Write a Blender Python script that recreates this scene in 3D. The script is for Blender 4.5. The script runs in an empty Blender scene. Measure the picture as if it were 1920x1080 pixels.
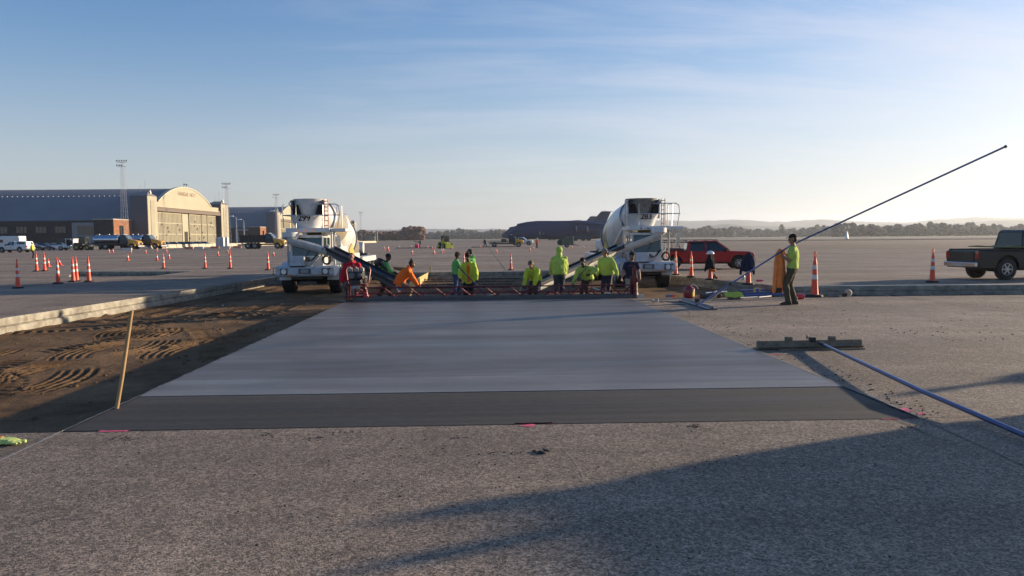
import bpy, bmesh, math, random
import numpy as np
from mathutils import Vector, Matrix, noise
from mathutils.geometry import tessellate_polygon
random.seed(7)
R = math.radians
SC = bpy.context.scene
COL = SC.collection
# ---------------------------------------------------------------- camera
F, CX, CY = 1400.0, 960.0, 540.0
YAW, PITCH, ROLL = R(2.05), math.atan((540 - 446.4) / F), R(0.46)
CAM_H = 1.7
_f0 = Vector((math.sin(YAW), math.cos(YAW), 0))
_r0 = Vector((math.cos(YAW), -math.sin(YAW), 0))
_fw = (_f0 * math.cos(PITCH) - Vector((0, 0, 1)) * math.sin(PITCH)).normalized()
_u0 = _r0.cross(_fw).normalized()
_rt = (_r0 * math.cos(ROLL) - _u0 * math.sin(ROLL)).normalized()
_up = _rt.cross(_fw).normalized()
CAMP = Vector((0, 0, CAM_H))
cd = bpy.data.cameras.new('camera'); cam = bpy.data.objects.new('camera', cd); COL.objects.link(cam)
cd.sensor_width = 36; cd.lens = F / 1920 * 36; cd.clip_start = 0.05; cd.clip_end = 30000
cam.matrix_world = Matrix(((_rt.x, _up.x, -_fw.x, CAMP.x), (_rt.y, _up.y, -_fw.y, CAMP.y), (_rt.z, _up.z, -_fw.z, CAMP.z), (0, 0, 0, 1)))
SC.camera = cam

def ray(px, py): return _fw * F + _rt * (px - CX) + _up * (CY - py)
def P(px, py, z=0.0):                       # ground point seen at a pixel of the photograph
    d = ray(px, py); return CAMP + d * ((z - CAM_H) / d.z)
def PD(px, py, D):                          # point at distance D ahead of the camera (horizontal depth)
    d = ray(px, py); return CAMP + d * (D / d.dot(_f0))
def CW(x, d, z=0.0): return _r0 * x + _f0 * d + Vector((0, 0, z))   # camera-aligned ground frame -> world
def G(px, D, z=0.0):                        # ground spot at depth D that appears in column px
    q = PD(px, 446, D); return Vector((q.x, q.y, z))

# ---------------------------------------------------------------- sun, sky
SUN_AZ = R(66)          # to the right of the view direction
SUN_EL = R(10.2)
sd = _f0 * math.cos(SUN_AZ) + _r0 * math.sin(SUN_AZ)
SUN_DIR = Vector((sd.x * math.cos(SUN_EL), sd.y * math.cos(SUN_EL), math.sin(SUN_EL)))
sl = bpy.data.lights.new('sun', 'SUN'); so = bpy.data.objects.new('sun', sl); COL.objects.link(so)
sl.energy = 5.0; sl.angle = R(0.9); sl.color = (1.0, 0.80, 0.56)
so.rotation_euler = (-SUN_DIR).to_track_quat('-Z', 'Y').to_euler()
W = bpy.data.worlds.new('World'); SC.world = W; W.use_nodes = True
nt = W.node_tree; nt.nodes.clear()
def N(t, **k):
    n = nt.nodes.new(t)
    for a, b in k.items(): setattr(n, a, b)
    return n
out = N('ShaderNodeOutputWorld'); bg = N('ShaderNodeBackground'); sky = N('ShaderNodeTexSky')
sky.sky_type = 'NISHITA'; sky.sun_disc = False; sky.sun_elevation = SUN_EL
sky.sun_rotation = math.atan2(SUN_DIR.x, SUN_DIR.y)
sky.air_density = 1.0; sky.dust_density = 0.9; sky.ozone_density = 2.5; sky.altitude = 60
# thin cirrus veils in the sky itself
tc = N('ShaderNodeTexCoord'); sep = N('ShaderNodeSeparateXYZ'); nt.links.new(tc.outputs['Generated'], sep.inputs[0])
def mth(op, a, b=None, clamp=False):
    n = N('ShaderNodeMath', operation=op, use_clamp=clamp)
    for i, v in enumerate((a, b)):
        if v is None: continue
        if isinstance(v, (int, float)): n.inputs[i].default_value = v
        else: nt.links.new(v, n.inputs[i])
    return n.outputs[0]
den = mth('ADD', mth('MAXIMUM', sep.outputs[2], 0.0), 0.12)
cmb = N('ShaderNodeCombineXYZ')
nt.links.new(mth('DIVIDE', sep.outputs[0], den), cmb.inputs[0]); nt.links.new(mth('DIVIDE', sep.outputs[1], den), cmb.inputs[1])
mp = N('ShaderNodeMapping'); nt.links.new(cmb.outputs[0], mp.inputs[0])
mp.inputs['Rotation'].default_value = (0, 0, R(-24)); mp.inputs['Scale'].default_value = (0.42, 1.5, 1)
nz = N('ShaderNodeTexNoise'); nz.inputs['Scale'].default_value = 1.5; nz.inputs['Detail'].default_value = 8; nz.inputs['Roughness'].default_value = 0.62
nz.inputs['Distortion'].default_value = 0.7
nt.links.new(mp.outputs[0], nz.inputs[0])
# more veil low down and towards the sun
vd = N('ShaderNodeVectorMath', operation='DOT_PRODUCT'); nt.links.new(tc.outputs['Generated'], vd.inputs[0]); vd.inputs[1].default_value = tuple(SUN_DIR)
side = mth('MULTIPLY', mth('ADD', vd.outputs['Value'], 0.05), 0.95, True)
low = mth('SUBTRACT', 1.0, mth('MULTIPLY', sep.outputs[2], 2.6), True)
lift = mth('MULTIPLY', side, low)
cl = mth('MULTIPLY', mth('SUBTRACT', mth('ADD', nz.outputs[0], mth('MULTIPLY', lift, 0.48)), 0.55), 2.4, True)
cl = mth('MULTIPLY', cl, mth('ADD', mth('MULTIPLY', side, 0.75), 0.04))
# pale band of haze hugging the horizon
hz = mth('POWER', mth('SUBTRACT', 1.0, mth('MULTIPLY', mth('MAXIMUM', sep.outputs[2], 0.0), 3.4), True), 2.2)
HS = N('ShaderNodeHueSaturation'); HS.inputs['Saturation'].default_value = 1.24; HS.inputs['Value'].default_value = 1.42; HS.inputs['Hue'].default_value = .512; nt.links.new(sky.outputs[0], HS.inputs['Color'])
SKY_MIX1 = N('ShaderNodeMixRGB'); nt.links.new(HS.outputs[0], SKY_MIX1.inputs[1])
SKY_MIX1.inputs[2].default_value = (6.1, 5.6, 5.35, 1)
nt.links.new(mth('MULTIPLY', hz, 0.78), SKY_MIX1.inputs[0])
SKY_MIX2 = N('ShaderNodeMixRGB'); nt.links.new(SKY_MIX1.outputs[0], SKY_MIX2.inputs[1])
SKY_MIX2.inputs[2].default_value = (7.6, 7.3, 7.2, 1)
nt.links.new(cl, SKY_MIX2.inputs[0])
sc1 = N('ShaderNodeSeparateColor'); nt.links.new(SKY_MIX2.outputs[0], sc1.inputs[0]); cc1 = N('ShaderNodeCombineColor')
for _i, _k in enumerate((.090, .076, .052)): nt.links.new(mth('DIVIDE', sc1.outputs[_i], mth('ADD', 1.0, mth('MULTIPLY', sc1.outputs[_i], _k))), cc1.inputs[_i])   # per-channel brightness compression holds the glare down
nt.links.new(cc1.outputs[0], bg.inputs[0]); nt.links.new(bg.outputs[0], out.inputs[0])
bg.inputs[1].default_value = 0.092
SC.view_settings.view_transform = 'Standard'; SC.view_settings.look = 'None'
SC.view_settings.exposure = 0.92; SC.view_settings.gamma = 1.0
SC.cycles.max_bounces = 6; SC.cycles.volume_bounces = 0; SC.cycles.use_denoising = True

# ---------------------------------------------------------------- materials
MATS = {}
def mat(name, rgb, rough=0.6, metal=0.0, var=0.12, scale=3.0, bump=0.0, bscale=40.0, emit=None, spec=0.5, dirt=0.0, trans=0.0, coat=0.0, dirtcol=(0.16, 0.12, 0.085)):
    if name in MATS: return MATS[name]
    m = bpy.data.materials.new(name); m.use_nodes = True; t = m.node_tree; b = t.nodes['Principled BSDF']
    b.inputs['Roughness'].default_value = rough; b.inputs['Metallic'].default_value = metal
    b.inputs['Specular IOR Level'].default_value = spec
    if coat: b.inputs['Coat Weight'].default_value = coat
    if trans: b.inputs['Transmission Weight'].default_value = trans
    tcn = t.nodes.new('ShaderNodeTexCoord'); no = t.nodes.new('ShaderNodeTexNoise'); t.links.new(tcn.outputs['Object'], no.inputs[0])
    no.inputs['Scale'].default_value = scale; no.inputs['Detail'].default_value = 5
    mr = t.nodes.new('ShaderNodeMapRange'); t.links.new(no.outputs[0], mr.inputs[0])
    mr.inputs[1].default_value = 0.3; mr.inputs[2].default_value = 0.7; mr.inputs[3].default_value = 1 - var; mr.inputs[4].default_value = 1 + var
    vm = t.nodes.new('ShaderNodeVectorMath'); vm.operation = 'SCALE'; vm.inputs[0].default_value = rgb[:3]; t.links.new(mr.outputs[0], vm.inputs['Scale'])
    last = vm.outputs[0]
    if dirt:
        n2 = t.nodes.new('ShaderNodeTexNoise'); n2.inputs['Scale'].default_value = scale * 2.3; n2.inputs['Detail'].default_value = 8; n2.inputs['Roughness'].default_value = .65
        t.links.new(tcn.outputs['Object'], n2.inputs[0])
        m2 = t.nodes.new('ShaderNodeMapRange'); t.links.new(n2.outputs[0], m2.inputs[0]); m2.inputs[1].default_value = .45; m2.inputs[2].default_value = .75; m2.inputs[4].default_value = dirt
        mx = t.nodes.new('ShaderNodeMixRGB'); t.links.new(m2.outputs[0], mx.inputs[0]); t.links.new(last, mx.inputs[1]); mx.inputs[2].default_value = (*dirtcol, 1)
        last = mx.outputs[0]
    t.links.new(last, b.inputs['Base Color'])
    if bump:
        n3 = t.nodes.new('ShaderNodeTexNoise'); n3.inputs['Scale'].default_value = bscale; n3.inputs['Detail'].default_value = 4; t.links.new(tcn.outputs['Object'], n3.inputs[0])
        bp = t.nodes.new('ShaderNodeBump'); bp.inputs['Strength'].default_value = bump; bp.inputs['Distance'].default_value = .02
        t.links.new(n3.outputs[0], bp.inputs['Height']); t.links.new(bp.outputs[0], b.inputs['Normal'])
    if emit:
        b.inputs['Emission Color'].default_value = (*rgb, 1); b.inputs['Emission Strength'].default_value = emit
    MATS[name] = m; return m
M = mat
white_paint = lambda: M('white_paint', (.72, .71, .68), .35, var=.06, dirt=.45, scale=1.6)
black_rubber = lambda: M('black_rubber', (.018, .018, .018), .8, dirt=.35, dirtcol=(.09, .075, .06), scale=5)
dark_metal = lambda: M('dark_metal', (.035, .035, .038), .5, .3, dirt=.4, scale=4)
grey_metal = lambda: M('grey_metal', (.25, .25, .25), .4, .7, scale=6)
chrome = lambda: M('chrome', (.62, .62, .62), .18, 1.0, var=.05)
dark_glass = lambda: M('dark_glass', (.012, .018, .020), .07, 0, var=.02, coat=.4)

# ---------------------------------------------------------------- mesh helpers
def frame(d, upv=None):
    d = d.normalized(); u = Vector(upv) if upv else Vector((0, 0, 1))
    if abs(d.dot(u)) > .97: u = Vector((0, 1, 0)) if abs(d.y) < .9 else Vector((1, 0, 0))
    x = d.cross(u).normalized(); y = x.cross(d).normalized(); return x, y
class MB:
    def __init__(s): s.bm = bmesh.new()
    def faces(s, vs, fs):
        v = [s.bm.verts.new(p) for p in vs]
        for f in fs:
            try: s.bm.faces.new([v[i] for i in f])
            except ValueError: pass
        return v
    def box(s, c, d, rz=0, ry=0, rx=0):
        m = Matrix.Translation(c) @ Matrix.Rotation(rz, 4, 'Z') @ Matrix.Rotation(ry, 4, 'Y') @ Matrix.Rotation(rx, 4, 'X')
        x, y, z = d[0] / 2, d[1] / 2, d[2] / 2
        vs = [m @ Vector(p) for p in ((-x, -y, -z), (x, -y, -z), (x, y, -z), (-x, y, -z), (-x, -y, z), (x, -y, z), (x, y, z), (-x, y, z))]
        s.faces(vs, ((3, 2, 1, 0), (4, 5, 6, 7), (0, 1, 5, 4), (1, 2, 6, 5), (2, 3, 7, 6), (3, 0, 4, 7))); return s
    def bar(s, p0, p1, w, h=None, upv=None):
        h = h or w; p0, p1 = Vector(p0), Vector(p1); x, y = frame(p1 - p0, upv)
        vs = [p + x * a * w / 2 + y * b * h / 2 for p in (p0, p1) for a, b in ((-1, -1), (1, -1), (1, 1), (-1, 1))]
        s.faces(vs, ((0, 1, 2, 3), (7, 6, 5, 4), (4, 5, 1, 0), (5, 6, 2, 1), (6, 7, 3, 2), (7, 4, 0, 3))); return s
    def loft(s, rings, cap=True, closed=True):
        R_ = [[s.bm.verts.new(p) for p in r] for r in rings]; n = len(R_[0])
        for a, b in zip(R_, R_[1:]):
            for i in range(n if closed else n - 1):
                j = (i + 1) % n
                try: s.bm.faces.new((a[i], a[j], b[j], b[i]))
                except ValueError: pass
        if cap and closed:
            s.bm.faces.new(R_[0][::-1]); s.bm.faces.new(R_[-1])
        return s
    def cyl(s, p0, p1, r0, r1=None, n=12, cap=True):
        r1 = r0 if r1 is None else r1; p0, p1 = Vector(p0), Vector(p1); x, y = frame(p1 - p0)
        rr = [[p + (x * math.cos(2 * math.pi * i / n) + y * math.sin(2 * math.pi * i / n)) * r for i in range(n)] for p, r in ((p0, r0), (p1, r1))]
        return s.loft(rr, cap)
    def tube(s, pts, r, n=8, cap=True):
        pts = [Vector(p) for p in pts]; rs = r if isinstance(r, (list, tuple)) else [r] * len(pts); rings = []; px = None
        for i, p in enumerate(pts):
            d = (pts[min(i + 1, len(pts) - 1)] - pts[max(i - 1, 0)]).normalized()
            if px is None: x, y = frame(d)
            else:
                x = (px - d * px.dot(d)).normalized(); y = x.cross(d).normalized() * -1; y = d.cross(x).normalized()
                y = -y if False else y
            if px is None: y = d.cross(x).normalized()
            px = x
            rings.append([p + (x * math.cos(2 * math.pi * k / n) + y * math.sin(2 * math.pi * k / n)) * rs[i] for k in range(n)])
        return s.loft(rings, cap)
    def lathe(s, prof, n=24, c=(0, 0, 0), axis=(0, 0, 1)):
        c = Vector(c); a = Vector(axis).normalized(); x, y = frame(a)
        rr = [[c + a * z + (x * math.cos(2 * math.pi * i / n) + y * math.sin(2 * math.pi * i / n)) * max(r, 1e-4) for i in range(n)] for r, z in prof]
        return s.loft(rr, True)
    def prism(s, poly, a, b, ax='x'):
        def pt(u, v, w): return (w, u, v) if ax == 'x' else (u, w, v) if ax == 'y' else (u, v, w)
        n = len(poly)
        v0 = [s.bm.verts.new(pt(u, v, a)) for u, v in poly]; v1 = [s.bm.verts.new(pt(u, v, b)) for u, v in poly]
        s.bm.faces.new(v0[::-1]); s.bm.faces.new(v1)
        for i in range(n): s.bm.faces.new((v0[i], v0[(i + 1) % n], v1[(i + 1) % n], v1[i]))
        return s
    def ell(s, c, r, n=12, rot=None):
        m = Matrix.Translation(c) @ (rot.to_4x4() if rot else Matrix.Identity(4)) @ Matrix.Diagonal((*r, 1))
        bmesh.ops.create_uvsphere(s.bm, u_segments=n, v_segments=max(6, n * 2 // 3), radius=1, matrix=m); return s
    def build(s, name, m, parent=None, smooth=None, bevel=0, loc=None, seg=2):
        bmesh.ops.recalc_face_normals(s.bm, faces=s.bm.faces)
        me = bpy.data.meshes.new(name); s.bm.to_mesh(me); s.bm.free()
        o = bpy.data.objects.new(name, me); COL.objects.link(o)
        if m: me.materials.append(m)
        if parent: o.parent = parent
        if loc is not None: o.location = loc
        if smooth:
            me.shade_auto_smooth = getattr(me, 'shade_auto_smooth', None)if False else None
        return o
    pass
def _build(s, name, m, parent=None, smooth=None, bevel=0, loc=None, seg=2):
    bmesh.ops.recalc_face_normals(s.bm, faces=s.bm.faces)
    if smooth:
        ang = R(smooth if smooth is not True else 40)
        for f in s.bm.faces: f.smooth = True
        for e in s.bm.edges:
            if len(e.link_faces) == 2 and e.calc_face_angle(0) > ang: e.smooth = False
    me = bpy.data.meshes.new(name); s.bm.to_mesh(me); s.bm.free()
    o = bpy.data.objects.new(name, me); COL.objects.link(o)
    if m: me.materials.append(m)
    if parent: o.parent = parent
    if loc is not None: o.location = loc
    if bevel:
        b = o.modifiers.new('bevel', 'BEVEL'); b.width = bevel; b.segments = seg; b.limit_method = 'ANGLE'; b.angle_limit = R(35)
    return o
MB.build = _build
def tag(o, label, cat, group=None, kind=None):
    if label: o['label'] = label
    if cat: o['category'] = cat
    if group: o['group'] = group
    if kind: o['kind'] = kind
    return o
def thing(name, label, cat, loc=(0, 0, 0), rz=0, group=None, scale=1):
    o = bpy.data.objects.new(name, None); COL.objects.link(o); o.location = loc; o.rotation_euler = (0, 0, rz); o.scale = (scale,) * 3
    o.empty_display_size = .2
    return tag(o, label, cat, group)
def struct(o): o['kind'] = 'structure'; return o
KIDS = {}
def kids(o): return [c for c in COL.objects if c.parent == o]
def dup(o, loc=None, rz=None, label=None, scale=None, parent=None, group=None):
    c = o.copy(); COL.objects.link(c)
    if parent: c.parent = parent
    if loc is not None: c.location = loc
    if rz is not None: c.rotation_euler = (0, 0, rz)
    if label: c['label'] = label
    if group: c['group'] = group
    if scale: c.scale = (scale,) * 3
    for k in kids(o): dup(k, parent=c)
    return c
def text_obj(name, s, size, m, parent, matrix, ext=.004):
    cu = bpy.data.curves.new(name, 'FONT'); cu.body = s; cu.size = size; cu.extrude = ext; cu.align_x = 'CENTER'; cu.align_y = 'CENTER'; cu.offset = size * .02
    t = bpy.data.objects.new(name + '_tmp', cu); COL.objects.link(t)
    me = bpy.data.meshes.new_from_object(t.evaluated_get(bpy.context.evaluated_depsgraph_get())); bpy.data.objects.remove(t)
    me.materials.clear(); me.materials.append(m)
    o = bpy.data.objects.new(name, me); COL.objects.link(o); o.parent = parent; o.matrix_local = matrix; return o
# ================================================================ SETTING: ground, pits, slab, hills
PIT = -0.36
def ground_material(name, base, base2, joints=True, speck=0.5, sheen=.55, coarse=False):
    m = bpy.data.materials.new(name); m.use_nodes = True; t = m.node_tree; b = t.nodes['Principled BSDF']
    L = t.links.new
    def nd(k, **kw):
        n = t.nodes.new(k)
        for a, c in kw.items(): setattr(n, a, c)
        return n
    def mt(op, a, c=None, clamp=False):
        n = nd('ShaderNodeMath', operation=op, use_clamp=clamp)
        for i, v in enumerate((a, c)):
            if v is None: continue
            if isinstance(v, (int, float)): n.inputs[i].default_value = v
            else: L(v, n.inputs[i])
        return n.outputs[0]
    geo = nd('ShaderNodeNewGeometry'); pos = geo.outputs['Position']; sx = nd('ShaderNodeSeparateXYZ'); L(pos, sx.inputs[0])
    def noi(scale, detail=4, rough=.55, vec=None, dist=0):
        n = nd('ShaderNodeTexNoise'); n.inputs['Scale'].default_value = scale; n.inputs['Detail'].default_value = detail; n.inputs['Roughness'].default_value = rough
        n.inputs['Distortion'].default_value = dist
        L(vec or pos, n.inputs[0]); return n.outputs[0]
    def stretch(sc3, rz=0):
        n = nd('ShaderNodeMapping'); n.inputs['Scale'].default_value = sc3; n.inputs['Rotation'].default_value = (0, 0, rz); L(pos, n.inputs[0]); return n.outputs[0]
    def mr(v, a, c, d, e):
        n = nd('ShaderNodeMapRange'); L(v, n.inputs[0])
        for i, x in enumerate((a, c, d, e)): n.inputs[i + 1].default_value = x
        return n.outputs[0]
    def mix(f, a, c, mode='MIX'):
        n = nd('ShaderNodeMixRGB', blend_type=mode)
        for i, v in enumerate((f, a, c)):
            if isinstance(v, (int, float)): n.inputs[i].default_value = v
            elif isinstance(v, tuple): n.inputs[i].default_value = (*v, 1)
            else: L(v, n.inputs[i])
        return n.outputs[0]
    big = mr(noi(.11, 5, .6), .35, .65, 0, 1)
    col = mix(big, base, base2)
    # tyre streaks and wear running along and across the apron
    st1 = mr(noi(1, 5, .6, stretch((.03, .5, 1), R(4))), .4, .66, .80, 1.16)
    st2 = mr(noi(1, 5, .65, stretch((.9, .03, 1), R(9))), .42, .68, 1.05, .88)
    patch = mr(noi(.9, 7, .68), .32, .7, .76, 1.18)
    k = mt('MULTIPLY', mt('MULTIPLY', st1, st2), patch)
    # exposed aggregate: pale and dark stones
    vo = nd('ShaderNodeTexVoronoi'); vo.inputs['Scale'].default_value = 82; L(pos, vo.inputs['Vector'])
    vs = nd('ShaderNodeSeparateColor'); L(vo.outputs['Color'], vs.inputs[0])
    stone = mr(vs.outputs[0], 0, 1, 1 - speck, 1 + speck)
    vo2 = nd('ShaderNodeTexVoronoi'); vo2.inputs['Scale'].default_value = 34; L(pos, vo2.inputs['Vector'])
    vs2 = nd('ShaderNodeSeparateColor'); L(vo2.outputs['Color'], vs2.inputs[0])
    stone2 = mr(vs2.outputs[1], 0, 1, 1 - speck * .42, 1 + speck * .42)
    grain = mr(noi(150, 3, .7), .3, .7, 1 - speck * .5, 1 + speck * .5)
    k = mt('MULTIPLY', mt('MULTIPLY', k, stone), mt('MULTIPLY', grain, stone2))
    vm = nd('ShaderNodeVectorMath', operation='SCALE'); L(col, vm.inputs[0]); L(k, vm.inputs['Scale']); col = vm.outputs[0]
    # warm / grey tint of single stones
    col = mix(mr(vs.outputs[2], .55, 1, 0, .35 * speck * 2), col, mix(1.0, col, (1.22, 1.0, .80), 'MULTIPLY'))
    # dark spots: droppings of mud and oil
    sp = mr(noi(1.7, 6, .7), .66, .74, 0, .65)
    col = mix(sp, col, (.045, .04, .036))
    sp2 = mr(noi(7.5, 4, .6), .70, .76, 0, .6)
    col = mix(sp2, col, (.05, .045, .04))
    height = mt('ADD', mt('MULTIPLY', vs.outputs[0], .5), mt('MULTIPLY', noi(90, 3), .8))
    if joints:
        wob = mr(noi(2.2, 3), 0, 1, -.05, .05)
        jx = mt('ABSOLUTE', mt('SUBTRACT', mt('FRACT', mt('DIVIDE', mt('ADD', mt('ADD', sx.outputs[0], 3.87 + 7.62 * 200), wob), 7.62)), .5))
        jy = mt('ABSOLUTE', mt('SUBTRACT', mt('FRACT', mt('DIVIDE', mt('ADD', mt('ADD', sx.outputs[1], -6.72 + 7.62 * 200), wob), 7.62)), .5))
        jl = mt('MAXIMUM', mr(jx, .4955, .4985, 0, 1), mr(jy, .4955, .4985, 0, .6))
        jl = mt('MULTIPLY', jl, mr(noi(.7, 4), .42, .58, .12, .85))
        col = mix(jl, col, (.035, .032, .03))
    L(col, b.inputs['Base Color'])
    b.inputs['Roughness'].default_value = .85; b.inputs['Specular IOR Level'].default_value = .35
    L(mr(big, 0, 1, sheen + .12, .9), b.inputs['Roughness'])
    bp = nd('ShaderNodeBump'); bp.inputs['Strength'].default_value = .7; bp.inputs['Distance'].default_value = .009
    L(height, bp.inputs['Height']); L(bp.outputs[0], b.inputs['Normal'])
    return m
APRON = ground_material('apron_concrete', (.270, .210, .155), (.188, .155, .126), speck=.64)

# pit outline (world xy), from the kerb of the old pavement round the excavation
SX0, SX1, SY0, SY1 = -3.87, 3.75, 6.72, 20.4
def xy(p): return (p.x, p.y)
nl = P(120, 809); nr = P(1725, 785)
SX0, SX1 = P(120, 809).x, P(1725, 785).x
SY0 = (nl.y + nr.y) / 2
pA, pB = P(0, 597), P(525, 517.5)
dAB = (pB - pA).normalized()
leftNear = pA - dAB * ((pA.y - SY0) / dAB.y)
leftFar = pB + dAB * ((38.4 - pB.y) / dAB.y)
far_r = Vector((8.6, 38.4, 0))
rw1, rw2 = P(1248, 515), P(1468, 537)
rw3 = P(1560, 535.5); rw4 = P(1920, 533); rw4 = rw3 + (rw4 - rw3) * 4
nw1 = P(1920, 553); nw0 = P(1330, 559); nw1 = nw0 + (nw1 - nw0) * 4.0
slabFR = Vector((SX1, 20.6, 0))
hole = [(leftNear.x, SY0), xy(leftFar), (8.8, 38.4), xy(rw1), xy(rw2), xy(rw3), xy(rw4), xy(nw1), xy(nw0), xy(slabFR), (SX1, SY0)]
h2 = [xy(P(138, 508.5)), xy(P(362, 508.2)), xy(P(286, 517.5)), xy(P(128, 519))]
h2 = h2[::-1]
S = 9000
outer = [(-S, -S * .2), (S, -S * .2), (S, S), (-S, S)]
# extra rings so triangles stay sane
def ground_sheet():
    ring = [(-60, -20), (90, -20), (90, 70), (-60, 70)]
    mb = MB()
    def tess(polys, z=0.0):
        vv = [Vector((x, y, 0)) for pl in polys for x, y in pl]
        tr = tessellate_polygon([[Vector((x, y, 0)) for x, y in pl] for pl in polys])
        mb.faces([(v.x, v.y, z) for v in vv], tr)
    tess([outer, ring]); tess([ring, hole, h2])
    bmesh.ops.remove_doubles(mb.bm, verts=mb.bm.verts, dist=.0005)
    for f in mb.bm.faces:
        if f.normal.z < 0: f.normal_flip()
    me = bpy.data.meshes.new('ground'); mb.bm.normal_update()
    for f in mb.bm.faces:
        if f.normal.z < 0: f.normal_flip()
    mb.bm.to_mesh(me); mb.bm.free(); me.materials.append(APRON)
    o = bpy.data.objects.new('ground', me); COL.objects.link(o); return struct(o)
ground_sheet()
EDGE = mat('pavement_edge_concrete', (.30, .28, .23), .9, var=.3, scale=2.5, bump=1.0, bscale=14, dirt=.75, dirtcol=(.10, .075, .05))
def edge_wall(pts, name, z1=-0.006, z0=PIT - .1, flip=False):
    """broken vertical edge of the old pavement, with depth behind it"""
    mb = MB(); rings = []
    P3 = [Vector((x, y, 0)) for x, y in pts]
    samples = []
    for a, b in zip(P3, P3[1:]):
        n = max(2, int((b - a).length / .09)); n = min(n, 500)
        d = (b - a).normalized(); nrm = Vector((d.y, -d.x, 0)) * (1 if not flip else -1)
        for i in range(n): samples.append((a.lerp(b, i / n), nrm))
    samples.append((P3[-1], samples[-1][1]))
    zs = [0, -.03, -.07, -.12, -.165, -.185, -.205, -.25, -.30, -.36, z0]
    for p, nr_ in samples:
        row = []
        for k, z in enumerate(zs):
            o = .0 if k < 1 else .018 * noise.noise(Vector((p.x * 3.1, p.y * 3.1, z * 9))) + .012 * noise.noise(Vector((p.x * 11, p.y * 11, z * 25))) + .012
            if 4 < k < 6: o -= .03          # groove of the saw cut
            if z < -.2: o += .03
            if k == 0: o = 0.02 * abs(noise.noise(Vector((p.x * 6, p.y * 6, 1))))
            q = p + nr_ * o; row.append((q.x, q.y, z + z1 if k else z1))
        back = p - nr_ * .02
        rings.append([(back.x, back.y, z1)] + row)
    mb.loft(rings, cap=False, closed=False)
    o = mb.build(name, EDGE, smooth=35); return struct(o)
edge_wall([hole[0], hole[1]], 'pavement_edge', flip=False)
edge_wall([hole[1], hole[2]], 'pavement_edge')
edge_wall([hole[2], hole[3], hole[4], hole[5], hole[6]], 'pavement_edge')
edge_wall([hole[7], hole[8], hole[9]], 'pavement_edge')
hh = h2 + [h2[0]]
edge_wall(hh[::-1], 'pavement_edge', z0=-.3)

# ---- dirt floor with tyre tracks
def dirt_mat():
    m = bpy.data.materials.new('dirt'); m.use_nodes = True; t = m.node_tree; b = t.nodes['Principled BSDF']; L = t.links.new
    geo = t.nodes.new('ShaderNodeNewGeometry')
    def noi(s, d=5, r=.6):
        n = t.nodes.new('ShaderNodeTexNoise'); n.inputs['Scale'].default_value = s; n.inputs['Detail'].default_value = d; n.inputs['Roughness'].default_value = r; L(geo.outputs['Position'], n.inputs[0]); return n.outputs[0]
    cr = t.nodes.new('ShaderNodeValToRGB'); L(noi(.8, 8, .65), cr.inputs[0])
    cr.color_ramp.elements[0].position = .33; cr.color_ramp.elements[0].color = (.080, .047, .025, 1)
    cr.color_ramp.elements[1].position = .68; cr.color_ramp.elements[1].color = (.225, .138, .072, 1)
    cr2 = t.nodes.new('ShaderNodeMapRange'); L(noi(26, 6, .75), cr2.inputs[0]); cr2.inputs[1].default_value = .3; cr2.inputs[2].default_value = .7; cr2.inputs[3].default_value = .66; cr2.inputs[4].default_value = 1.3
    vm = t.nodes.new('ShaderNodeVectorMath'); vm.operation = 'SCALE'; L(cr.outputs[0], vm.inputs[0]); L(cr2.outputs[0], vm.inputs['Scale']); L(vm.outputs[0], b.inputs['Base Color'])
    b.inputs['Roughness'].default_value = .95; b.inputs['Specular IOR Level'].default_value = .15
    bp = t.nodes.new('ShaderNodeBump'); bp.inputs['Strength'].default_value = .9; bp.inputs['Distance'].default_value = .025
    L(noi(38, 6, .7), bp.inputs['Height']); L(bp.outputs[0], b.inputs['Normal']); return m
DIRT = dirt_mat()
rng = np.random.default_rng(3)
def vnoise(x, y, s, seed):
    """value noise on a grid, vectorised"""
    r = np.random.default_rng(seed).random((257, 257)); u, v = x / s + 1000, y / s + 1000
    i, j = np.floor(u).astype(int), np.floor(v).astype(int); fu, fv = u - i, v - j
    fu = fu * fu * (3 - 2 * fu); fv = fv * fv * (3 - 2 * fv); i %= 256; j %= 256
    return (r[i, j] * (1 - fu) + r[i + 1, j] * fu) * (1 - fv) + (r[i, j + 1] * (1 - fu) + r[i + 1, j + 1] * fu) * fv - .5
def track(x, y, cx, cy, rad, a0, a1, half=.26, lug=.23, depth=.050, chev=.7):
    dx, dy = x - cx, y - cy; r = np.hypot(dx, dy); a = np.arctan2(dy, dx); t = r - rad
    a = np.where(a < a0 - .001, a + 2 * math.pi, a)
    m = np.clip((half - np.abs(t)) / .05, 0, 1) * np.clip((a - a0) * rad / .3, 0, 1) * np.clip((a1 - a) * rad / .3, 0, 1)
    s = a * rad
    lugs = np.clip(np.sin(2 * math.pi * (s / lug + chev * np.abs(t)) + 1.5 * vnoise(x, y, .5, 77)) * 3.0, -1, 1) * .5 + .5
    ridge = np.clip(1 - np.abs(np.abs(t) - half - .06) / .08, 0, 1) * np.clip((a - a0) * rad / .3, 0, 1) * np.clip((a1 - a) * rad / .3, 0, 1)
    return m * (.034 * lugs - .022) + ridge * .010
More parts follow.
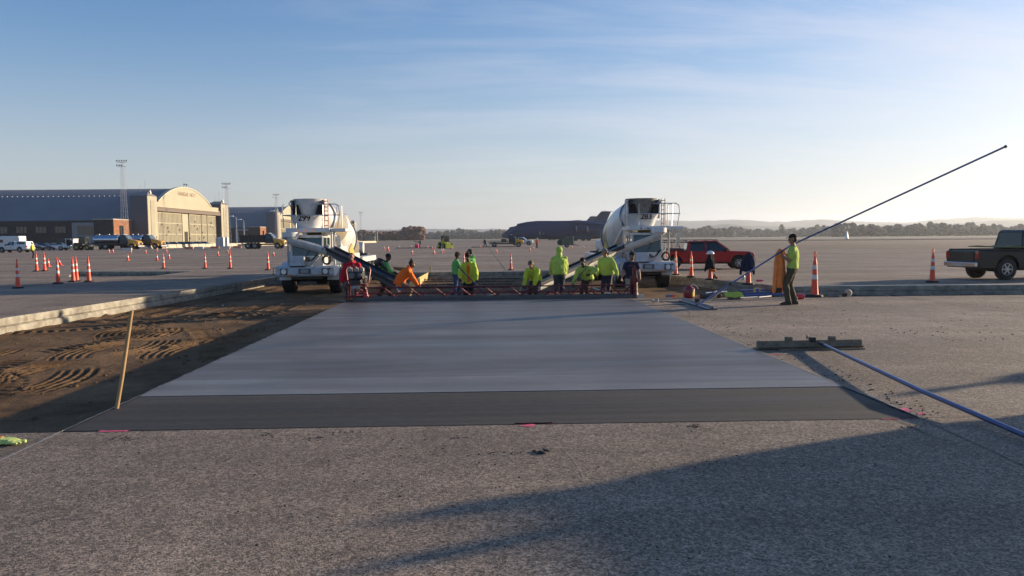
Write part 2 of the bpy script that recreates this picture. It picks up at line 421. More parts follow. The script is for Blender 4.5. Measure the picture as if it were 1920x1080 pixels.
def ribs(x, y, cx, cy, rad, a0, a1, half=.33, sp=.135):
    """grooves left by a turning ribbed tyre"""
    dx, dy = x - cx, y - cy; r = np.hypot(dx, dy); a = np.arctan2(dy, dx); t = r - rad
    a = np.where(a < a0 - .4, a + 2 * math.pi, a)
    m = np.clip((half - np.abs(t)) / .05, 0, 1) * np.clip((a - a0) * rad / .5, 0, 1) * np.clip((a1 - a) * rad / .5, 0, 1)
    return m * (.026 * np.clip(np.sin(2 * math.pi * t / sp + .8 * vnoise(x, y, .4, 78)) * 1.8, -1, 1) - .008)
def grid(name, x0, x1, y0, y1, step, hf, material):
    nx, ny = int((x1 - x0) / step) + 1, int((y1 - y0) / step) + 1
    X, Y = np.meshgrid(np.linspace(x0, x1, nx), np.linspace(y0, y1, ny))
    Z = hf(X, Y); co = np.stack([X, Y, Z], -1).reshape(-1, 3)
    idx = np.arange(nx * ny).reshape(ny, nx)
    f = np.stack([idx[:-1, :-1], idx[:-1, 1:], idx[1:, 1:], idx[1:, :-1]], -1).reshape(-1, 4)
    me = bpy.data.meshes.new(name); me.vertices.add(len(co)); me.vertices.foreach_set('co', co.ravel())
    me.loops.add(f.size); me.loops.foreach_set('vertex_index', f.ravel().astype(np.int32))
    me.polygons.add(len(f)); me.polygons.foreach_set('loop_start', np.arange(0, f.size, 4, dtype=np.int32))
    me.polygons.foreach_set('use_smooth', np.ones(len(f), bool)); me.update(calc_edges=True); me.materials.append(material)
    o = bpy.data.objects.new(name, me); COL.objects.link(o); return o
def dirt_h(x, y):
    h = PIT + .035 * vnoise(x, y, 2.4, 1) + .014 * vnoise(x, y, .7, 2) + .008 * vnoise(x, y, .15, 4) + .008 * vnoise(x, y, .07, 5)
    tr = 0
    T = [(-11.4, 12.2, 3.4, -.5, .4, .24), (-9.4, 9.6, 2.8, .1, 1.2, .24), (-12.2, 16.2, 4.4, -.5, .4, .25), (-5.2, 18.6, 3.0, 2.2, 3.4, .25),
         (-30, 5, 26.5, .30, .50, .26), (-12.5, 22, 5.2, -1.4, .3, .27), (-2.5, 22.5, 7.6, 2.9, 3.6, .27)]
    RB = [(-4.7, 14.4, 2.9, 2.68, 3.62), (-4.7, 11.9, 2.7, 2.7, 3.6), (-3.3, 14.2, 2.7, 2.6, 3.55), (-7.9, 16.3, 2.7, -.5, .45), (-9.9, 16.4, 2.8, -.4, .55), (-6.9, 12.8, 2.5, 2.65, 3.6),
          (-8.7, 14.6, 2.3, -.5, .5), (-6.2, 17.4, 2.2, 2.7, 3.7), (-8.6, 10.9, 2.4, -.3, .6), (-4.9, 16.6, 2.4, 2.6, 3.5), (-11.6, 13.6, 2.6, -.5, .4)]
    for c in RB: tr = tr + ribs(x, y, *c)
    for c in T: tr = tr + track(x, y, *c[:5], half=c[5])
    for xo in (-9.3, -8.5, -6.6, -5.8):       # straight wheel ruts under the mixer
        t = x - xo - .3 * np.sin(y * .22); m = np.clip((.24 - np.abs(t)) / .06, 0, 1) * np.clip((y - 19) / 1.5, 0, 1)
        tr = tr - m * .025 * (.6 + .6 * np.clip(np.sin(y * 34 + 14 * np.abs(t)) * 1.5, -1, 1)) + .025 * np.clip(1 - np.abs(np.abs(t) - .31) / .07, 0, 1) * np.clip((y - 19) / 1.5, 0, 1)
    # clods pushed up in the middle distance
    cl = np.clip(vnoise(x, y, .35, 9) * 2.4 - .35, 0, 1) * np.exp(-((y - 20.5) / 1.8) ** 2) * .07
    return h + tr + cl
struct(grid('dirt_floor', leftNear.x - 1.5, SX0 + .4, SY0 - .3, 24, .035, dirt_h, DIRT))
def floor2(x, y): return PIT + .05 * vnoise(x, y, 1.4, 21) + .03 * vnoise(x, y, .4, 22) + .015 * vnoise(x, y, .12, 23)
struct(grid('dirt_floor', leftNear.x - 1.5, SX0 + .4, 24, 38.7, .08, dirt_h, DIRT))
struct(grid('dirt_floor', SX0 + .4, 12, 19.4, 38.7, .08, floor2, DIRT))
DARKSOIL = mat('dark_soil', (.05, .042, .036), .95, var=.4, scale=3, bump=1, bscale=20)
struct(grid('trench_floor', 12, 60, 19, 26.5, .12, lambda x, y: PIT + .10 * vnoise(x, y, .7, 31) + .1 * vnoise(x, y, .2, 32), DARKSOIL))
struct(grid('trench_floor', min(p[0] for p in h2) - .3, max(p[0] for p in h2) + .3, min(p[1] for p in h2) - .3, max(p[1] for p in h2) + .3, .1, lambda x, y: -.26 + .03 * vnoise(x, y, .5, 31), DARKSOIL))

# ---- fresh slab
def slab_mat(name, rgb, rough, broom=False):
    m = bpy.data.materials.new(name); m.use_nodes = True; t = m.node_tree; b = t.nodes['Principled BSDF']; L = t.links.new
    geo = t.nodes.new('ShaderNodeNewGeometry')
    def noi(sc, s=1, d=5, r=.6, dist=0):
        mp_ = t.nodes.new('ShaderNodeMapping'); mp_.inputs['Scale'].default_value = sc; L(geo.outputs['Position'], mp_.inputs[0])
        n = t.nodes.new('ShaderNodeTexNoise'); n.inputs['Scale'].default_value = s; n.inputs['Detail'].default_value = d; n.inputs['Roughness'].default_value = r; n.inputs['Distortion'].default_value = dist; L(mp_.outputs[0], n.inputs[0]); return n.outputs[0]
    def mr(v, a, c, d, e):
        n = t.nodes.new('ShaderNodeMapRange'); L(v, n.inputs[0])
        for i, x in enumerate((a, c, d, e)): n.inputs[i + 1].default_value = x
        return n.outputs[0]
    def mul(a, c):
        n = t.nodes.new('ShaderNodeMath'); n.operation = 'MULTIPLY'; L(a, n.inputs[0]); L(c, n.inputs[1]); return n.outputs[0]
    band = mul(mr(noi((.07, .9, 1), 1, 5, .6, .8), .3, .7, .90, 1.10), mr(noi((.018, 1.15, 1), 1.0, 2, .5, .2), .485, .515, .90, 1.10))
    cloud = mr(noi((1, 1, 1), .7, 6, .6), .3, .7, .86, 1.14)
    fine = mr(noi((1, 1, 1), 55, 4, .7), .3, .7, .86, 1.16)
    k = mul(mul(band, cloud), fine)
    if broom: k = mul(mul(k, mr(noi((.25, 1, 1), 34, 4, .65), .3, .7, .62, 1.36)), mr(noi((.03, 2.2, 1), 4, 4, .65), .35, .65, .72, 1.35))
    else: k = mul(mul(k, mr(noi((.35, 1, 1), 1.7, 8, .68, 1.4), .45, .72, .96, 1.35)), mr(noi((.5, 1, 1), 3.1, 6, .6, .5), .25, .42, .82, 1.0))
    vm = t.nodes.new('ShaderNodeVectorMath'); vm.operation = 'SCALE'; vm.inputs[0].default_value = rgb; L(k, vm.inputs['Scale']); L(vm.outputs[0], b.inputs['Base Color'])
    L(mr(noi((.12, 1.1, 1), 1.1, 5, .65, 1.2), .3, .7, rough - .06, rough + .12), b.inputs['Roughness'])
    b.inputs['Specular IOR Level'].default_value = .5
    bp = t.nodes.new('ShaderNodeBump'); bp.inputs['Strength'].default_value = .9 if broom else .5; bp.inputs['Distance'].default_value = .006 if broom else .003
    L(noi((.25, 1, 1) if broom else (.5, 1, 1), 40 if broom else 24, 5, .65), bp.inputs['Height']); L(bp.outputs[0], b.inputs['Normal']); return m
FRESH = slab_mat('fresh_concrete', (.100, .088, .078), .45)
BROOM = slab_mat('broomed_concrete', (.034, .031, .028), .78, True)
yb0, yb1 = P(250, 745).y, P(1570, 726).y
def slab_sheet(name, y0a, y0b, y1a, y1b, z, material, thick=.36):
    mb = MB(); pts = []
    nn = 60
    rows = []
    for i in range(nn + 1):
        u = i / nn; x = SX0 + (SX1 - SX0) * u
        ya, yb = y0a + (y0b - y0a) * u, y1a + (y1b - y1a) * u
        rows.append([(x, ya, z - thick), (x, ya, z), (x, yb, z), (x, yb, z - thick)])
    mb.loft(rows, cap=False, closed=False)
    e0, e1 = rows[0], rows[-1]; mb.faces(e0, ((0, 1, 2, 3),)); mb.faces(e1, ((3, 2, 1, 0),))
    return struct(mb.build(name, material))
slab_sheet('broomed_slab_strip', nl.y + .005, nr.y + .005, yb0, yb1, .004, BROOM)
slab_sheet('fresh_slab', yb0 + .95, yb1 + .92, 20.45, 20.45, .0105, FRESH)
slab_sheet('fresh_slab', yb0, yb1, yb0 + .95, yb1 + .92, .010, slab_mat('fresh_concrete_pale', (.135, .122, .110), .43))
# ragged mortar lip along the slab's sides
lip = MB()
for xs, sgn in ((SX0, -1), (SX1, 1)):
    rows = []
    n = 380
    for i in range(n + 1):
        y = nl.y + (20.45 - nl.y) * i / n
        w = .012 + .03 * abs(noise.noise(Vector((sgn * 3, y * 3.0, 0)))) + .02 * abs(noise.noise(Vector((sgn * 9, y * 12, 4))))
        rows.append([(xs - sgn * .01, y, .013), (xs + sgn * w, y, .009), (xs + sgn * (w + .006), y, -.001 if sgn > 0 else -.03)])
    lip.loft(rows, cap=False, closed=False)
struct(lip.build('slab_edge', M('mortar', (.23, .22, .20), .9, var=.25, scale=8, bump=.6, bscale=60), smooth=True))
# fresh lumpy concrete ahead of the screed
LUMP = slab_mat('wet_lumpy_concrete', (.115, .11, .105), .55)
def lump_h(x, y):
    fall = np.clip((24.6 + .9 * vnoise(x, y, 1.3, 41) * 2 - y) / 2.2, 0, 1)
    h = PIT - .05 + .25 * fall + fall * (.14 * vnoise(x, y, .5, 42) + .09 * vnoise(x, y, .17, 43) + .035 * vnoise(x, y, .07, 44))
    side = np.clip((x - SX0) / .5, 0, 1) * np.clip((SX1 - x) / .5, 0, 1)
    near = np.clip((y - 20.6) / .35, 0, 1)
    return np.where(near < 1, h * near + (-.02) * (1 - near), h) - (1 - side) * .12
lo = grid('poured_concrete', SX0, SX1, 20.5, 25.2, .05, lump_h, LUMP); struct(lo)

# ---- paint marks, saw-cut joint line
def flat(name, polys, material, z=.004):
    mb = MB()
    for pl in polys: mb.faces([(p.x, p.y, z) for p in pl], (tuple(range(len(pl))),))
    o = mb.build(name, material); return struct(o)
def stroke(pts, w, z, jag=.3):
    """ragged painted stroke through pixel points"""
    q = [P(*p) for p in pts]; polys = []
    L_ = []
    for a, b in zip(q, q[1:]):
        n = max(2, int((b - a).length / .03))
        for i in range(n): L_.append(a.lerp(b, i / n))
    L_.append(q[-1])
    for i, (a, b) in enumerate(zip(L_, L_[1:])):
        d = (b - a).normalized(); nn_ = Vector((-d.y, d.x, 0))
        if noise.noise(Vector((a.x * 9, a.y * 9, z * 50))) > .22: continue
        def ww(p, s): return w * (.5 + jag * noise.noise(Vector((p.x * 14, p.y * 14, s))))
        polys.append([a - nn_ * ww(a, 1), b - nn_ * ww(b, 1), b + nn_ * ww(b, 5), a + nn_ * ww(a, 5)])
    return polys
PINK = M('pink_marking_paint', (.72, .09, .17), .7, var=.35, scale=30, dirt=.5, dirtcol=(.2, .15, .14))
flat('pavement_marking', stroke([(-20, 813), (52, 812)], .035, 0) + stroke([(165, 809.5), (240, 808.5)], .045, 0) + stroke([(945, 795.5), (1042, 793.5)], .05, 0)
     + stroke([(985, 797), (1005, 803)], .09, 0, .8) + stroke([(1655, 786.5), (1722, 784)], .03, 0) + stroke([(1686, 766), (1728, 778)], .10, 0, .9)
     + stroke([(1690, 772), (1735, 776)], .05, 0, .9) + stroke([(1298, 610), (1322, 620)], .035, 0), PINK)
flat('pavement_marking', stroke([(1432, 666.5), (1476, 663.5)], .035, 0), PINK)
WHT = M('joint_sealant', (.34, .31, .27), .8, var=.3, scale=20)
def joint_line(pts, w, material, z=.003):
    q = [P(*p) for p in pts]; polys = []
    for a, b in zip(q, q[1:]):
        n = max(2, int((b - a).length / .06)); d = (b - a).normalized(); nn_ = Vector((-d.y, d.x, 0)); L_ = [a.lerp(b, i / n) + nn_ * .012 * noise.noise(Vector((a.x + i * .4, a.y, 7))) for i in range(n + 1)]
        for c, e in zip(L_, L_[1:]): polys.append([c - nn_ * w / 2, e - nn_ * w / 2, e + nn_ * w / 2, c + nn_ * w / 2])
    return flat('pavement_joint', polys, material, z)
joint_line([(-120, 921), (0, 864), (116, 809)], .022, WHT)
DARKJ = M('joint_tar', (.028, .027, .026), .8, var=.2)
joint_line([(915, 463), (948, 507)], .07, DARKJ)
joint_line([(1660, 554), (2000, 592)], .03, DARKJ)
joint_line([(1722, 784), (1990, 905)], .010, DARKJ)
joint_line([(1049, 836), (1072, 858), (1090, 884), (1094, 897)], .004, WHT)
# ---- distant ground features
def strip(name, pts, z, material):
    mb = MB(); mb.faces([(x, y, z) for x, y in pts], (tuple(range(len(pts))),)); return struct(mb.build(name, material))
FIELD = M('field_grass', (.155, .125, .085), .95, var=.25, scale=.01)
a, b_ = CW(40, 330), CW(700, 330)
strip('field', [xy(CW(-60, 420)), xy(CW(1400, 300)), xy(CW(5000, 900)), xy(CW(5000, 2500)), xy(CW(-2500, 2500)), xy(CW(-300, 700))], .05, FIELD)
# low berm of soil on the right
berm = MB(); rows = []
BROWN = M('berm_soil', (.14, .10, .075), .95, var=.3, scale=.15, bump=.5, bscale=1)
for i in range(150):
    x = 14 + i * 3.0; base = 92 + 4 * noise.noise(Vector((x * .03, 0, 0))); k_ = min(1, i / 12)
    rows.append([CW(x, base, -.02), CW(x, base + 5, -.02 + k_ * (.30 + .12 * noise.noise(Vector((x * .12, 1, 0))))), CW(x, base + 30, -.02 + k_ * (.55 + .15 * noise.noise(Vector((x * .1, 2, 0))))), CW(x, base + 75, -.02 + k_ * .50), CW(x, base + 90, -.02)])
berm.loft(rows, cap=False, closed=False); struct(berm.build('soil_berm', BROWN, smooth=True))
strip('distant_runway', [xy(CW(60, 270)), xy(CW(900, 215)), xy(CW(900, 245)), xy(CW(60, 300))], .62, M('pale_concrete', (.42, .39, .34), .9, scale=.1))

# ---- hills
def hill(name, D, prof, material, depth=500, seed=0):
    """ridge seen along profile [(px, py)] at distance D, with a back slope and rough top"""
    mb = MB(); rows = []; prof = sorted(prof)
    n = 260
    for i in range(n + 1):
        px = prof[0][0] + (prof[-1][0] - prof[0][0]) * i / n
        for (a, ya), (b, yb) in zip(prof, prof[1:]):
            if a <= px <= b: u = (px - a) / (b - a); u = u * u * (3 - 2 * u); py = ya + (yb - ya) * u; break
        top = PD(px, py, D); h = max(top.z + D * .0009 * noise.noise(Vector((px * .06, seed, 0))), .5)
        c = Vector((top.x, top.y, 0)); 
        rows.append([c - _f0 * depth + Vector((0, 0, -3)), c - _f0 * depth * .55 + Vector((0, 0, h * .45)), c - _f0 * depth * .2 + Vector((0, 0, h * .88)), c + Vector((0, 0, h)), c + _f0 * depth * .6 + Vector((0, 0, h * .5)), c + _f0 * depth + Vector((0, 0, -3))])
    mb.loft(rows, cap=False, closed=False); return struct(mb.build(name, material, smooth=True))
HILL = M('wooded_hills', (.040, .050, .055), .95, var=.3, scale=.004, bump=1, bscale=.02)
hill('hills', 5200, [(600, 436), (700, 431), (790, 429), (880, 430), (930, 429), (1000, 434), (1060, 433), (1150, 425), (1240, 413), (1300, 414), (1380, 412), (1460, 416), (1540, 411.5), (1600, 415), (1700, 417), (1760, 411), (1830, 407), (1920, 408), (2150, 402)], HILL, 900, 1)
hill('hills', 3600, [(1200, 440), (1290, 428), (1360, 420), (1420, 424), (1560, 426), (1640, 421), (1780, 419), (1900, 412), (2150, 410)], HILL, 500, 2)
# ================================================================ VEHICLES
def wheel(parent, c, r, w, side=1, rimr=.58, rim=None, name='wheel', dual=False, blocky=True):
    """tyre with its rim as a sub-part; the axle runs along Y, the face looks to side*Y"""
    x, y, z = c; hw = w / 2
    mb = MB(); prof = [(r * .56, -hw * .8), (r * .62, -hw), (r * .88, -hw), (r * .97, -hw * .86), (r, -hw * .6), (r, 0), (r, hw * .6), (r * .97, hw * .86), (r * .88, hw), (r * .62, hw), (r * .56, hw * .8)]
    mb.lathe(prof, 28, (0, 0, 0), (0, 1, 0))
    if blocky:
        for k in range(28):
            a = 2 * math.pi * k / 28
            for s in (-1, 1):
                mb.box((math.cos(a + s * .05) * r * .995, s * hw * .5, math.sin(a + s * .05) * r * .995), (.025, hw * .7, r * .12), ry=-a)
    o = mb.build(name, black_rubber(), parent, smooth=45, loc=c)
    m2 = MB(); f = side * hw
    m2.lathe([(r * rimr, f * .55), (r * rimr, f * .95), (r * rimr * .93, f * .97), (r * rimr * .85, f * .5), (r * .22, f * .45), (r * .20, f * .95), (r * .05, f * 1.0)], 24, (0, 0, 0), (0, 1, 0))
    for k in range(6):
        a = 2 * math.pi * k / 6
        m2.box((math.cos(a) * r * .36, f * .66, math.sin(a) * r * .36), (r * .34, abs(f) * .3, r * .13), ry=-a)
    m2.build('rim', rim or M('wheel_steel', (.42, .42, .43), .35, .8, dirt=.4), o, smooth=40)
    return o

def arch(cx, r, z0, n=9):
    """points of a wheel arch opening, left to right, sitting on z0"""
    return [(cx - r * math.cos(math.pi * i / n), z0 + r * math.sin(math.pi * i / n)) for i in range(n + 1)]

def pickup(label, paint, loc, rz, scale=1.0, group=None, rack=False, cap=False, L=5.9, H=1.88, service=False, mud=.0, trim='black', name='pickup_truck', tarp=False, lean=True):
    t = thing(name, label, 'pickup truck', loc, rz, group, scale)
    W2 = .96; hl = L / 2; fx, rx = hl - .98, -hl + 1.28; wr = .41; zb = .46
    belt = 1.12; bed_top = 1.14; hood = 1.16
    cabf, cabr = hl - 1.45, -hl + 2.05                # cab front (cowl) and rear wall
    # lower body with wheel arches
    poly = [(-hl + .05, zb)] + arch(rx, .50, zb) + arch(fx, .50, zb) + [(hl - .12, zb), (hl - .03, .62), (hl, .86), (hl - .06, 1.06), (hl - .30, hood - .01), (cabf, belt + .06), (cabr, belt + .02), (cabr - .02, bed_top), (-hl + .02, bed_top), (-hl, 1.05), (-hl + .01, .62)]
    mb = MB(); bb = mb.bm
    ys = [(-W2, .0, 1), (-W2 + .06, 0, 1), (W2 - .06, 0, 1), (W2, 0, 1)]
    # shell in slices so the shoulders roll in a little
    rings = []
    for y, k in ((-W2, .93), (-W2 + .07, 1.0), (W2 - .07, 1.0), (W2, .93)):
        rings.append([(x, y, z if z < .9 or k == 1 else .9 + (z - .9) * k * .86) for x, z in poly])
    n = len(poly)
    vs = [[bb.verts.new(p) for p in r] for r in rings]
    for a, c in zip(vs, vs[1:]):
        for i in range(n): bb.faces.new((a[i], a[(i + 1) % n], c[(i + 1) % n], c[i]))
    bb.faces.new(vs[0]); bb.faces.new(vs[-1][::-1])
    body = mb.build('body', paint, t, bevel=.02)
    # cut the bed: dark liner laid in the box
    bx0, bx1 = -hl + .10, cabr - .06
    if not cap:
        mb = MB(); mb.box(((bx0 + bx1) / 2, 0, bed_top + .004), (bx1 - bx0, 1.62, .012)); mb.build('bed_liner', M('bed_liner', (.02, .02, .02), .9, dirt=.3), t)
        mb = MB()
        for s in (-1, 1): mb.box(((bx0 + bx1) / 2, s * .86, bed_top + .03), (bx1 - bx0 + .06, .10, .06))
        mb.box((bx1 + .0, 0, bed_top + .03), (.06, 1.7, .06)); mb.build('bed_rail', paint, t, bevel=.015)
    # greenhouse
    zr = H; wtop = .72
    cab = [(cabr + .01, belt), (cabr + .12, zr - .10), (cabr + .24, zr - .02), (cabf - 1.02, zr), (cabf - .86, zr - .05), (cabf - .06, belt + .05)]
    m2 = MB(); rr = []
    for s, k in ((-1, 0), (1, 0)):
        rr.append([(x, s * (W2 - .05 - (z - belt) / (zr - belt) * .20), z) for x, z in cab])
    m2.loft(rr, True); m2.build('cab', paint, t, bevel=.035)
    g = dark_glass()
    # side windows (front and rear door), windscreen, back window
    def side_poly(x0, x1, x0t, x1t, z0, z1):
        for s in (-1, 1):
            mm = MB()
            def q(x, z, o=.006): return (x, s * (W2 - .05 - (z - belt) / (zr - belt) * .20 + o), z)
            mm.faces([q(x0, z0), q(x1, z0), q(x1t, z1), q(x0t, z1), q(x0, z0, -.01), q(x1, z0, -.01), q(x1t, z1, -.01), q(x0t, z1, -.01)], ((0, 1, 2, 3), (0, 1, 5, 4), (1, 2, 6, 5), (2, 3, 7, 6), (3, 0, 4, 7)))
            mm.build('side_window', g, t)
    mid = (cabr + cabf) / 2 - .20
    side_poly(cabr + .22, mid - .05, cabr + .28, mid - .05, belt + .06, zr - .10)
    side_poly(mid + .05, cabf - .22, mid + .05, cabf - .90, belt + .06, zr - .10)
    mm = MB(); a = Vector((cabf - .03, 0, belt + .09)); b = Vector((cabf - .85, 0, zr - .06)); o = Vector((.006, 0, .008))
    mm.faces([a + o + Vector((0, -.80, 0)), a + o + Vector((0, .80, 0)), b + o + Vector((0, .66, 0)), b + o + Vector((0, -.66, 0))], ((0, 1, 2, 3),)); mm.build('windscreen', g, t)
    mm = MB(); mm.faces([(cabr + .02, -.68, belt + .14), (cabr + .02, .68, belt + .14), (cabr + .105, .6, zr - .13), (cabr + .105, -.6, zr - .13)], ((3, 2, 1, 0),)); mm.build('rear_window', g, t)
    # door seams and handles
    seam = M('door_seam', (.01, .01, .01), .9)
    for s in (-1, 1):
        mm = MB()
        for x in (cabr + .14, mid, cabf - .13): mm.box((x, s * (W2 + .0005), .80), (.012, .006, .62))
        mm.box(((cabr + cabf) / 2, s * (W2 + .0005), .52), (cabf - cabr - .27, .006, .012)); mm.build('door_seam', seam, t)
    for s in (-1, 1):
        for x in (mid - .16, cabf - 1.0 - .1):
            MB().box((x, s * (W2 + .015), .98), (.17, .03, .035)).build('door_handle', paint if trim != 'chrome' else chrome(), t, bevel=.008)
        m3 = MB(); m3.box((cabf - .36, s * (W2 + .13), belt + .14), (.12, .20, .24)); m3.bar((cabf - .36, s * (W2 - .06), belt + .06), (cabf - .36, s * (W2 + .08), belt + .10), .04)
        m3.build('mirror', M('black_plastic', (.02, .02, .02), .5), t, bevel=.02)
    # wheels and dark arches
    for x in (rx, fx):
        for s in (-1, 1): wheel(t, (x, s * (W2 - .14), wr), wr, .27, s)
    m3 = MB()
    for x in (rx, fx): m3.box((x, 0, .62), (.94, 1.62, .60))
    m3.box((0, 0, .42), (L - 1.3, 1.2, .14)); m3.build('chassis', black_rubber(), t)
    # bumpers, grille, lights
    cm = chrome()
    m3 = MB(); m3.box((hl + .03, 0, .60), (.14, 1.86, .20)); m3.build('front_bumper', cm, t, bevel=.03)
    m3 = MB(); m3.box((-hl - .06, 0, .60), (.16, 1.84, .19)); m3.box((-hl - .11, 0, .55), (.10, .5, .10)); m3.build('rear_bumper', cm, t, bevel=.03)
    m3 = MB(); m3.box((hl + .0, 0, .88), (.05, 1.20, .28)); m3.build('grille', M('black_plastic', (.02, .02, .02), .5), t, bevel=.01)
    for s in (-1, 1):
        MB().box((hl - .02, s * .77, .90), (.09, .30, .20)).build('headlight', M('headlight_glass', (.75, .75, .72), .1, coat=1), t, bevel=.02)
        MB().box((-hl + .015, s * (W2 - .10), .96), (.07, .20, .30)).build('tail_light', M('tail_light_red', (.35, .01, .01), .2, coat=1), t, bevel=.015)
    # tailgate panel
    MB().box((-hl - .004, 0, .90), (.03, 1.42, .40)).build('tailgate', paint, t, bevel=.015)
    MB().box((-hl - .025, 0, 1.02), (.02, .22, .06)).build('tailgate_handle', M('black_plastic', (.02, .02, .02), .5), t)
    if rack:
        m3 = MB()
        for s in (-1, 1):
            for z in (zr - .10, zr + .06): m3.tube([(bx0 + .05, s * .84, z), (cabf - .9, s * .84, z)], .022, 6)
            for k in range(6):
                x = bx0 + .05 + k * (cabr - bx0) / 4.0
                m3.tube([(x, s * .84, bed_top if x < cabr else zr - .1), (x, s * .84, zr + .06)], .022, 6)
        for k in range(7): x = bx0 + .05 + k * (cabf - .95 - bx0) / 6; m3.tube([(x, -.84, zr + .02), (x, .84, zr + .02)], .018, 6)
        m3.build('ladder_rack', M('rack_paint', (.05, .03, .03), .5, .2), t, smooth=True)
        for s in (-1, 1):
            m3 = MB(); m3.box((bx0 + .40, s * .86, bed_top + .15), (.75, .2, .22)); m3.box((bx0 + 1.35, s * .86, bed_top + .13), (.95, .2, .18)); m3.build('tool_box', M('rack_paint', (.05, .03, .03), .5, .2), t, bevel=.01)
    if cap:
        m3 = MB(); m3.loft([[(x, s * (W2 - .08 - (z - belt) * .22), z) for x, z in ((bx0 - .02, bed_top - .02), (bx0 + .12, zr - .04), (bx1, zr - .01), (bx1 + .05, bed_top - .02))] for s in (-1, 1)])
        m3.build('bed_cap', paint, t, bevel=.03)
        for s in (-1, 1):
            MB().box(((bx0 + bx1) / 2 + .05, s * (W2 - .14), (bed_top + zr) / 2 + .03), (bx1 - bx0 - .55, .06, .34)).build('cap_window', g, t)
    return t

RED_P = M('red_truck_paint', (.36, .016, .02), .5, coat=.1, spec=.25, var=.05, dirt=.25)
SILV_P = M('silver_truck_paint', (.62, .62, .62), .35, .2, coat=.4, dirt=.2)
GREY_P = M('dusty_dark_paint', (.012, .012, .013), .45, .1, coat=.2, dirt=.3, dirtcol=(.045, .038, .034))
q0 = P(1260, 503); q1 = P(1380, 501)
red = pickup('dark red crew cab pickup with a black ladder rack past the right mixer', RED_P, Vector((0, 0, 0)), 0, rack=True, L=6.4, H=1.86)
def place_along(o, pr, pf, xr, xf, z=0, scale_by=True):
    """put a vehicle so that its rear and front axle (local xr, xf) stand on ground points pr, pf"""
    v = pf - pr; o.rotation_euler = (0, 0, math.atan2(v.y, v.x)); s = v.length / (xf - xr) if scale_by else 1
    o.scale = (s,) * 3; d = v.normalized(); c = pr - d * xr * s; o.location = (c.x, c.y, z)
_L = 6.4
wdir = (P(1380, 503.5) - P(1261, 505)).normalized()
place_along(red, P(1261, 504), P(1380, 503.5), -_L / 2 + 1.28, _L / 2 - .98)
grey = pickup('dusty dark grey pickup with chrome rear bumper at the right edge', GREY_P, Vector((0, 0, 0)), 0, L=5.9, H=1.96, trim='chrome')
# rear wheel (near side) at px 1883, seen from behind-left; heading to the right and slightly away
c0 = P(1884, 524.5)
hd = (CW(1, .10) - CW(0, 0)).normalized()
ang = math.atan2(hd.y, hd.x)
nrm = Vector((hd.y, -hd.x, 0))
c = c0 - nrm * .82 * .92 - hd * (-5.9 / 2 + 1.28) * .92
grey.location = (c.x, c.y, 0); grey.rotation_euler = (0, 0, ang); grey.scale = (.92, .92, .96)
tp = MB()   # folded olive tarp sheet lying over the bed rail
tp.loft([[(x, y, 1.245 + .03 * math.sin(x * 7 + y * 3)) for y in (-.95, -.5, 0, .4, .95)] + [(x, y, 1.205 + .03 * math.sin(x * 7)) for y in (.95, 0, -.95)] for x in (-1.75, -1.3, -.9, -.6)], True)
to = tp.build('tarp', M('olive_tarp', (.15, .17, .07), .8, var=.2), None, smooth=True)
to.location = grey.location; to.rotation_euler = grey.rotation_euler; tag(to, 'olive tarp lying over the bed of the dusty grey pickup', 'tarp')

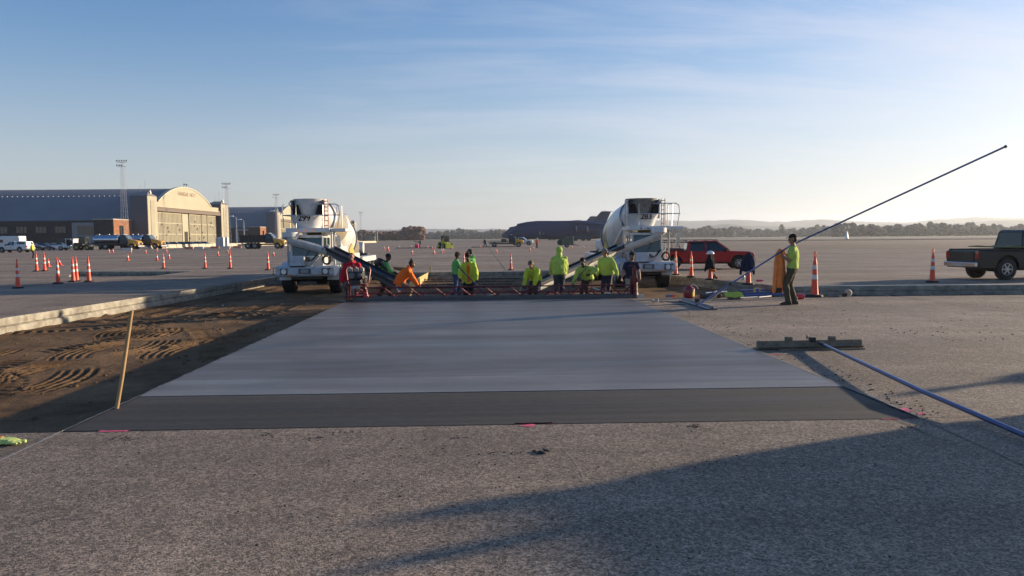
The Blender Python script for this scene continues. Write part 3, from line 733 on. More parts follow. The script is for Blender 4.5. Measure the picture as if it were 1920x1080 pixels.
# ---------------------------------------------------------------- medium work trucks (yellow hood, various beds)
YEL = M('yellow_cab_paint', (.62, .33, .03), .35, coat=.4, dirt=.2)
BLK = M('black_truck_paint', (.02, .02, .023), .4, dirt=.25)
def work_truck(label, kind, loc, rz, scale=1, group=None, L=8.6):
    t = thing('work_truck', label, 'truck', loc, rz, group, scale); hl = L / 2
    # frame
    MB().box((0, 0, .78), (L - .5, .9, .26)).build('chassis', dark_metal(), t)
    # hood (sloped), with fenders
    h = MB()
    h.loft([[(hl - 2.0, y, z) for y, z in ((-.95, .75), (-.95, 1.45), (-.75, 1.86), (.75, 1.86), (.95, 1.45), (.95, .75))],
            [(hl - 1.0, y, z) for y, z in ((-.92, .72), (-.92, 1.35), (-.68, 1.70), (.68, 1.70), (.92, 1.35), (.92, .72))],
            [(hl - .18, y, z) for y, z in ((-.80, .72), (-.82, 1.25), (-.60, 1.52), (.60, 1.52), (.82, 1.25), (.80, .72))],
            [(hl, y, z) for y, z in ((-.66, .80), (-.68, 1.18), (-.50, 1.38), (.50, 1.38), (.68, 1.18), (.66, .80))]])
    h.build('hood', YEL, t, smooth=35, bevel=.03)
    f = MB()
    for s in (-1, 1):
        f.loft([[(hl - 1.15 + .66 * math.cos(a), s * y, .62 + .66 * math.sin(a)) for a in [math.pi * k / 8 for k in range(9)]] for y in (.78, 1.16)], cap=False, closed=False)
        f.loft([[(hl - 1.15 + r * math.cos(a), s * 1.16, .62 + r * math.sin(a)) for a in [math.pi * k / 8 for k in range(9)]] for r in (.66, .56)], cap=False, closed=False)
    f.build('fender', YEL, t, smooth=True)
    MB().box((hl + .03, 0, 1.02), (.06, .86, .46)).build('grille', M('black_plastic', (.02, .02, .02), .5), t)
    MB().box((hl + .06, 0, .58), (.16, 2.2, .26)).build('bumper', M('pale_bumper', (.5, .5, .48), .4, .4), t, bevel=.03)
    for s in (-1, 1): MB().box((hl - .06, s * .70, 1.05), (.12, .22, .22)).build('headlight', M('headlight_glass', (.75, .75, .72), .1, coat=1), t)
    # cab
    cb = MB(); x1, x0 = hl - 1.85, hl - 3.35
    cb.loft([[(x0, s * 1.02, .95), (x0, s * 1.02, 1.7), (x0 + .05, s * .90, 2.62), (x1 - .55, s * .90, 2.62), (x1 + .02, s * 1.0, 1.80), (x1 + .02, s * 1.02, .95)] for s in (-1, 1)])
    cb.build('cab', BLK if kind != 'tank' else BLK, t, bevel=.04)
    g = dark_glass()
    for s in (-1, 1):
        w = MB(); w.faces([(x0 + .18, s * 1.018, 1.78), (x1 - .12, s * 1.018, 1.78), (x1 - .60, s * .925, 2.48), (x0 + .22, s * .925, 2.48)], ((0, 1, 2, 3),)); w.build('side_window', g, t)
        w = MB(); w.box((x1 + .02, s * 1.24, 2.15), (.08, .18, .42)); w.bar((x1 - .02, s * 1.0, 2.3), (x1 + .02, s * 1.2, 2.3), .03); w.build('mirror', chrome(), t)
    w = MB(); w.faces([(x1 + .045, -.86, 1.86), (x1 + .045, .86, 1.86), (x1 - .50, .80, 2.55), (x1 - .50, -.80, 2.55)], ((0, 1, 2, 3),)); w.build('windscreen', M('windscreen_glass', (.10, .13, .15), .06, coat=1), t)
    w = MB()
    for k in range(3): w.cyl((x1 - .8, -.5 + k * .5, 2.62), (x1 - .8, -.5 + k * .5, 2.74), .06)
    w.box((x1 - 1.0, 0, 2.70), (.3, 1.1, .12)); w.build('beacon_bar', M('pale_beacon', (.6, .6, .58), .3), t)
    # wheels
    for s in (-1, 1):
        wheel(t, (hl - 1.15, s * .98, .52), .52, .30, s, blocky=False)
        wheel(t, (-hl + 1.3, s * .86, .52), .52, .52, s, blocky=False)
        if kind in ('tank', 'dump'): wheel(t, (-hl + 2.5, s * .86, .52), .52, .52, s, blocky=False)
    bx1 = x0 - .12; bx0 = -hl
    if kind == 'tank':
        tk = MB(); pr = []
        n = 28
        prof = [(bx0 + .1, .55), (bx0 + .16, .80), (bx0 + .3, .92), (bx0 + .34, 1.0), (bx1 - .34, 1.0), (bx1 - .3, .92), (bx1 - .16, .80), (bx1 - .1, .55)]
        tk.loft([[(x, 1.18 * k * math.cos(2 * math.pi * i / n), 1.82 + .80 * k * math.sin(2 * math.pi * i / n)) for i in range(n)] for x, k in prof])
        tk.build('tank', M('polished_tank', (.58, .60, .64), .16, .95, var=.06, dirt=.1), t, smooth=30)
        b = MB()
        for x in (bx0 + .9, bx0 + 2.2, bx0 + 3.5):
            b.loft([[(x + dx, 1.20 * math.cos(2 * math.pi * i / n), 1.82 + .82 * math.sin(2 * math.pi * i / n)) for i in range(n)] for dx in (-.03, .03)], cap=False)
        b.build('tank_band', chrome(), t, smooth=True)
        b = MB(); b.box(((bx0 + bx1) / 2, 0, 2.66), (bx1 - bx0 - .8, .5, .05))
        for x in (bx0 + .8, bx0 + 2.6, bx0 + 3.6): b.cyl((x, 0, 2.62), (x, 0, 2.82), .22)
        b.build('catwalk', grey_metal(), t)
        b = MB()
        for s in (-1, 1): b.box(((bx0 + bx1) / 2, s * 1.1, 1.05), (bx1 - bx0, .10, .30))
        b.box(((bx0 + bx1) / 2, 0, 1.08), (bx1 - bx0, 2.1, .2)); b.build('side_skirt', BLK, t)
    elif kind == 'dump':
        b = MB(); b.loft([[(bx0, s * 1.16, 1.10), (bx0 - .12, s * 1.20, 2.35), (bx1 + .05, s * 1.20, 2.35), (bx1, s * 1.16, 1.10)] for s in (-1, 1)]); b.build('dump_box', BLK, t, bevel=.03)
        b = MB()
        for s in (-1, 1):
            for k in range(7): b.box((bx0 + .35 + k * (bx1 - bx0 - .6) / 6, s * 1.22, 1.72), (.09, .09, 1.2))
            b.box(((bx0 + bx1) / 2, s * 1.23, 2.36), (bx1 - bx0 + .2, .12, .12))
        b.build('box_rib', BLK, t)
    else:
        b = MB(); b.box(((bx0 + bx1) / 2, 0, 1.10), (bx1 - bx0, 2.4, .16)); b.build('flatbed', BLK, t)
        b = MB(); b.box((bx1 - .15, 0, 1.75), (.12, 2.3, 1.3)); b.build('headboard', M('rusty_board', (.20, .12, .04), .8, var=.3), t)
        b = MB()
        for k in range(5): b.box((bx1 - .9 - k * .02, -.7 + k * .35, 1.45), (1.1, .30, .55 + .1 * (k % 2)))
        b.build('stacked_load', M('brown_load', (.17, .11, .05), .9, var=.4), t)
    return t
def on_px(o, px, py, z=0): q = P(px, py, z); o.location = (q.x, q.y, z); return o
# ================================================================ FRONT-DISCHARGE MIXER TRUCKS (front looks along -Y)
def mixer(label, number, loc, rz=0, chute=None, dirty=.4, group='front-discharge concrete mixer trucks', operator=None):
    t = thing('concrete_mixer_truck', label, 'mixer truck', loc, rz, group)
    wp = white_paint()
    WP2 = M('mixer_white_paint', (.66, .66, .65), .38, var=.08, dirt=.55, scale=1.3, dirtcol=(.30, .28, .25), coat=.2)
    BLU = M('shaded_bumper_paint', (.52, .55, .60), .4, var=.08, dirt=.4)
    t.scale = (.93, 1, .975)
    # ---- bumper deck
    m = MB(); m.loft([[(x, -1.28, .72), (x, -1.34, .80), (x, -1.34, 1.06), (x, -1.26, 1.12), (x, .15, 1.12), (x, .15, .98), (x, -.9, .74)] for x in (-1.17, 1.17)]); m.build('bumper', BLU, t, bevel=.02)
    for s in (-1, 1): MB().box((s * .83, -1.345, .915), (.30, .04, .24)).build('lamp_housing', M('lamp_housing_grey', (.10, .10, .11), .5), t, bevel=.01)
    MB().box((0, -1.345, .93), (.50, .02, .20)).build('plate_holder', M('lamp_housing_grey', (.10, .10, .11), .5), t, bevel=.01)
    for s in (-1, 1):
        MB().cyl((s * .83, -1.36, .915), (s * .83, -1.385, .915), .105, .10, 20).build('headlight', M('headlight_glass', (.75, .75, .72), .1, coat=1), t, smooth=True)
        MB().box((s * .60, -1.35, .785), (.17, .03, .05)).build('marker_light', M('amber_lens', (.75, .28, .03), .25), t, bevel=.008)
    MB().box((0, -1.36, .93), (.30, .012, .13)).build('number_plate', M('plate_grey', (.30, .31, .33), .5), t)
    m = MB(); m.tube([(-1.20, -1.30, .78), (-1.25, -1.36, .85), (-1.25, -1.36, 1.02), (-1.20, -1.30, 1.08)], .014, 6); m.cyl((1.02, -1.345, 1.02), (1.02, -1.36, 1.02), .035); m.build('tow_loop', dark_metal(), t)
    # ---- chassis, axles, underside
    m = MB()
    for s in (-1, 1): m.box((s * .42, 4.2, .92), (.16, 10.4, .30))
    for y in (.1, 5.9, 7.2, 8.5): m.cyl((-.95, y, .55), (.95, y, .55), .10)
    m.box((0, -.6, .78), (1.2, .9, .35)); m.box((0, 1.6, .75), (.9, 1.6, .5)); m.box((.0, 9.4, 1.0), (1.6, .9, .8)); m.build('chassis', dark_metal(), t)
    for y, w in ((.1, .46), (5.9, .55), (7.2, .55), (8.5, .55)):
        for s in (-1, 1):
            wh = wheel(t, (s * 1.0, y, .55), .55, w, s, .50, M('wheel_white', (.5, .5, .48), .5, dirt=.5))
            wh.rotation_euler = (0, 0, R(-90)); 
            wh.location = (s * .97, y, .55)
    # ---- cab (narrow, centred), glass on all sides
    cx0, cx1 = -.62, .66; g = M('cab_glass', (.015, .035, .04), .05, coat=1)
    m = MB(); m.box((.02, -.25, 1.30), (1.28, 1.5, .42)); m.box((.02, .42, 1.85), (1.28, .16, .75)); m.box((.02, -.28, 2.26), (1.30, 1.46, .10))
    for x in (-.60, .64):
        m.bar((x, -.98, 1.45), (x, -.90, 2.24), .06, .06); m.bar((x, -.2, 1.45), (x, -.2, 2.24), .05)
    m.build('cab', WP2, t, bevel=.015)
    m = MB(); m.loft([[(cx0 + .03, y, z), (cx1 - .03, y, z), (cx1 - .03, y - .0, z + .0), (cx0 + .03, y, z)] for y, z in ((-.995, 1.49), (-.925, 2.22))], cap=False)
    m = MB(); m.faces([(cx0 + .02, -.99, 1.5), (cx1 - .02, -.99, 1.5), (cx1 - .02, -.915, 2.22), (cx0 + .02, -.915, 2.22)], ((0, 1, 2, 3),)); m.build('windscreen', g, t)
    for x in (cx0 - .002, cx1 + .002):
        m = MB(); m.faces([(x, -.95, 1.52), (x, -.23, 1.52), (x, -.23, 2.2), (x, -.88, 2.2)], ((0, 1, 2, 3),)); m.faces([(x, -.17, 1.52), (x, .36, 1.52), (x, .36, 2.2), (x, -.17, 2.2)], ((0, 1, 2, 3),)); m.build('side_window', g, t)
    # wiper, front boxes and hoses
    m = MB(); m.bar((.0, -1.01, 1.5), (.28, -.98, 1.98), .018); m.build('wiper', black_rubber(), t)
    MB().box((-.28, -1.16, 1.30), (.56, .42, .36)).build('hood_box', BLU, t, bevel=.03)
    MB().box((-.28, -1.14, 1.118), (.62, .48, .03)).build('hood_gasket', black_rubber(), t)
    m = MB()
    for k in range(4):
        m.tube([(-.05 + .05 * k, -1.0, 1.45), (.05 + .05 * k, -1.25, 1.30 + .02 * k), (.25, -1.30, 1.32), (.45, -1.25, 1.45 + .03 * k), (.58, -1.25, 1.62)], .014, 6)
    m.build('hydraulic_hose', black_rubber(), t, smooth=True)
    m = MB(); m.tube([(.22, -1.15, 1.15), (.60, -1.32, 1.55)], .055, 10); m.tube([(.60, -1.32, 1.55), (.72, -1.36, 1.72)], .03, 8); m.build('chute_ram', WP2, t, smooth=True)
    m = MB(); m.tube([(.82 + .17 * math.cos(a), -1.0 + .05 * math.sin(2 * a), 1.34 + .17 * math.sin(a)) for a in [2 * math.pi * k / 16 for k in range(17)]] , .03, 8)
    m.tube([(.82 + .13 * math.cos(a), -1.04, 1.34 + .14 * math.sin(a)) for a in [2 * math.pi * k / 16 for k in range(17)]] , .022, 8); m.build('coiled_hose', black_rubber(), t, smooth=True)
    # side engine/step housings behind
    MB().box((.98, .9, 1.5), (.30, 1.6, .7)).build('side_tank', WP2, t, bevel=.03); MB().box((-.98, .9, 1.4), (.30, 1.4, .55)).build('side_tank', WP2, t, bevel=.03)
    # ---- posts and upper platform
    m = MB()
    for x, y in ((-.74, -.98), (-.74, .6)): m.tube([(x, y, 1.1), (x, y, 2.42)], .032, 8)
    m.tube([(1.05, -.6, 1.1), (1.05, -.6, 2.42)], .045, 8); m.build('platform_post', M('post_grey', (.4, .41, .42), .5, dirt=.3), t, smooth=True)
    m = MB(); m.box((.10, -.35, 2.50), (1.76, 1.50, .17)); m.build('platform', WP2, t, bevel=.02)
    m = MB(); m.box((1.30, -.35, 2.50), (.62, 1.3, .13)); m.build('side_step', WP2, t, bevel=.02)
    m = MB()
    for k in range(3): MB().box((-.28 + k * .30, -1.108, 2.49), (.09, .02, .045)).build('clearance_light', M('orange_lens', (.7, .20, .06), .3, emit=.25) if number == '299' else M('dark_red_lens', (.30, .04, .03), .4), t)
    # ---- collector hopper
    def oval(cx, cy, rx, ry, z, n=28): return [(cx + rx * math.cos(2 * math.pi * i / n), cy + ry * math.sin(2 * math.pi * i / n), z) for i in range(n)]
    m = MB(); m.loft([oval(-.06, -.35, .44, .34, 2.45), oval(-.06, -.38, .64, .56, 2.92), oval(-.06, -.38, .70, .62, 3.08), oval(-.06, -.38, .67, .59, 3.08), oval(-.06, -.36, .40, .32, 2.55)]); m.build('discharge_hopper', WP2, t, smooth=50)
    # ---- drum mouth and charge hopper
    m = MB(); m.loft([oval(-.03, .05, .52, .50, 2.95), oval(-.03, .02, .56, .54, 3.2), oval(-.03, -.02, .66, .62, 3.62), oval(-.03, -.02, .70, .66, 3.74), oval(-.03, -.02, .66, .62, 3.74), oval(-.03, .0, .45, .42, 3.2), oval(-.03, .0, .45, .42, 3.1)]); m.build('charge_hopper', WP2 if number == '299' else M('caked_hopper_paint', (.20, .19, .18), .6, var=.3, scale=3, dirt=.7, dirtcol=(.05, .05, .05)), t, smooth=50)
    DK = M('drum_mouth_dark', (.018, .017, .016), .9)
    for s in (-1, 1):
        m = MB(); pl = [(s * .30, 3.10), (s * .66, 3.10), (s * .64, 3.36), (s * .54, 3.52), (s * .42, 3.50)]
        m.loft([[(x, -.50 - (.06 if abs(x) < .5 else -.10) + dy, z) for x, z in pl] for dy in (0, .5)]); m.build('hopper_opening', DK, t)
    m = MB()
    for x in (-.70, .66): m.box((x, -.15, 3.30), (.05, .65, .78))
    m.build('hopper_frame', M('post_grey', (.4, .41, .42), .5, dirt=.3), t)
    # ladder (chevron marked) on the right
    m = MB()
    for x in (.70, .86): m.tube([(x, -.72, 2.55), (x, -.68, 3.72)], .02, 6)
    for k in range(6): m.tube([(.70, -.72, 2.68 + k * .19), (.86, -.72, 2.68 + k * .19)], .016, 6)
    m.build('ladder', M('ladder_red_white', (.42, .16, .12), .5, var=.5, scale=9), t, smooth=True)
    # hoses over the top
    m = MB(); m.tube([(.62, -.5, 3.4), (.70, -.6, 3.62), (.62, -.62, 3.68), (.50, -.6, 3.60)], .022, 6); m.tube([(-.62, -.55, 3.3), (-.76, -.6, 3.55), (-.66, -.62, 3.66), (-.5, -.5, 3.66)], .02, 6); m.build('water_hose', black_rubber(), t, smooth=True)
    # ---- railing
    m = MB(); rr = .021; yf = -1.06
    m.tube([(-.86, yf, 2.58), (-.90, yf, 3.42), (-.84, yf, 3.50)], rr, 6); m.tube([(-.88, yf, 3.08), (.95, yf, 3.08)], rr, 6)
    m.tube([(-.36, yf, 2.58), (-.36, yf, 3.50)], .011, 6)
    m.tube([(.25, yf, 3.50), (1.24, yf, 3.50), (1.36, yf, 3.42), (1.40, yf, 3.15), (1.30, yf, 2.60)], rr, 6)
    m.tube([(.95, yf, 3.08), (1.42, yf, 3.08)], rr, 6); m.tube([(.72, yf, 2.58), (.72, yf, 3.50)], rr, 6)
    m.tube([(1.10, -.9, 2.58), (1.22, -.6, 3.5), (1.22, .2, 3.5), (1.22, .25, 2.6)], rr, 6); m.tube([(-.88, yf, 3.08), (-.88, .2, 3.08), (-.88, .2, 2.58)], rr, 6)
    m.build('guard_rail', M('rail_silver', (.5, .5, .5), .35, .6), t, smooth=True)
    # ---- drum: tilted, wide in the middle, tapering to the mouth at the front
    ax = Vector((0, math.cos(R(-16)), math.sin(R(-16)))); c0 = Vector((0, .15, 3.28))
    prof = [(0.50, .0), (.62, .35), (.74, .9), (.92, 1.7), (1.04, 2.5), (1.08, 3.1), (1.08, 4.2), (1.02, 4.9), (.98, 5.6), (.70, 6.1), (.30, 6.3)]
    m = MB(); m.lathe(prof, 40, c0, ax); 
    dm = bpy.data.materials.get('mixer_drum_paint') or None
    if dm is None:
        dm = bpy.data.materials.new('mixer_drum_paint'); dm.use_nodes = True; tr = dm.node_tree; b = tr.nodes['Principled BSDF']; L = tr.links.new
        tcn = tr.nodes.new('ShaderNodeTexCoord'); sp = tr.nodes.new('ShaderNodeSeparateXYZ'); L(tcn.outputs['Object'], sp.inputs[0])
        def mt(op, a, c=None, cl=False):
            n = tr.nodes.new('ShaderNodeMath'); n.operation = op; n.use_clamp = cl
            for i, v in enumerate((a, c)):
                if v is None: continue
                if isinstance(v, (int, float)): n.inputs[i].default_value = v
                else: L(v, n.inputs[i])
            return n.outputs[0]
        # tan band spiralling round the white drum
        angn = mt('ARCTAN2', sp.outputs[0], mt('SUBTRACT', sp.outputs[2], mt('SUBTRACT', 3.3, mt('MULTIPLY', sp.outputs[1], .287))))
        v = mt('FRACT', mt('ADD', mt('MULTIPLY', angn, .159), mt('MULTIPLY', sp.outputs[1], .30)))
        f = mt('GREATER_THAN', v, .62)
        y1 = mt('GREATER_THAN', sp.outputs[1], 1.1); f = mt('MULTIPLY', f, y1)
        mx = tr.nodes.new('ShaderNodeMixRGB'); L(f, mx.inputs[0]); mx.inputs[1].default_value = (.66, .66, .64, 1); mx.inputs[2].default_value = (.30, .25, .17, 1)
        no = tr.nodes.new('ShaderNodeTexNoise'); no.inputs['Scale'].default_value = 2.4; no.inputs['Detail'].default_value = 8; L(tcn.outputs['Object'], no.inputs[0])
        mr_ = tr.nodes.new('ShaderNodeMapRange'); L(no.outputs[0], mr_.inputs[0]); mr_.inputs[1].default_value = .5; mr_.inputs[2].default_value = .75; mr_.inputs[4].default_value = .5
        m2 = tr.nodes.new('ShaderNodeMixRGB'); L(mr_.outputs[0], m2.inputs[0]); L(mx.outputs[0], m2.inputs[1]); m2.inputs[2].default_value = (.28, .26, .23, 1)
        L(m2.outputs[0], b.inputs['Base Color']); b.inputs['Roughness'].default_value = .35; b.inputs['Coat Weight'].default_value = .3
    dr = m.build('drum', dm, t, smooth=25)
    m = MB()
    for y, r_ in ((.88, .77), (4.15, 1.11)):
        m.lathe([(r_ - .04, y - .05), (r_ + .03, y - .04), (r_ + .03, y + .04), (r_ - .04, y + .05)], 40, c0, ax)
    m.build('drum_ring', M('ring_steel', (.22, .22, .22), .5, .5), dr, smooth=30)
    # drum pedestal, yellow guards, fenders and water tank
    m = MB(); m.box((0, 1.05, 1.9), (1.3, .22, 1.5)); m.bar((.55, .9, 2.7), (.95, 2.8, 1.3), .10); m.bar((-.55, .9, 2.7), (-.95, 2.8, 1.3), .10); m.build('drum_support', WP2, t, bevel=.02); MB().box((0, 6.4, 1.6), (1.4, .4, 1.0)).build('drum_pedestal', WP2, t, bevel=.02)
    YG = M('guard_yellow', (.50, .36, .06), .5, dirt=.3)
    for s in (-1, 1):
        m = MB(); m.loft([[(s * 1.22, 2.2, 1.15), (s * 1.22, 1.7, 1.7), (s * 1.22, 2.4, 1.95), (s * 1.22, 3.0, 1.5)], [(s * 1.17, 2.2, 1.15), (s * 1.17, 1.7, 1.7), (s * 1.17, 2.4, 1.95), (s * 1.17, 3.0, 1.5)]])
        m.build('drum_guard', YG, t)
    MB().box((.12, -.0, 2.30), (.60, .06, .30), rx=.5).build('yellow_plate', YG, t)
    for s in (-1, 1):
        m = MB(); m.loft([[(s * 1.22, y, z) for y, z in ((4.9, 1.05), (5.1, 1.3), (9.2, 1.3), (9.4, 1.05))], [(s * .72, y, z) for y, z in ((4.9, 1.05), (5.1, 1.3), (9.2, 1.3), (9.4, 1.05))]])
        m.build('mudguard', WP2, t, bevel=.01); m = MB(); m.loft([[(s * x, .1 + .72 * math.cos(a), .55 + .70 * math.sin(a)) for a in [math.pi * k / 8 for k in range(9)]] for x in (.74, 1.22)], cap=False, closed=False); m.build('mudguard', WP2, t, bevel=.01)
        MB().box((s * 1.05, 3.6, 1.25), (.34, 1.3, .55)).build('side_box', WP2, t, bevel=.01)
    m = MB(); m.cyl((-.55, 9.2, 1.7), (.55, 9.2, 1.7), .30, n=20); m.build('water_tank', WP2, t, smooth=30)
    # mirrors
    for s in (-1, 1):
        m = MB(); m.bar((s * .95, -1.0, 2.40), (s * 1.30, -1.05, 2.30), .03); m.box((s * 1.33, -1.06, 2.08), (.17, .06, .40)); m.cyl((s * 1.33, -1.09, 1.80), (s * 1.33, -1.03, 1.80), .09); m.bar((s * 1.33, -1.05, 1.8), (s * 1.33, -1.05, 2.2), .025)
        if s > 0: m.build('mirror', chrome(), t, bevel=.02)
        else: m.bm.free()
    # number on the hopper, small marks on the bumper
    text_obj('truck_number', number, .34, M('number_black', (.015, .015, .015), .6), t, Matrix.Translation((-.04, -1.045, 2.965)) @ Matrix.Rotation(R(90) + R(10), 4, 'X'), .003)
    # ---- chute: trough of two pieces
    if chute:
        a, b, c = [Vector(p) for p in chute]
        def trough(name, p, q, r, mm_, lip=True, th=.03):
            m = MB(); d = (q - p).normalized(); x, y = frame(d)
            up_ = Vector((0, 0, 1)); yy = (up_ - d * up_.dot(d)).normalized(); xx = d.cross(yy).normalized()
            rings = []
            for pp in (p, q):
                o_, i_ = [], []
                for k in range(11):
                    an = math.pi + math.pi * k / 10
                    o_.append(pp + xx * r * math.cos(an) + yy * (r * 1.05 * math.sin(an)))
                    i_.append(pp + xx * (r - th) * math.cos(an) + yy * ((r - th) * 1.05 * math.sin(an)))
                rings.append(o_ + i_[::-1])
            m.loft(rings); return m.build(name, mm_, t, smooth=40)
        trough('chute', a, b, .27, WP2)
        CHD = M('chute_steel', (.16, .18, .22), .45, .5, dirt=.5) if number == '299' else M('chute_white', (.55, .55, .50), .5, dirt=.6)
        o = trough('chute_extension', b, c, .235, CHD)
        m = MB(); d = (c - b).normalized(); yy = (Vector((0, 0, 1)) - d * d.z).normalized(); xx = d.cross(yy).normalized()
        for s in (-1, 1): m.bar(b + xx * .235 * s + yy * .03, c + xx * .235 * s + yy * .03, .045, .13)
        m.build('chute_lip', black_rubber(), o)
        m = MB(); m.cyl(b - d * .12 - yy * .34, b - d * .12 + yy * .1, .07); m.cyl(b - xx * .36, b + xx * .36, .05)
        m.bar(b - yy * .24, b + d * 1.1 - yy * .27, .06); m.cyl(b + d * 1.5 - yy * .27, b + d * 2.6 - yy * .28, .04); m.build('chute_hinge', M('post_grey', (.4, .41, .42), .5, dirt=.3), o, smooth=30)
        m = MB(); m.lathe([(.20, 0), (.33, .12), (.33, .30), (.26, .30), (.16, .05)], 20, a + Vector((0, .0, -.1)), Vector((0, 0, 1))); m.build('chute_pivot', WP2, t, smooth=30)
    return t
# ---- truck 299, nose towards us in the excavation; truck 283 to the right
L299 = G(585, 29.3, PIT - .02); L283 = G(1203, 30.9, PIT - .02)
def unsc(v): return Vector((v.x / .93, v.y, v.z / .975))
end1 = PD(753, 534, 24.6); end1 = Vector((end1.x, end1.y, end1.z))
end2 = PD(1005, 534, 25.6)
mid1 = PD(618, 466, 27.7); mid2 = PD(1165, 462, 29.8)
mixer('white front-discharge mixer truck numbered 299, chute swung out behind the worker in the red hoodie', '299', L299, 0,
      [Vector((-.52, -1.35, 2.22)), unsc(mid1 - L299), unsc(end1 - L299)])
mixer('white front-discharge mixer truck numbered 283, chute reaching down left behind the lime workers', '283', L283, 0,
      [Vector((.42, -1.35, 2.30)), unsc(mid2 - L283), unsc(end2 - L283)])
# ================================================================ HANGARS, TOWERS, WALL, AIRCRAFT, WOODS
def camrot(): return -YAW
CREAM = M('cream_paint', (.36, .325, .235), .8, var=.06, scale=.1, dirt=.12, dirtcol=(.4, .34, .24))
CREAM2 = M('door_paint', (.25, .23, .16), .75, var=.10, scale=.3, dirt=.2, dirtcol=(.25, .22, .15))
ROOF = M('hangar_roofing', (.16, .165, .18), .7, var=.12, scale=.05, dirt=.2, dirtcol=(.11, .11, .12))
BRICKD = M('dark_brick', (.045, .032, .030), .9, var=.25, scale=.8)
BRICK_SUNLIT = M('sunlit_orange_brick', (.24, .105, .05), .9, var=.18, scale=.8)  # sunlit tone of the annex end wall put into the brick colour
PYLON_SHADE = M('shaded_pylon_grey', (.105, .105, .12), .8, var=.06, scale=.1)  # shade of the unlit pylon sides put into the body colour
def hangar(label, X, Y0, Y1, length, loc_extra=(0, 0), text=None, annex=True):
    """local x = camera right, local y = depth; the front faces +x at x=0"""
    k = (Y1 - Y0) / 86.0; H = 25.5; ym = 43 * k
    t = thing('hangar', label, 'hangar', CW(X, Y0), camrot(), None if not text else None)
    # vault
    hw, zs = 41 * k, 9.6; rad = (hw ** 2 + (H - zs) ** 2) / (2 * (H - zs)); zc = H - rad; a0 = math.asin(hw / rad)
    m = MB(); n = 48
    for x0, x1 in ((-length, -1.2),):
        rows = []
        for i in range(n + 1):
            a = -a0 + 2 * a0 * i / n; y, z = ym + rad * math.sin(a), zc + rad * math.cos(a); rows.append([(x0, y, z), (x1, y, z)])
        m.loft(rows, cap=False, closed=False)
        m.loft([[(x0, ym + hw, zs), (x1, ym + hw, zs)], [(x0, ym + hw, 0), (x1, ym + hw, 0)]], cap=False, closed=False)
        m.loft([[(x0, ym - hw, zs), (x1, ym - hw, zs)], [(x0, ym - hw, 0), (x1, ym - hw, 0)]], cap=False, closed=False)
    roof = m.build('vaulted_roof', ROOF, t, smooth=60)
    m = MB(); a = -a0 * .52
    yy, zz = ym + rad * math.sin(a), zc + rad * math.cos(a)
    for i in range(int(length / 2.2)): m.box((-3 - i * 2.2, yy, zz + .10), (.55, .4, .25))
    m.build('roof_vent_row', M('vent_pale', (.5, .5, .48), .6), roof)['kind'] = 'stuff'
    # facade with arched top above the door
    p0, p1 = 8.0 * k, 76.5 * k; zsh = 18.1; hw2 = 27.5 * k; ca = (p0 + p1) / 2 - 3 * k; rise = H - zsh; r2 = (hw2 ** 2 + rise ** 2) / (2 * rise); b0 = math.asin(hw2 / r2)
    poly = [(p0, 14.6), (p1, 14.6), (p1, zsh)] + [(ca + r2 * math.sin(b0 - 2 * b0 * i / 28), H - r2 + r2 * math.cos(b0 - 2 * b0 * i / 28)) for i in range(29)] + [(p0, zsh)]
    m = MB(); m.prism(poly, -1.2, 0, 'x'); fac = m.build('facade_wall', CREAM, t)
    m = MB(); rows = []
    for i in range(41):
        a = b0 - 2 * b0 * i / 40; c, s_ = math.cos(a), math.sin(a)
        rows.append([(xx, ca + (r2 + rr) * s_, H - r2 + (r2 + rr) * c) for xx, rr in ((-1.3, .0), (.25, .0), (.25, .5), (-1.3, .5))])
    m.loft(rows); m.build('arch_coping', M('cream_trim', (.42, .40, .31), .7), fac, smooth=40)
    m = MB(); m.box((.35, (p0 + p1) / 2, 14.9), (1.1, p1 - p0 - .4, 1.5)); m.build('lintel', M('lintel_brown', (.15, .115, .09), .8), t)
    m = MB(); m.box((.2, (p0 + p1) / 2, 16.1), (.7, p1 - p0 - .4, .5)); m.build('cornice', CREAM, t)
    m = MB(); m.box((-1.5, (p0 + p1) / 2, 7.2), (.4, p1 - p0, 14.2)); m.build('door_reveal', M('door_recess', (.03, .027, .022), .9), t)
    # sliding door leaves
    span = p1 - p0; edges = [0, .40, .50, .605, .705, .80, .895, .965]
    for i, (u0, u1) in enumerate(zip(edges, edges[1:])):
        y0, y1 = p0 + span * u0 + .35, p0 + span * u1 - .35; xo = -.9 + .10 * (i % 3)
        m = MB(); m.box((xo, (y0 + y1) / 2, 7.0), (.2, y1 - y0, 13.9)); d = m.build('door_leaf', CREAM2 if i != 1 else CREAM, t)
        m = MB()
        if i != 1:
            nn = max(3, int((y1 - y0) / 1.25))
            for j in range(nn + 1): m.box((xo + .16, y0 + (y1 - y0) * j / nn, 7.0), (.16, .22, 13.7))
            for z in (.35, 4.6, 9.3, 13.7): m.box((xo + .2, (y0 + y1) / 2, z), (.2, y1 - y0, .42))
            m.build('door_rib', CREAM, d)
            m = MB(); rr = random.Random(i)
            for j in range(3 if i else 7): m.box((xo + .24, y0 + rr.random() * (y1 - y0), 2 + rr.random() * 9), (.12, .9, .8))
            m.build('door_pane', M('pane_dark', (.09, .08, .06), .3), d)
        else:
            m.box((xo + .14, (y0 + y1) / 2 + .3, 2.9), (.12, (y1 - y0) * .55, 5.8)); m.build('wicket_door', M('door_recess', (.03, .027, .022), .9), d)
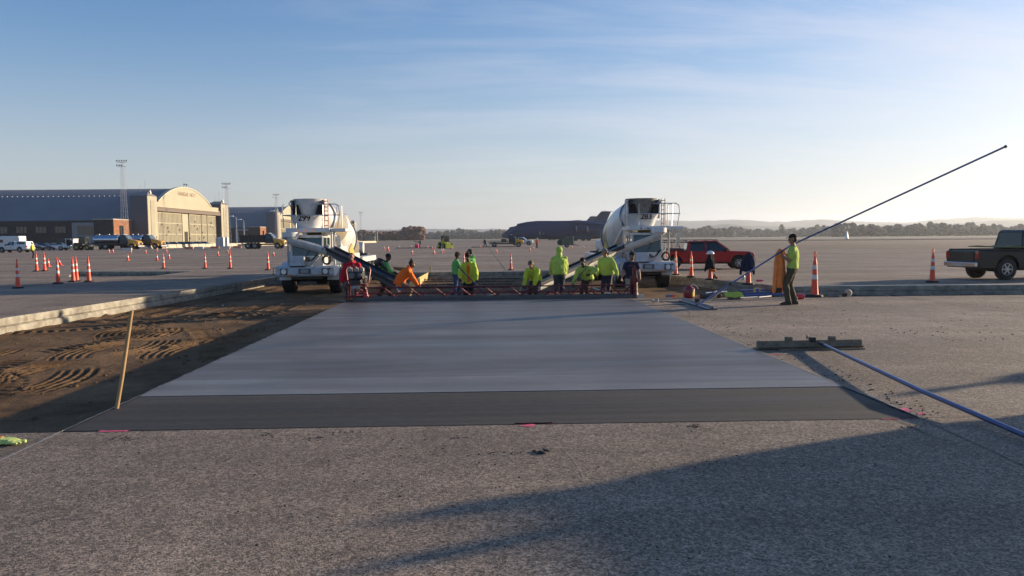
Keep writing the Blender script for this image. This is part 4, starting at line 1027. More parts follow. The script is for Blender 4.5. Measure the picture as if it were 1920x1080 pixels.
    # pylons with little hipped caps
    for y0, y1, w in ((0, p0, 7), (p1, 86 * k, 7)):
        m = MB(); m.box((-w / 2 + .9, (y0 + y1) / 2, 10.0), (w, y1 - y0 - .02, 20)); py = m.build('pylon', PYLON_SHADE, t)
        m = MB(); m.box((1.05, (y0 + y1) / 2, 10.0), (.3, y1 - y0 - .02, 20)); m.build('pylon_face', CREAM, py)
        m = MB(); m.box((1.26, (y0 + y1) / 2, 9.8), (.16, (y1 - y0) * .42, 17.0)); m.build('pylon_panel', M('pylon_panel_paint', (.30, .275, .205), .8, var=.1, scale=.4), py)
        m = MB(); cc = (y0 + y1) / 2; hy = (y1 - y0) / 2 + .2
        m.loft([[(-6, cc - hy, 20), (1.4, cc - hy, 20), (1.4, cc + hy, 20), (-6, cc + hy, 20)], [(-4, cc - .3, 21.6), (-.4, cc - .3, 21.6), (-.4, cc + .3, 21.6), (-4, cc + .3, 21.6)]])
        m.build('pylon_cap', M('cap_grey', (.20, .19, .18), .7), py)
        m = MB(); m.cyl((-1.5, cc, 21), (-1.5, cc, 26.5), .05, n=5); m.cyl((-3.5, cc, 21), (-3.5, cc, 24.5), .05, n=5); m.box((0, cc, 21.9), (.8, 1.2, .6)); m.cyl((.4, cc + .5, 21), (.4, cc + .5, 22.6), .3, .05, n=8)
        m.build('roof_antenna', grey_metal(), py)
    for dy in (-1.1, 1.3): m = MB(); m.cyl((-.5, ca + dy, H), (-.5, ca + dy, H + 1.6), .08, n=6); m.box((-.4, ca + dy + .3, H + 1.7), (.5, .6, .6)); m.build('roof_lamp', dark_metal(), t)
    if text:
        mtx = Matrix.Translation((.02, ca + .5, H - 2.9)) @ Matrix.Rotation(R(90), 4, 'Z') @ Matrix.Rotation(R(90), 4, 'X') @ Matrix.Diagonal((1.25, 1.15, 1, 1))
        text_obj('hangar_lettering', text, 2.1, M('faded_lettering', (.19, .13, .095), .8), fac, mtx, .03)
    # dark brick side building under the eave
    if annex:
        b = thing('brick_annex', 'dark brick annex with an orange sunlit end wall below the ' + annex + ' hangar roof', 'building', CW(X, Y0), camrot())
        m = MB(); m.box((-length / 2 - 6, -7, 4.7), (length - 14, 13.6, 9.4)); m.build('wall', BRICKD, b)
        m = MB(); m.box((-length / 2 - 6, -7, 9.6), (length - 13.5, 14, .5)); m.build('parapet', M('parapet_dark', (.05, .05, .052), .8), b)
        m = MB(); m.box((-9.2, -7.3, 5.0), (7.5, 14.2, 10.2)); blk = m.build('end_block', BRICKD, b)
        m = MB(); m.box((-5.37, -7.3, 5.0), (.16, 13.9, 10.0)); e = m.build('end_wall', BRICK_SUNLIT, b)
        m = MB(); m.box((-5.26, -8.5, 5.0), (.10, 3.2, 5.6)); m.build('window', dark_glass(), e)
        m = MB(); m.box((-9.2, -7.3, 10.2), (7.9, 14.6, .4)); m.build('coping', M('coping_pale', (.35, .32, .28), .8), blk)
        m = MB(); m.box((-16, -14.0, 5.0), (11, .3, 8)); pn = m.build('pale_panel', M('panel_grey', (.22, .23, .25), .8), b)
        m = MB(); m.box((-15.6, -14.18, 6.0), (7.5, .1, 3.6)); m.build('window', dark_glass(), pn)
        rr = random.Random(5)
        for i in range(int((length - 30) / 7.5)):
            x = -26 - i * 7.5
            m = MB(); m.box((x, -13.9, 6.3), (4.4, .22, 2.7)); wd = m.build('window', M('window_frame_dark', (.03, .03, .034), .6), b)
            m = MB()
            for q in range(3): m.box((x - 1.4 + q * 1.4, -14.03, 6.3), (1.2, .06, 2.4))
            m.build('pane', dark_glass(), wd)
            if i % 3 == 0:
                m = MB(); m.box((x, -13.9, 1.6), (3.4, .2, 3.1)); m.build('doorway', M('window_frame_dark', (.03, .03, .034), .6), b)
    return t
hangar('cream arched hangar with lettering over its ribbed sliding doors', -148, 303, 389, 215, text='HANGAR  NO 7', annex='nearest')
hangar('second arched hangar with grey vaulted roof behind the left mixer truck', -157, 498, 584, 110, annex='second')
hangar('farthest arched hangar peeking past the drum of the left mixer truck', -168, 722, 805, 90, annex=None)

def mast(label, px, D, topy, group='lattice floodlight masts', heads=8, lean=True):
    base = G(px, D); top = PD(px, topy, D).z; t = thing('floodlight_mast', label, 'floodlight mast', base, camrot(), group)
    m = MB(); hb, ht = 1.05, .32; n = 16
    def leg(i, z): k = hb + (ht - hb) * (z / top); return [(k, k), (-k, k), (-k, -k), (k, -k)][i]
    for i in range(4):
        a = leg(i, 0); b = leg(i, top); m.tube([(*a, 0), (*b, top)], .04, 5)
    zs = [top * (1 - (1 - j / n) ** 1.15) for j in range(n + 1)]
    for z0, z1 in zip(zs, zs[1:]):
        for i in range(4):
            a = leg(i, z0); b = leg((i + 1) % 4, z1); m.tube([(*a, z0), (*b, z1)], .016, 4); c = leg((i + 1) % 4, z0); m.tube([(*a, z0), (*c, z0)], .02, 4)
    m.build('lattice', M('galvanised_steel', (.42, .42, .42), .45, .5), t)
    m = MB(); m.box((0, 0, top), (3.6, .5, .12)); m.box((0, 0, top - 1.6), (3.2, .5, .10)); pf = m.build('lamp_frame', M('galvanised_steel', (.42, .42, .42), .45, .5), t)
    for j in range(heads):
        x = -1.7 + 3.4 * (j % 5) / 4; z = top + .6 if j < 5 else top - 1.0
        m = MB(); m.cyl((x, .35, z), (x, -.35, z - .12), .15, .30, 10); m.build('floodlight', M('flood_pale', (.6, .6, .58), .3, .4), pf, smooth=True)
    return t
mast('tallest lattice floodlight mast, before the brick annex of the lettered hangar', 235, 262, 304)
mast('lattice floodlight mast right of the lettered hangar', 428, 330, 346)
mast('lattice floodlight mast rising left of the left mixer truck', 520, 430, 366, heads=6)
mast('faintest far floodlight mast at the right end of the farthest hangar', 677, 640, 399, heads=5)
def pole_lamp(label, px, D, topy, right=1):
    base = G(px, D); top = PD(px, topy, D).z; t = thing('lamp_post', label, 'lamp post', base, camrot(), 'lamp posts before the second hangar')
    m = MB(); m.tube([(0, 0, 0), (0, 0, top - .4), (-.3 * right, 0, top), (-1.2 * right, 0, top + .15)], [.14, .10, .07, .05], 7); m.build('pole', M('galvanised_steel', (.42, .42, .42), .45, .5), t, smooth=True)
    m = MB(); m.box((-1.5 * right, 0, top + .12), (1.3, .5, .28)); m.build('lamp_head', M('lamp_head_white', (.75, .75, .72), .4), t)
pole_lamp('plain grey lamp post between the floodlight mast and the black dump truck', 444, 230, 406)
pole_lamp('lamp post with bright white head above the black dump truck', 458, 260, 412)
pole_lamp('lamp post with white head beside the left mixer truck', 521, 235, 396)

# ---- jersey barriers
JB = M('barrier_concrete', (.50, .45, .34), .85, var=.12, scale=.6, dirt=.3, dirtcol=(.32, .27, .2))
prof = [(-.30, 0), (-.30, .08), (-.17, .33), (-.09, .86), (.09, .86), (.17, .33), (.30, .08), (.30, 0)]
m = MB(); m.prism(prof, -1.85, 1.85, 'x')
jb0 = m.build('concrete_barrier', JB, None, bevel=.02)
JL = []
_o = 'first second third fourth fifth sixth seventh eighth ninth tenth eleventh twelfth thirteenth fourteenth fifteenth sixteenth seventeenth eighteenth nineteenth'.split()
ORD = _o + ['twentieth'] + ['twenty-' + x for x in _o[:9]] + ['thirtieth'] + ['thirty-' + x for x in _o[:9]] + ['fortieth'] + ['forty-' + x for x in _o[:9]] + ['fiftieth']
pa, pb = P(282, 466.2), P(452, 461.5)
n = int((pb - pa).length / 3.75)
for i in range(n): JL.append((pa.lerp(pb, (i + .5) / n), pb - pa, ORD[i] + ' concrete barrier from the left in the row before the lettered hangar', 'concrete barriers before the lettered hangar'))
pa, pb = P(455, 461.6), P(705, 455.0)
n = int((pb - pa).length / 3.75)
for i in range(n): JL.append((pa.lerp(pb, (i + .5) / n), pb - pa, ORD[i] + ' concrete barrier counted rightwards from the black dump truck', 'concrete barriers behind the left mixer truck'))
for a_, b_ in ((P(86, 468.5), P(108, 468.3)), (P(157, 468.4), P(175, 468.2))):
    n = max(1, round((b_ - a_).length / 3.75))
    for i in range(n): JL.append((a_.lerp(b_, (i + .5) / n), b_ - a_, 'concrete barrier ' + ('left of the white utility vehicle' if a_.x < P(120, 468).x else 'between the loader and the silver tanker'), 'concrete barriers among the vehicles'))
for i, (p, d, lb, gr) in enumerate(JL):
    o = jb0 if i == 0 else jb0.copy()
    if i: COL.objects.link(o)
    o.location = p; o.rotation_euler = (0, 0, math.atan2(d.y, d.x)); tag(o, lb, 'barrier', gr)
BB = MB(); BB.box((0, 0, .22), (1.8, .3, .44)); bb0 = BB.build('barricade', M('barricade_white', (.68, .62, .56), .6), None, bevel=.03)
BO = MB(); BO.box((0, 0, .22), (1.8, .3, .44)); bb1 = BO.build('barricade', M('barricade_orange', (.66, .22, .12), .6), None, bevel=.03)
for i, (px, c) in enumerate(((354, 1), (373, 0), (403, 1), (424, 0), (445, 1), (238, 0))):
    src = bb1 if c else bb0
    o = src if src.location.length < .01 and not src.get('category') else src.copy()
    if o is not src: COL.objects.link(o)
    q = P(px, 466.8 - (px - 354) * .022); o.location = q; o.rotation_euler = (0, 0, -YAW + .05)
    tag(o, ('low orange barricade, ' if c else 'low white barricade, ') + ['leftmost orange one', 'left one of the white pair', 'middle one of the orange three', 'right one of the white pair', 'rightmost orange one', 'alone below the second yellow hood'][i] + ', before the lettered hangar', 'barricade', 'orange low barricades' if c else 'white low barricades')

# ---- aircraft
def aircraft(label, loc, rz, s=1.0):
    t = thing('cargo_aircraft', label, 'aircraft', loc, rz, None, s)   # nose towards -x
    AG = M('aircraft_grey_paint', (.008, .030, .095), .7, var=.12, scale=.10, spec=.2)
    m = MB(); n = 28
    st = [(-37.5, 3.1, .25, .25), (-36.8, 3.3, 1.1, 1.2), (-35, 3.9, 2.1, 2.2), (-32, 4.9, 2.9, 3.3), (-29.0, 5.3, 3.3, 4.0), (-27.5, 5.5, 3.45, 4.3), (-24.5, 5.7, 3.55, 4.6), (-20.5, 5.75, 3.6, 4.85), (-5, 5.8, 3.6, 4.9), (10, 5.8, 3.6, 4.9), (18, 6.3, 3.3, 4.4), (26, 7.3, 2.5, 3.3), (33, 8.3, 1.4, 1.9), (37, 8.9, .4, .5)]
    m.loft([[(x, ry * math.cos(2 * math.pi * i / n), z + (rz_ * math.sin(2 * math.pi * i / n))) for i in range(n)] for x, z, ry, rz_ in st]); m.build('fuselage', AG, t, smooth=60)
    m = MB(); m.loft([[(x, ry * math.cos(math.pi * i / 12), z + h * math.sin(math.pi * i / 12)) for i in range(13)] for x, z, ry, h in ((-33.5, 7.0, 1.0, .3), (-31.5, 8.2, 1.8, 1.1), (-27, 9.0, 2.2, 1.2), (-22, 9.8, 2.2, .9), (-14, 10.2, 1.5, .5))]); m.build('cockpit_hump', AG, t, smooth=60)
    m = MB()
    for k in range(5): m.box((-32.2 + .2 * abs(k - 2), -1.5 + k * .75, 8.95), (.25, .6, .5))
    m.build('cockpit_window', dark_glass(), t)
    for s_ in (-1, 1):
        m = MB(); st2 = [(0, -5, 12.5, 10.1), (12, 1.5, 9.5, 9.2), (24, 8.5, 6.8, 8.1), (33.5, 14, 4.2, 7.1)]
        rings = []
        for y, x, c, z in st2: rings.append([(x + c * u, s_ * y, z + c * th) for u, th in ((0, 0), (.15, .055), (.45, .07), (.8, .03), (1, 0), (.6, -.035), (.2, -.04))])
        m.loft(rings); m.build('wing', AG, t, smooth=50)
        for y, x, z in ((12.0, -2.5, 6.4), (19.5, 2.0, 5.8)):
            m = MB(); m.lathe([(1.15, 0), (1.32, .15), (1.38, 1.5), (1.3, 3.2), (1.0, 4.2), (.6, 5.4), (.25, 6.4)], 20, (x, s_ * y, z), (1, 0, 0)); e = m.build('engine', AG, t, smooth=40)
            m = MB(); m.lathe([(1.30, -.12), (1.40, -.05), (1.40, .25), (1.20, .3)], 20, (x, s_ * y, z), (1, 0, 0)); m.build('engine_ring', M('engine_lip', (.40, .42, .46), .3, .6), e, smooth=40)
            m = MB(); m.box((x + 3.6, s_ * y, z + 1.9), (4.5, .3, 1.8)); m.build('engine_pylon', AG, e)
        m = MB(); m.loft([[(x + c * u, s_ * y, 19.6 - .05 * y + c * th) for u, th in ((0, 0), (.3, .05), (1, 0), (.4, -.04))] for y, x, c in ((0, 31.5, 6.5), (10.5, 37, 2.6))]); m.build('tailplane', AG, t)
    m = MB(); m.loft([[(x + c * u, c * th, z) for u, th in ((0, 0), (.25, .06), (1, 0), (.25, -.06))] for z, x, c in ((9.6, 22.5, 11.5), (19.6, 31.5, 7.0))]); m.build('tail_fin', AG, t)
    m = MB()
    for x in (-27, -4, -1, 3, 6): 
        for yy in (-2.6, 2.6): m.cyl((x, yy - .35, .65), (x, yy + .35, .65), .65, n=12); m.bar((x, yy, .65), (x, yy * .8, 2.2), .35)
    m.build('landing_gear', black_rubber(), t)
    m = MB(); m.box((0, 3.0, 1.7), (14, 1.9, 2.0)); m.box((0, -3.0, 1.7), (14, 1.9, 2.0)); m.build('gear_fairing', AG, t, bevel=.5)
    for x, z, w, h in ((-20.5, 4.1, .9, 1.9),): m = MB(); m.box((x, -3.62, z), (w, .10, h)); m.box((x + 2, -3.64, z - .2), (.5, .08, 1.0)); m.build('crew_door', dark_glass(), t)
    return t
def air_at(label, nose_px, D, rz_extra=0, s=1.0):
    q = PD(nose_px, 446, D); nose = Vector((q.x, q.y, 0)); rz = -YAW + rz_extra
    c = nose + Vector((math.cos(rz), math.sin(rz), 0)) * 37.5 * s; return aircraft(label, c, rz, s)
air_at('huge dark blue-grey cargo aircraft, nose left, between the two mixer trucks', 951, 396, R(4))
t2 = air_at('cargo aircraft whose tail shows over the near aircraft, left of the two far tails', 958, 640, R(0))
q = PD(1110, 446, 640); 
dd = Vector((math.cos(t2.rotation_euler.z), math.sin(t2.rotation_euler.z), 0)); t2.location = Vector((q.x, q.y, 0)) - dd * 33
q = PD(1131, 446, 520); t3 = dup(t2, Vector((q.x, q.y, 0)) - dd * 33, label='cargo aircraft whose tail shows taller, right beside the drum of the right mixer')

# ---- woods
def woods(name, label, spots, m_list, seed=1, hmin=9, hmax=15, kind='stuff'):
    """mass of crowns: each crown several lumpy leaf clusters; one mesh per colour"""
    rr = random.Random(seed); bms = [bmesh.new() for _ in m_list]; trunk = bmesh.new()
    ico = bmesh.new(); bmesh.ops.create_icosphere(ico, subdivisions=2, radius=1); iv = [v.co.copy() for v in ico.verts]; iff = [[v.index for v in f.verts] for f in ico.faces]; ico.free()
    for p in spots:
        h = rr.uniform(hmin, hmax) * (.95 + .75 * noise.noise(Vector((p.x * .012, p.y * .012, seed)))); kk = rr.choices(range(len(m_list)), [3, 2, 1][:len(m_list)])[0]; bm = bms[kk]
        for c in range(rr.randint(5, 8)):
            r_ = h * rr.uniform(.14, .30); cx = p.x + rr.uniform(-.35, .35) * h; cy = p.y + rr.uniform(-.3, .3) * h; cz = h * rr.uniform(.18, .88) 
            sd = rr.random() * 100
            vs = [bm.verts.new((cx + v.x * r_ * (1 + .55 * noise.noise(v * 2.3 + Vector((sd, 0, 0)))), cy + v.y * r_ * (1 + .55 * noise.noise(v * 2.3 + Vector((0, sd, 0)))), cz + v.z * r_ * .85 * (1 + .6 * noise.noise(v * 2.9 + Vector((0, 0, sd)))))) for v in iv]
            for f in iff: bm.faces.new([vs[i] for i in f])
    root = thing(name, None, None, (0, 0, 0)); root['kind'] = 'stuff'; root['label'] = label; root['category'] = 'woods'
    for bm, mm_ in zip(bms, m_list):
        me = bpy.data.meshes.new('foliage'); bm.to_mesh(me); bm.free(); me.materials.append(mm_); o = bpy.data.objects.new('foliage', me); COL.objects.link(o); o.parent = root; o['kind'] = 'stuff'
    trunk.free(); return root
rr = random.Random(4)
def spots(px0, px1, D0, D1, n, jit=0):
    out_ = []
    for i in range(n):
        D = rr.uniform(D0, D1); px = rr.uniform(px0, px1); q = PD(px, 446, D); out_.append(Vector((q.x, q.y, 0)))
    return out_
FG = [M('autumn_leaves_red', (.15, .060, .035), .9, var=.4, scale=.25), M('autumn_leaves_brown', (.09, .055, .035), .9, var=.4, scale=.25), M('dark_leaves', (.04, .045, .03), .9, var=.4, scale=.25)]
FB = [M('dull_leaves', (.075, .072, .055), .9, var=.4, scale=.2), M('brown_leaves', (.10, .075, .05), .9, var=.4, scale=.2), M('dark_leaves', (.04, .045, .03), .9, var=.4, scale=.25)]
woods('wood', 'reddish autumn wood beyond the farthest hangar', spots(676, 787, 800, 900, 230), FG, 3, 9, 15.5)
woods('wood', 'dull bluish wood in the distance between hangars and aircraft', spots(775, 965, 1500, 1750, 420), FB, 5, 10, 15)
woods('wood', 'far hazy wood along the field right of the right mixer truck', spots(1230, 1600, 1300, 1700, 560), FB, 6, 9, 17)
woods('wood', 'nearer wood along the field towards the right edge', spots(1560, 1990, 900, 1150, 520), FB, 8, 8.5, 14)
# four taller trees standing out of the wood
def tree(label, px, D, h, mats):
    q = PD(px, 446, D); t = thing('tree', label, 'tree', (q.x, q.y, 0), 0, 'taller trees standing out of the far wood')
    m = MB(); m.tube([(0, 0, 0), (.3, 0, h * .4), (.1, .2, h * .8)], [h * .03, h * .022, h * .008], 7)
    for k in range(5): a = k * 1.9; m.tube([(.2, 0, h * (.3 + .09 * k)), (math.cos(a) * h * .22, math.sin(a) * h * .22, h * (.5 + .08 * k))], [h * .012, h * .004], 5)
    m.build('trunk', M('bark', (.07, .055, .04), .9), t)
    m = MB(); r_ = random.Random(px)
    for k in range(900):
        a = r_.random() * 6.28; u = r_.random() ** .5 * h * .30; z = h * r_.uniform(.30, 1.0); u *= math.sin(min(1, (z / h - .22) / .4) * math.pi * .5) * (1.15 - (z / h) ** 3 * .9)
        c = Vector((math.cos(a) * u, math.sin(a) * u, z)); s = h * r_.uniform(.018, .045); v = [c + Vector((r_.uniform(-s, s), r_.uniform(-s, s), r_.uniform(-s, s))) for _ in range(4)]
        m.faces(v, ((0, 1, 2), (0, 2, 3)))
    m.build('crown', mats, t)
for lb, px, D, h in (('broad round-topped tree above the far wood right of the aircraft pole', 1465, 1200, 20), ('tree with uneven crown left of the pole holder', 1372, 1250, 18), ('tall bushy tree right of the raised pole', 1765, 900, 16), ('thin tree above the wood near the grey pickup', 1862, 900, 14.5)):
    tree(lb.replace(' right of the aircraft pole', ' behind the orange coat'), px, D, h, FB[0])
# low house with chimney beyond the farthest hangar
t = thing('low_building', 'low tan building with a chimney stack beyond the farthest hangar', 'building', G(690, 600), -YAW)
MB().box((2, 0, 2.2), (8, 6, 4.4)).build('wall', CREAM2, t); MB().box((7, 0, 4.2), (1.4, 1.4, 8.4)).build('chimney', CREAM2, t); MB().box((2, 0, 5.6), (9, 7, .5)).build('roof', M('cap_grey', (.20, .19, .18), .7), t); MB().box((0, 0, 5), (3, 3, 1.8)).build('upper_room', CREAM, t)
# wind cone and tiny items on the far field
t = thing('wind_cone', 'small white triangular marker standing on the far field', 'marker', G(1588, 270), -YAW)
MB().cyl((0, 0, .6), (0, 0, 3.4), .75, .04, 4).build('marker_panel', M('marker_white', (.8, .8, .78), .6), t)
MB().cyl((0, 0, 0), (0, 0, .7), .1, n=8).build('marker_base', M('marker_white', (.8, .8, .78), .6), t)
# ================================================================ CONES
ORG = M('cone_orange', (.80, .085, .035), .5, var=.10, scale=3, dirt=.18, dirtcol=(.4, .12, .08))
REFL = M('reflective_white', (.66, .64, .60), .35, var=.10, scale=6, dirt=.2)
RUB = black_rubber()
def tall_cone(name='traffic_cone'):
    """slim looped channelizer cone, 1.07 m"""
    t = thing(name, 'x', 'traffic cone')
    m = MB(); m.lathe([(.098, .03), (.090, .06), (.072, .30), (.061, .50), (.050, .72), (.044, .84), (.028, .88), (.026, .96)], 20); m.build('body', ORG, t, smooth=50)
    m = MB(); m.tube([(-.022, 0, .93), (-.026, 0, 1.02), (-.018, 0, 1.06), (0, 0, 1.075), (.018, 0, 1.06), (.026, 0, 1.02), (.022, 0, .93)], .012, 6); m.build('loop_handle', ORG, t, smooth=True)
    for z0, z1 in ((.42, .53), (.66, .76)):
        def r_(z): return np.interp(z, [.06, .30, .50, .72, .86], [.090, .072, .061, .050, .0435]) + .003
        m = MB(); m.lathe([(r_(z0) - .002, z0), (r_(z0), z0 + .002), (r_(z1), z1 - .002), (r_(z1) - .002, z1)], 20); m.build('reflective_band', REFL, t, smooth=30)
    m = MB(); m.lathe([(.20, 0), (.205, .015), (.19, .05), (.12, .065), (.10, .04)], 8); m.build('base', RUB, t, bevel=.006); return t
def small_cone():
    t = thing('traffic_cone', 'x', 'traffic cone')
    m = MB(); m.lathe([(.135, .03), (.125, .05), (.03, .69), (.022, .71)], 20); m.build('body', ORG, t, smooth=50)
    m = MB(); m.lathe([(.087, .33), (.089, .33), (.065, .50), (.063, .50)], 20); m.build('reflective_band', REFL, t, smooth=30)
    m = MB(); m.box((0, 0, .018), (.36, .36, .036)); m.build('base', ORG, t, bevel=.01); return t
tallc, smallc = tall_cone(), small_cone()
TALL = [(34, 486, 541, 'tall orange cone nearest the left edge, its base alone on the apron'),
 (69, 472.5, 509.5, 'tall orange cone beside the worker in the lime jacket, left of its neighbour'),
 (84, 472.5, 509, 'tall orange cone right of the pair near the lime jacketed worker'),
 (109, 482, 532.5, 'tall orange cone with a leaning small cone close behind it'),
 (137.5, 481, 529, 'tall orange cone half hidden behind its close twin, on the left'),
 (144, 480, 528, 'tall orange cone standing tight against its twin, on the right'),
 (167, 480, 529, 'tall orange cone at the near left corner of the dark sunken patch'),
 (307, 474, 504, 'tall orange cone below the left door leaves of the lettered hangar'),
 (385, 472.5, 504, 'tall orange cone below the right door leaves of the lettered hangar'),
 (432, 470.5, 504, 'tall orange cone below the mast right of the lettered hangar'),
 (503, 471, 507, 'tall orange cone left of the mixer truck numbered 299'),
 (870, 472, 502, 'tall orange cone between the green jacket and the open lime jacket workers'),
 (958, 473, 507, 'tall orange cone on the edge behind the screed, left of the hooded worker'),
 (1097, 471.5, 491, 'tall orange cone behind the chute of truck 283'),
 (1250, 470, 515, 'tall orange cone close beside the bumper of truck 283'),
 (1267, 471, 516, 'tall orange cone by the rear wheel of the red pickup'),
 (1296, 471, 520, 'tall orange cone in front of the rear door of the red pickup'),
 (1331.5, 474, 525, 'tall orange cone wearing a black jacket and a hard hat'),
 (1403, 474, 534, 'tall orange cone draped with a navy jacket'),
 (1527, 472, 557, 'biggest tall orange cone, right of the worker with the pole'),
 (1748, 467, 530, 'tall orange cone standing alone left of the grey pickup')]
SMALL = [(240, 476, 489, 'small orange cone in front of the tanker trucks, nearest of the three there'),
 (246, 468, 476, 'small orange cone under the front wheel of the tanker truck'),
 (204.5, 466, 474.5, 'small orange cone below the tanker, left of a close pair'),
 (212, 466, 474.5, 'small orange cone below the tanker, right of a close pair'),
 (273.5, 467, 475.5, 'small orange cone below the second yellow hood'),
 (294.5, 476, 489, 'small orange cone below the left pylon of the lettered hangar'),
 (294.2, 465, 472.5, 'small far orange cone close to the barrier row by the left pylon'),
 (312.5, 466, 474, 'small far orange cone near the barriers, under the left door leaves'),
 (317, 474, 486, 'small orange cone just right of the tall cone below the hangar doors'),
 (91, 485, 500.5, 'small orange cone right of the tall pair by the lime jacketed worker'),
 (114, 484, 499, 'small tilted orange cone behind a tall cone'),
 (409, 469.5, 479.5, 'small orange cone below the right pylon of the lettered hangar'),
 (427, 467.5, 474.5, 'small orange cone left behind the tall cone below the mast'),
 (430.5, 463, 470, 'smallest orange cone behind the tall cone below the mast'),
 (513, 470, 480.5, 'small orange cone below the black dump truck, beside truck 299'),
 (728, 460, 471, 'pale orange post cone behind the green worker with the backpack'),
 (721, 462, 468, 'short pale cone left of the post cone on the open apron'),
 (749, 460, 465.6, 'far small cone between the post cone and the standing dark figure'),
 (771, 458.6, 464, 'far small cone left of the pink can on the apron'),
 (773, 468.5, 477, 'small pale cone above the head of the orange hooded worker'),
 (811, 461.5, 467.5, 'far small cone left of a close pair before the forklift'),
 (815.6, 461, 467.5, 'far small cone right of a close pair before the forklift'),
 (814, 468, 477, 'small orange cone on the open apron below the forklift'),
 (828, 465.6, 474, 'small orange cone left of a pair just below the forklift'),
 (831.5, 465, 473, 'small orange cone right of a pair just below the forklift'),
 (847, 461, 467, 'far small cone right of the forklift'),
 (802, 462.5, 466, 'tiny far cone between the dark figure and the forklift'),
 (931, 466, 474.7, 'small orange cone below the flatbed truck'),
 (994, 465, 472, 'small orange cone below the white pickup, left of its neighbour'),
 (1000.5, 462, 468.5, 'small orange cone below the white pickup, slightly farther away'),
 (1073, 460.6, 466.5, 'far small cone beside the green generator'),
 (1094, 460, 465.6, 'far small cone left of the drum of truck 283'),
 (901, 460.5, 465, 'tiny far cone behind the sweeping worker left of the flatbed truck'),
 (1508, 455.5, 460, 'tiny orange marker on the far right apron, left of two others'),
 (1512, 455.5, 460, 'tiny orange marker on the far right apron between two others'),
 (1516, 456, 460, 'tiny orange marker on the far right apron, right of two others')]
CONEPOS = {}
def place_cones(src, lst, h0, grp):
    for i, (px, yt, yb, lb) in enumerate(lst):
        b = P(px, yb - .4); D = b.dot(_f0); top = PD(px, yt, D).z
        s = max(.75, min(1.35, top / h0)); rz = random.Random(i).random() * 3
        o = src if i == 0 else dup(src)
        o.location = b; o.rotation_euler = (0, 0, rz); o.scale = (s,) * 3; o['label'] = lb; o['group'] = grp; CONEPOS[px] = (b, s)
        if 'tilted' in lb: o.rotation_euler = (0, R(-16), -YAW)
place_cones(tallc, TALL, 1.075, 'tall looped traffic cones on the apron')
place_cones(smallc, SMALL, .71, 'small traffic cones on the apron')
# ================================================================ PEOPLE
SKINS = {'light': M('skin_light', (.42, .23, .15), .55, var=.06), 'tan': M('skin_tan', (.30, .155, .09), .55, var=.06), 'dark': M('skin_dark', (.10, .05, .032), .5, var=.06), 'red': M('skin_flushed', (.40, .17, .12), .55, var=.06)}
def cloth(name, rgb, v=.1): return M(name, rgb, .85, var=v, scale=7, bump=.35, bscale=22, dirt=.12, spec=.2)
LIME = cloth('lime_fabric', (.42, .54, .10)); LIMEJ = cloth('lime_jacket_fabric', (.53, .60, .05)); GREEN = cloth('green_fabric', (.15, .46, .11)); ORANGE = cloth('orange_fabric', (.85, .17, .02)); REDF = cloth('red_fabric', (.52, .016, .028))
NAVY = cloth('navy_fabric', (.018, .022, .05)); JEANS = cloth('denim', (.055, .085, .17)); BLACKF = cloth('black_fabric', (.016, .016, .018)); KHAKI = cloth('khaki_fabric', (.22, .16, .10)); OLIVE = cloth('olive_fabric', (.085, .072, .045)); BEIGE = cloth('pale_trousers', (.33, .27, .20)); BROWNF = cloth('brown_fabric', (.07, .04, .028)); GREYF = cloth('grey_fabric', (.20, .20, .21)); SLATE = cloth('slate_denim', (.05, .065, .085))
ORANGE_COAT = cloth('orange_coat_fabric', (.90, .26, .07))
HAIR = M('dark_hair', (.02, .014, .010), .7, var=.3, scale=40); BOOT = M('boot_leather', (.05, .032, .022), .7, dirt=.5); RBOOT = M('red_rubber_boot', (.45, .02, .03), .3, coat=.4)
EYE = M('eye_dark', (.02, .015, .012), .2); LIP = M('lip', (.22, .075, .06), .5); GLOVE = M('glove_dark', (.03, .03, .032), .8)
def ik(a, b, l1, l2, pole):
    a, b = Vector(a), Vector(b); d = b - a; L = d.length
    if L > (l1 + l2) * .995: b = a + d * ((l1 + l2) * .995 / L); d = b - a; L = d.length
    x = (l1 * l1 - l2 * l2 + L * L) / (2 * L); h = math.sqrt(max(l1 * l1 - x * x, 0)); dn = d / L
    p = Vector(pole); p = p - dn * p.dot(dn)
    p = p.normalized() if p.length > 1e-4 else Vector((0, 1, 0))
    return a + dn * x + p * h, b
def capsule(m, pts, rs, n=12):
    """tapered limb with round joints, closed pieces to be fused by remeshing"""
    for p, q, r0, r1 in zip(pts, pts[1:], rs, rs[1:]): m.cyl(p, q, r0, r1, n)
    for p, r_ in zip(pts, rs): m.ell(p, (r_,) * 3, n)
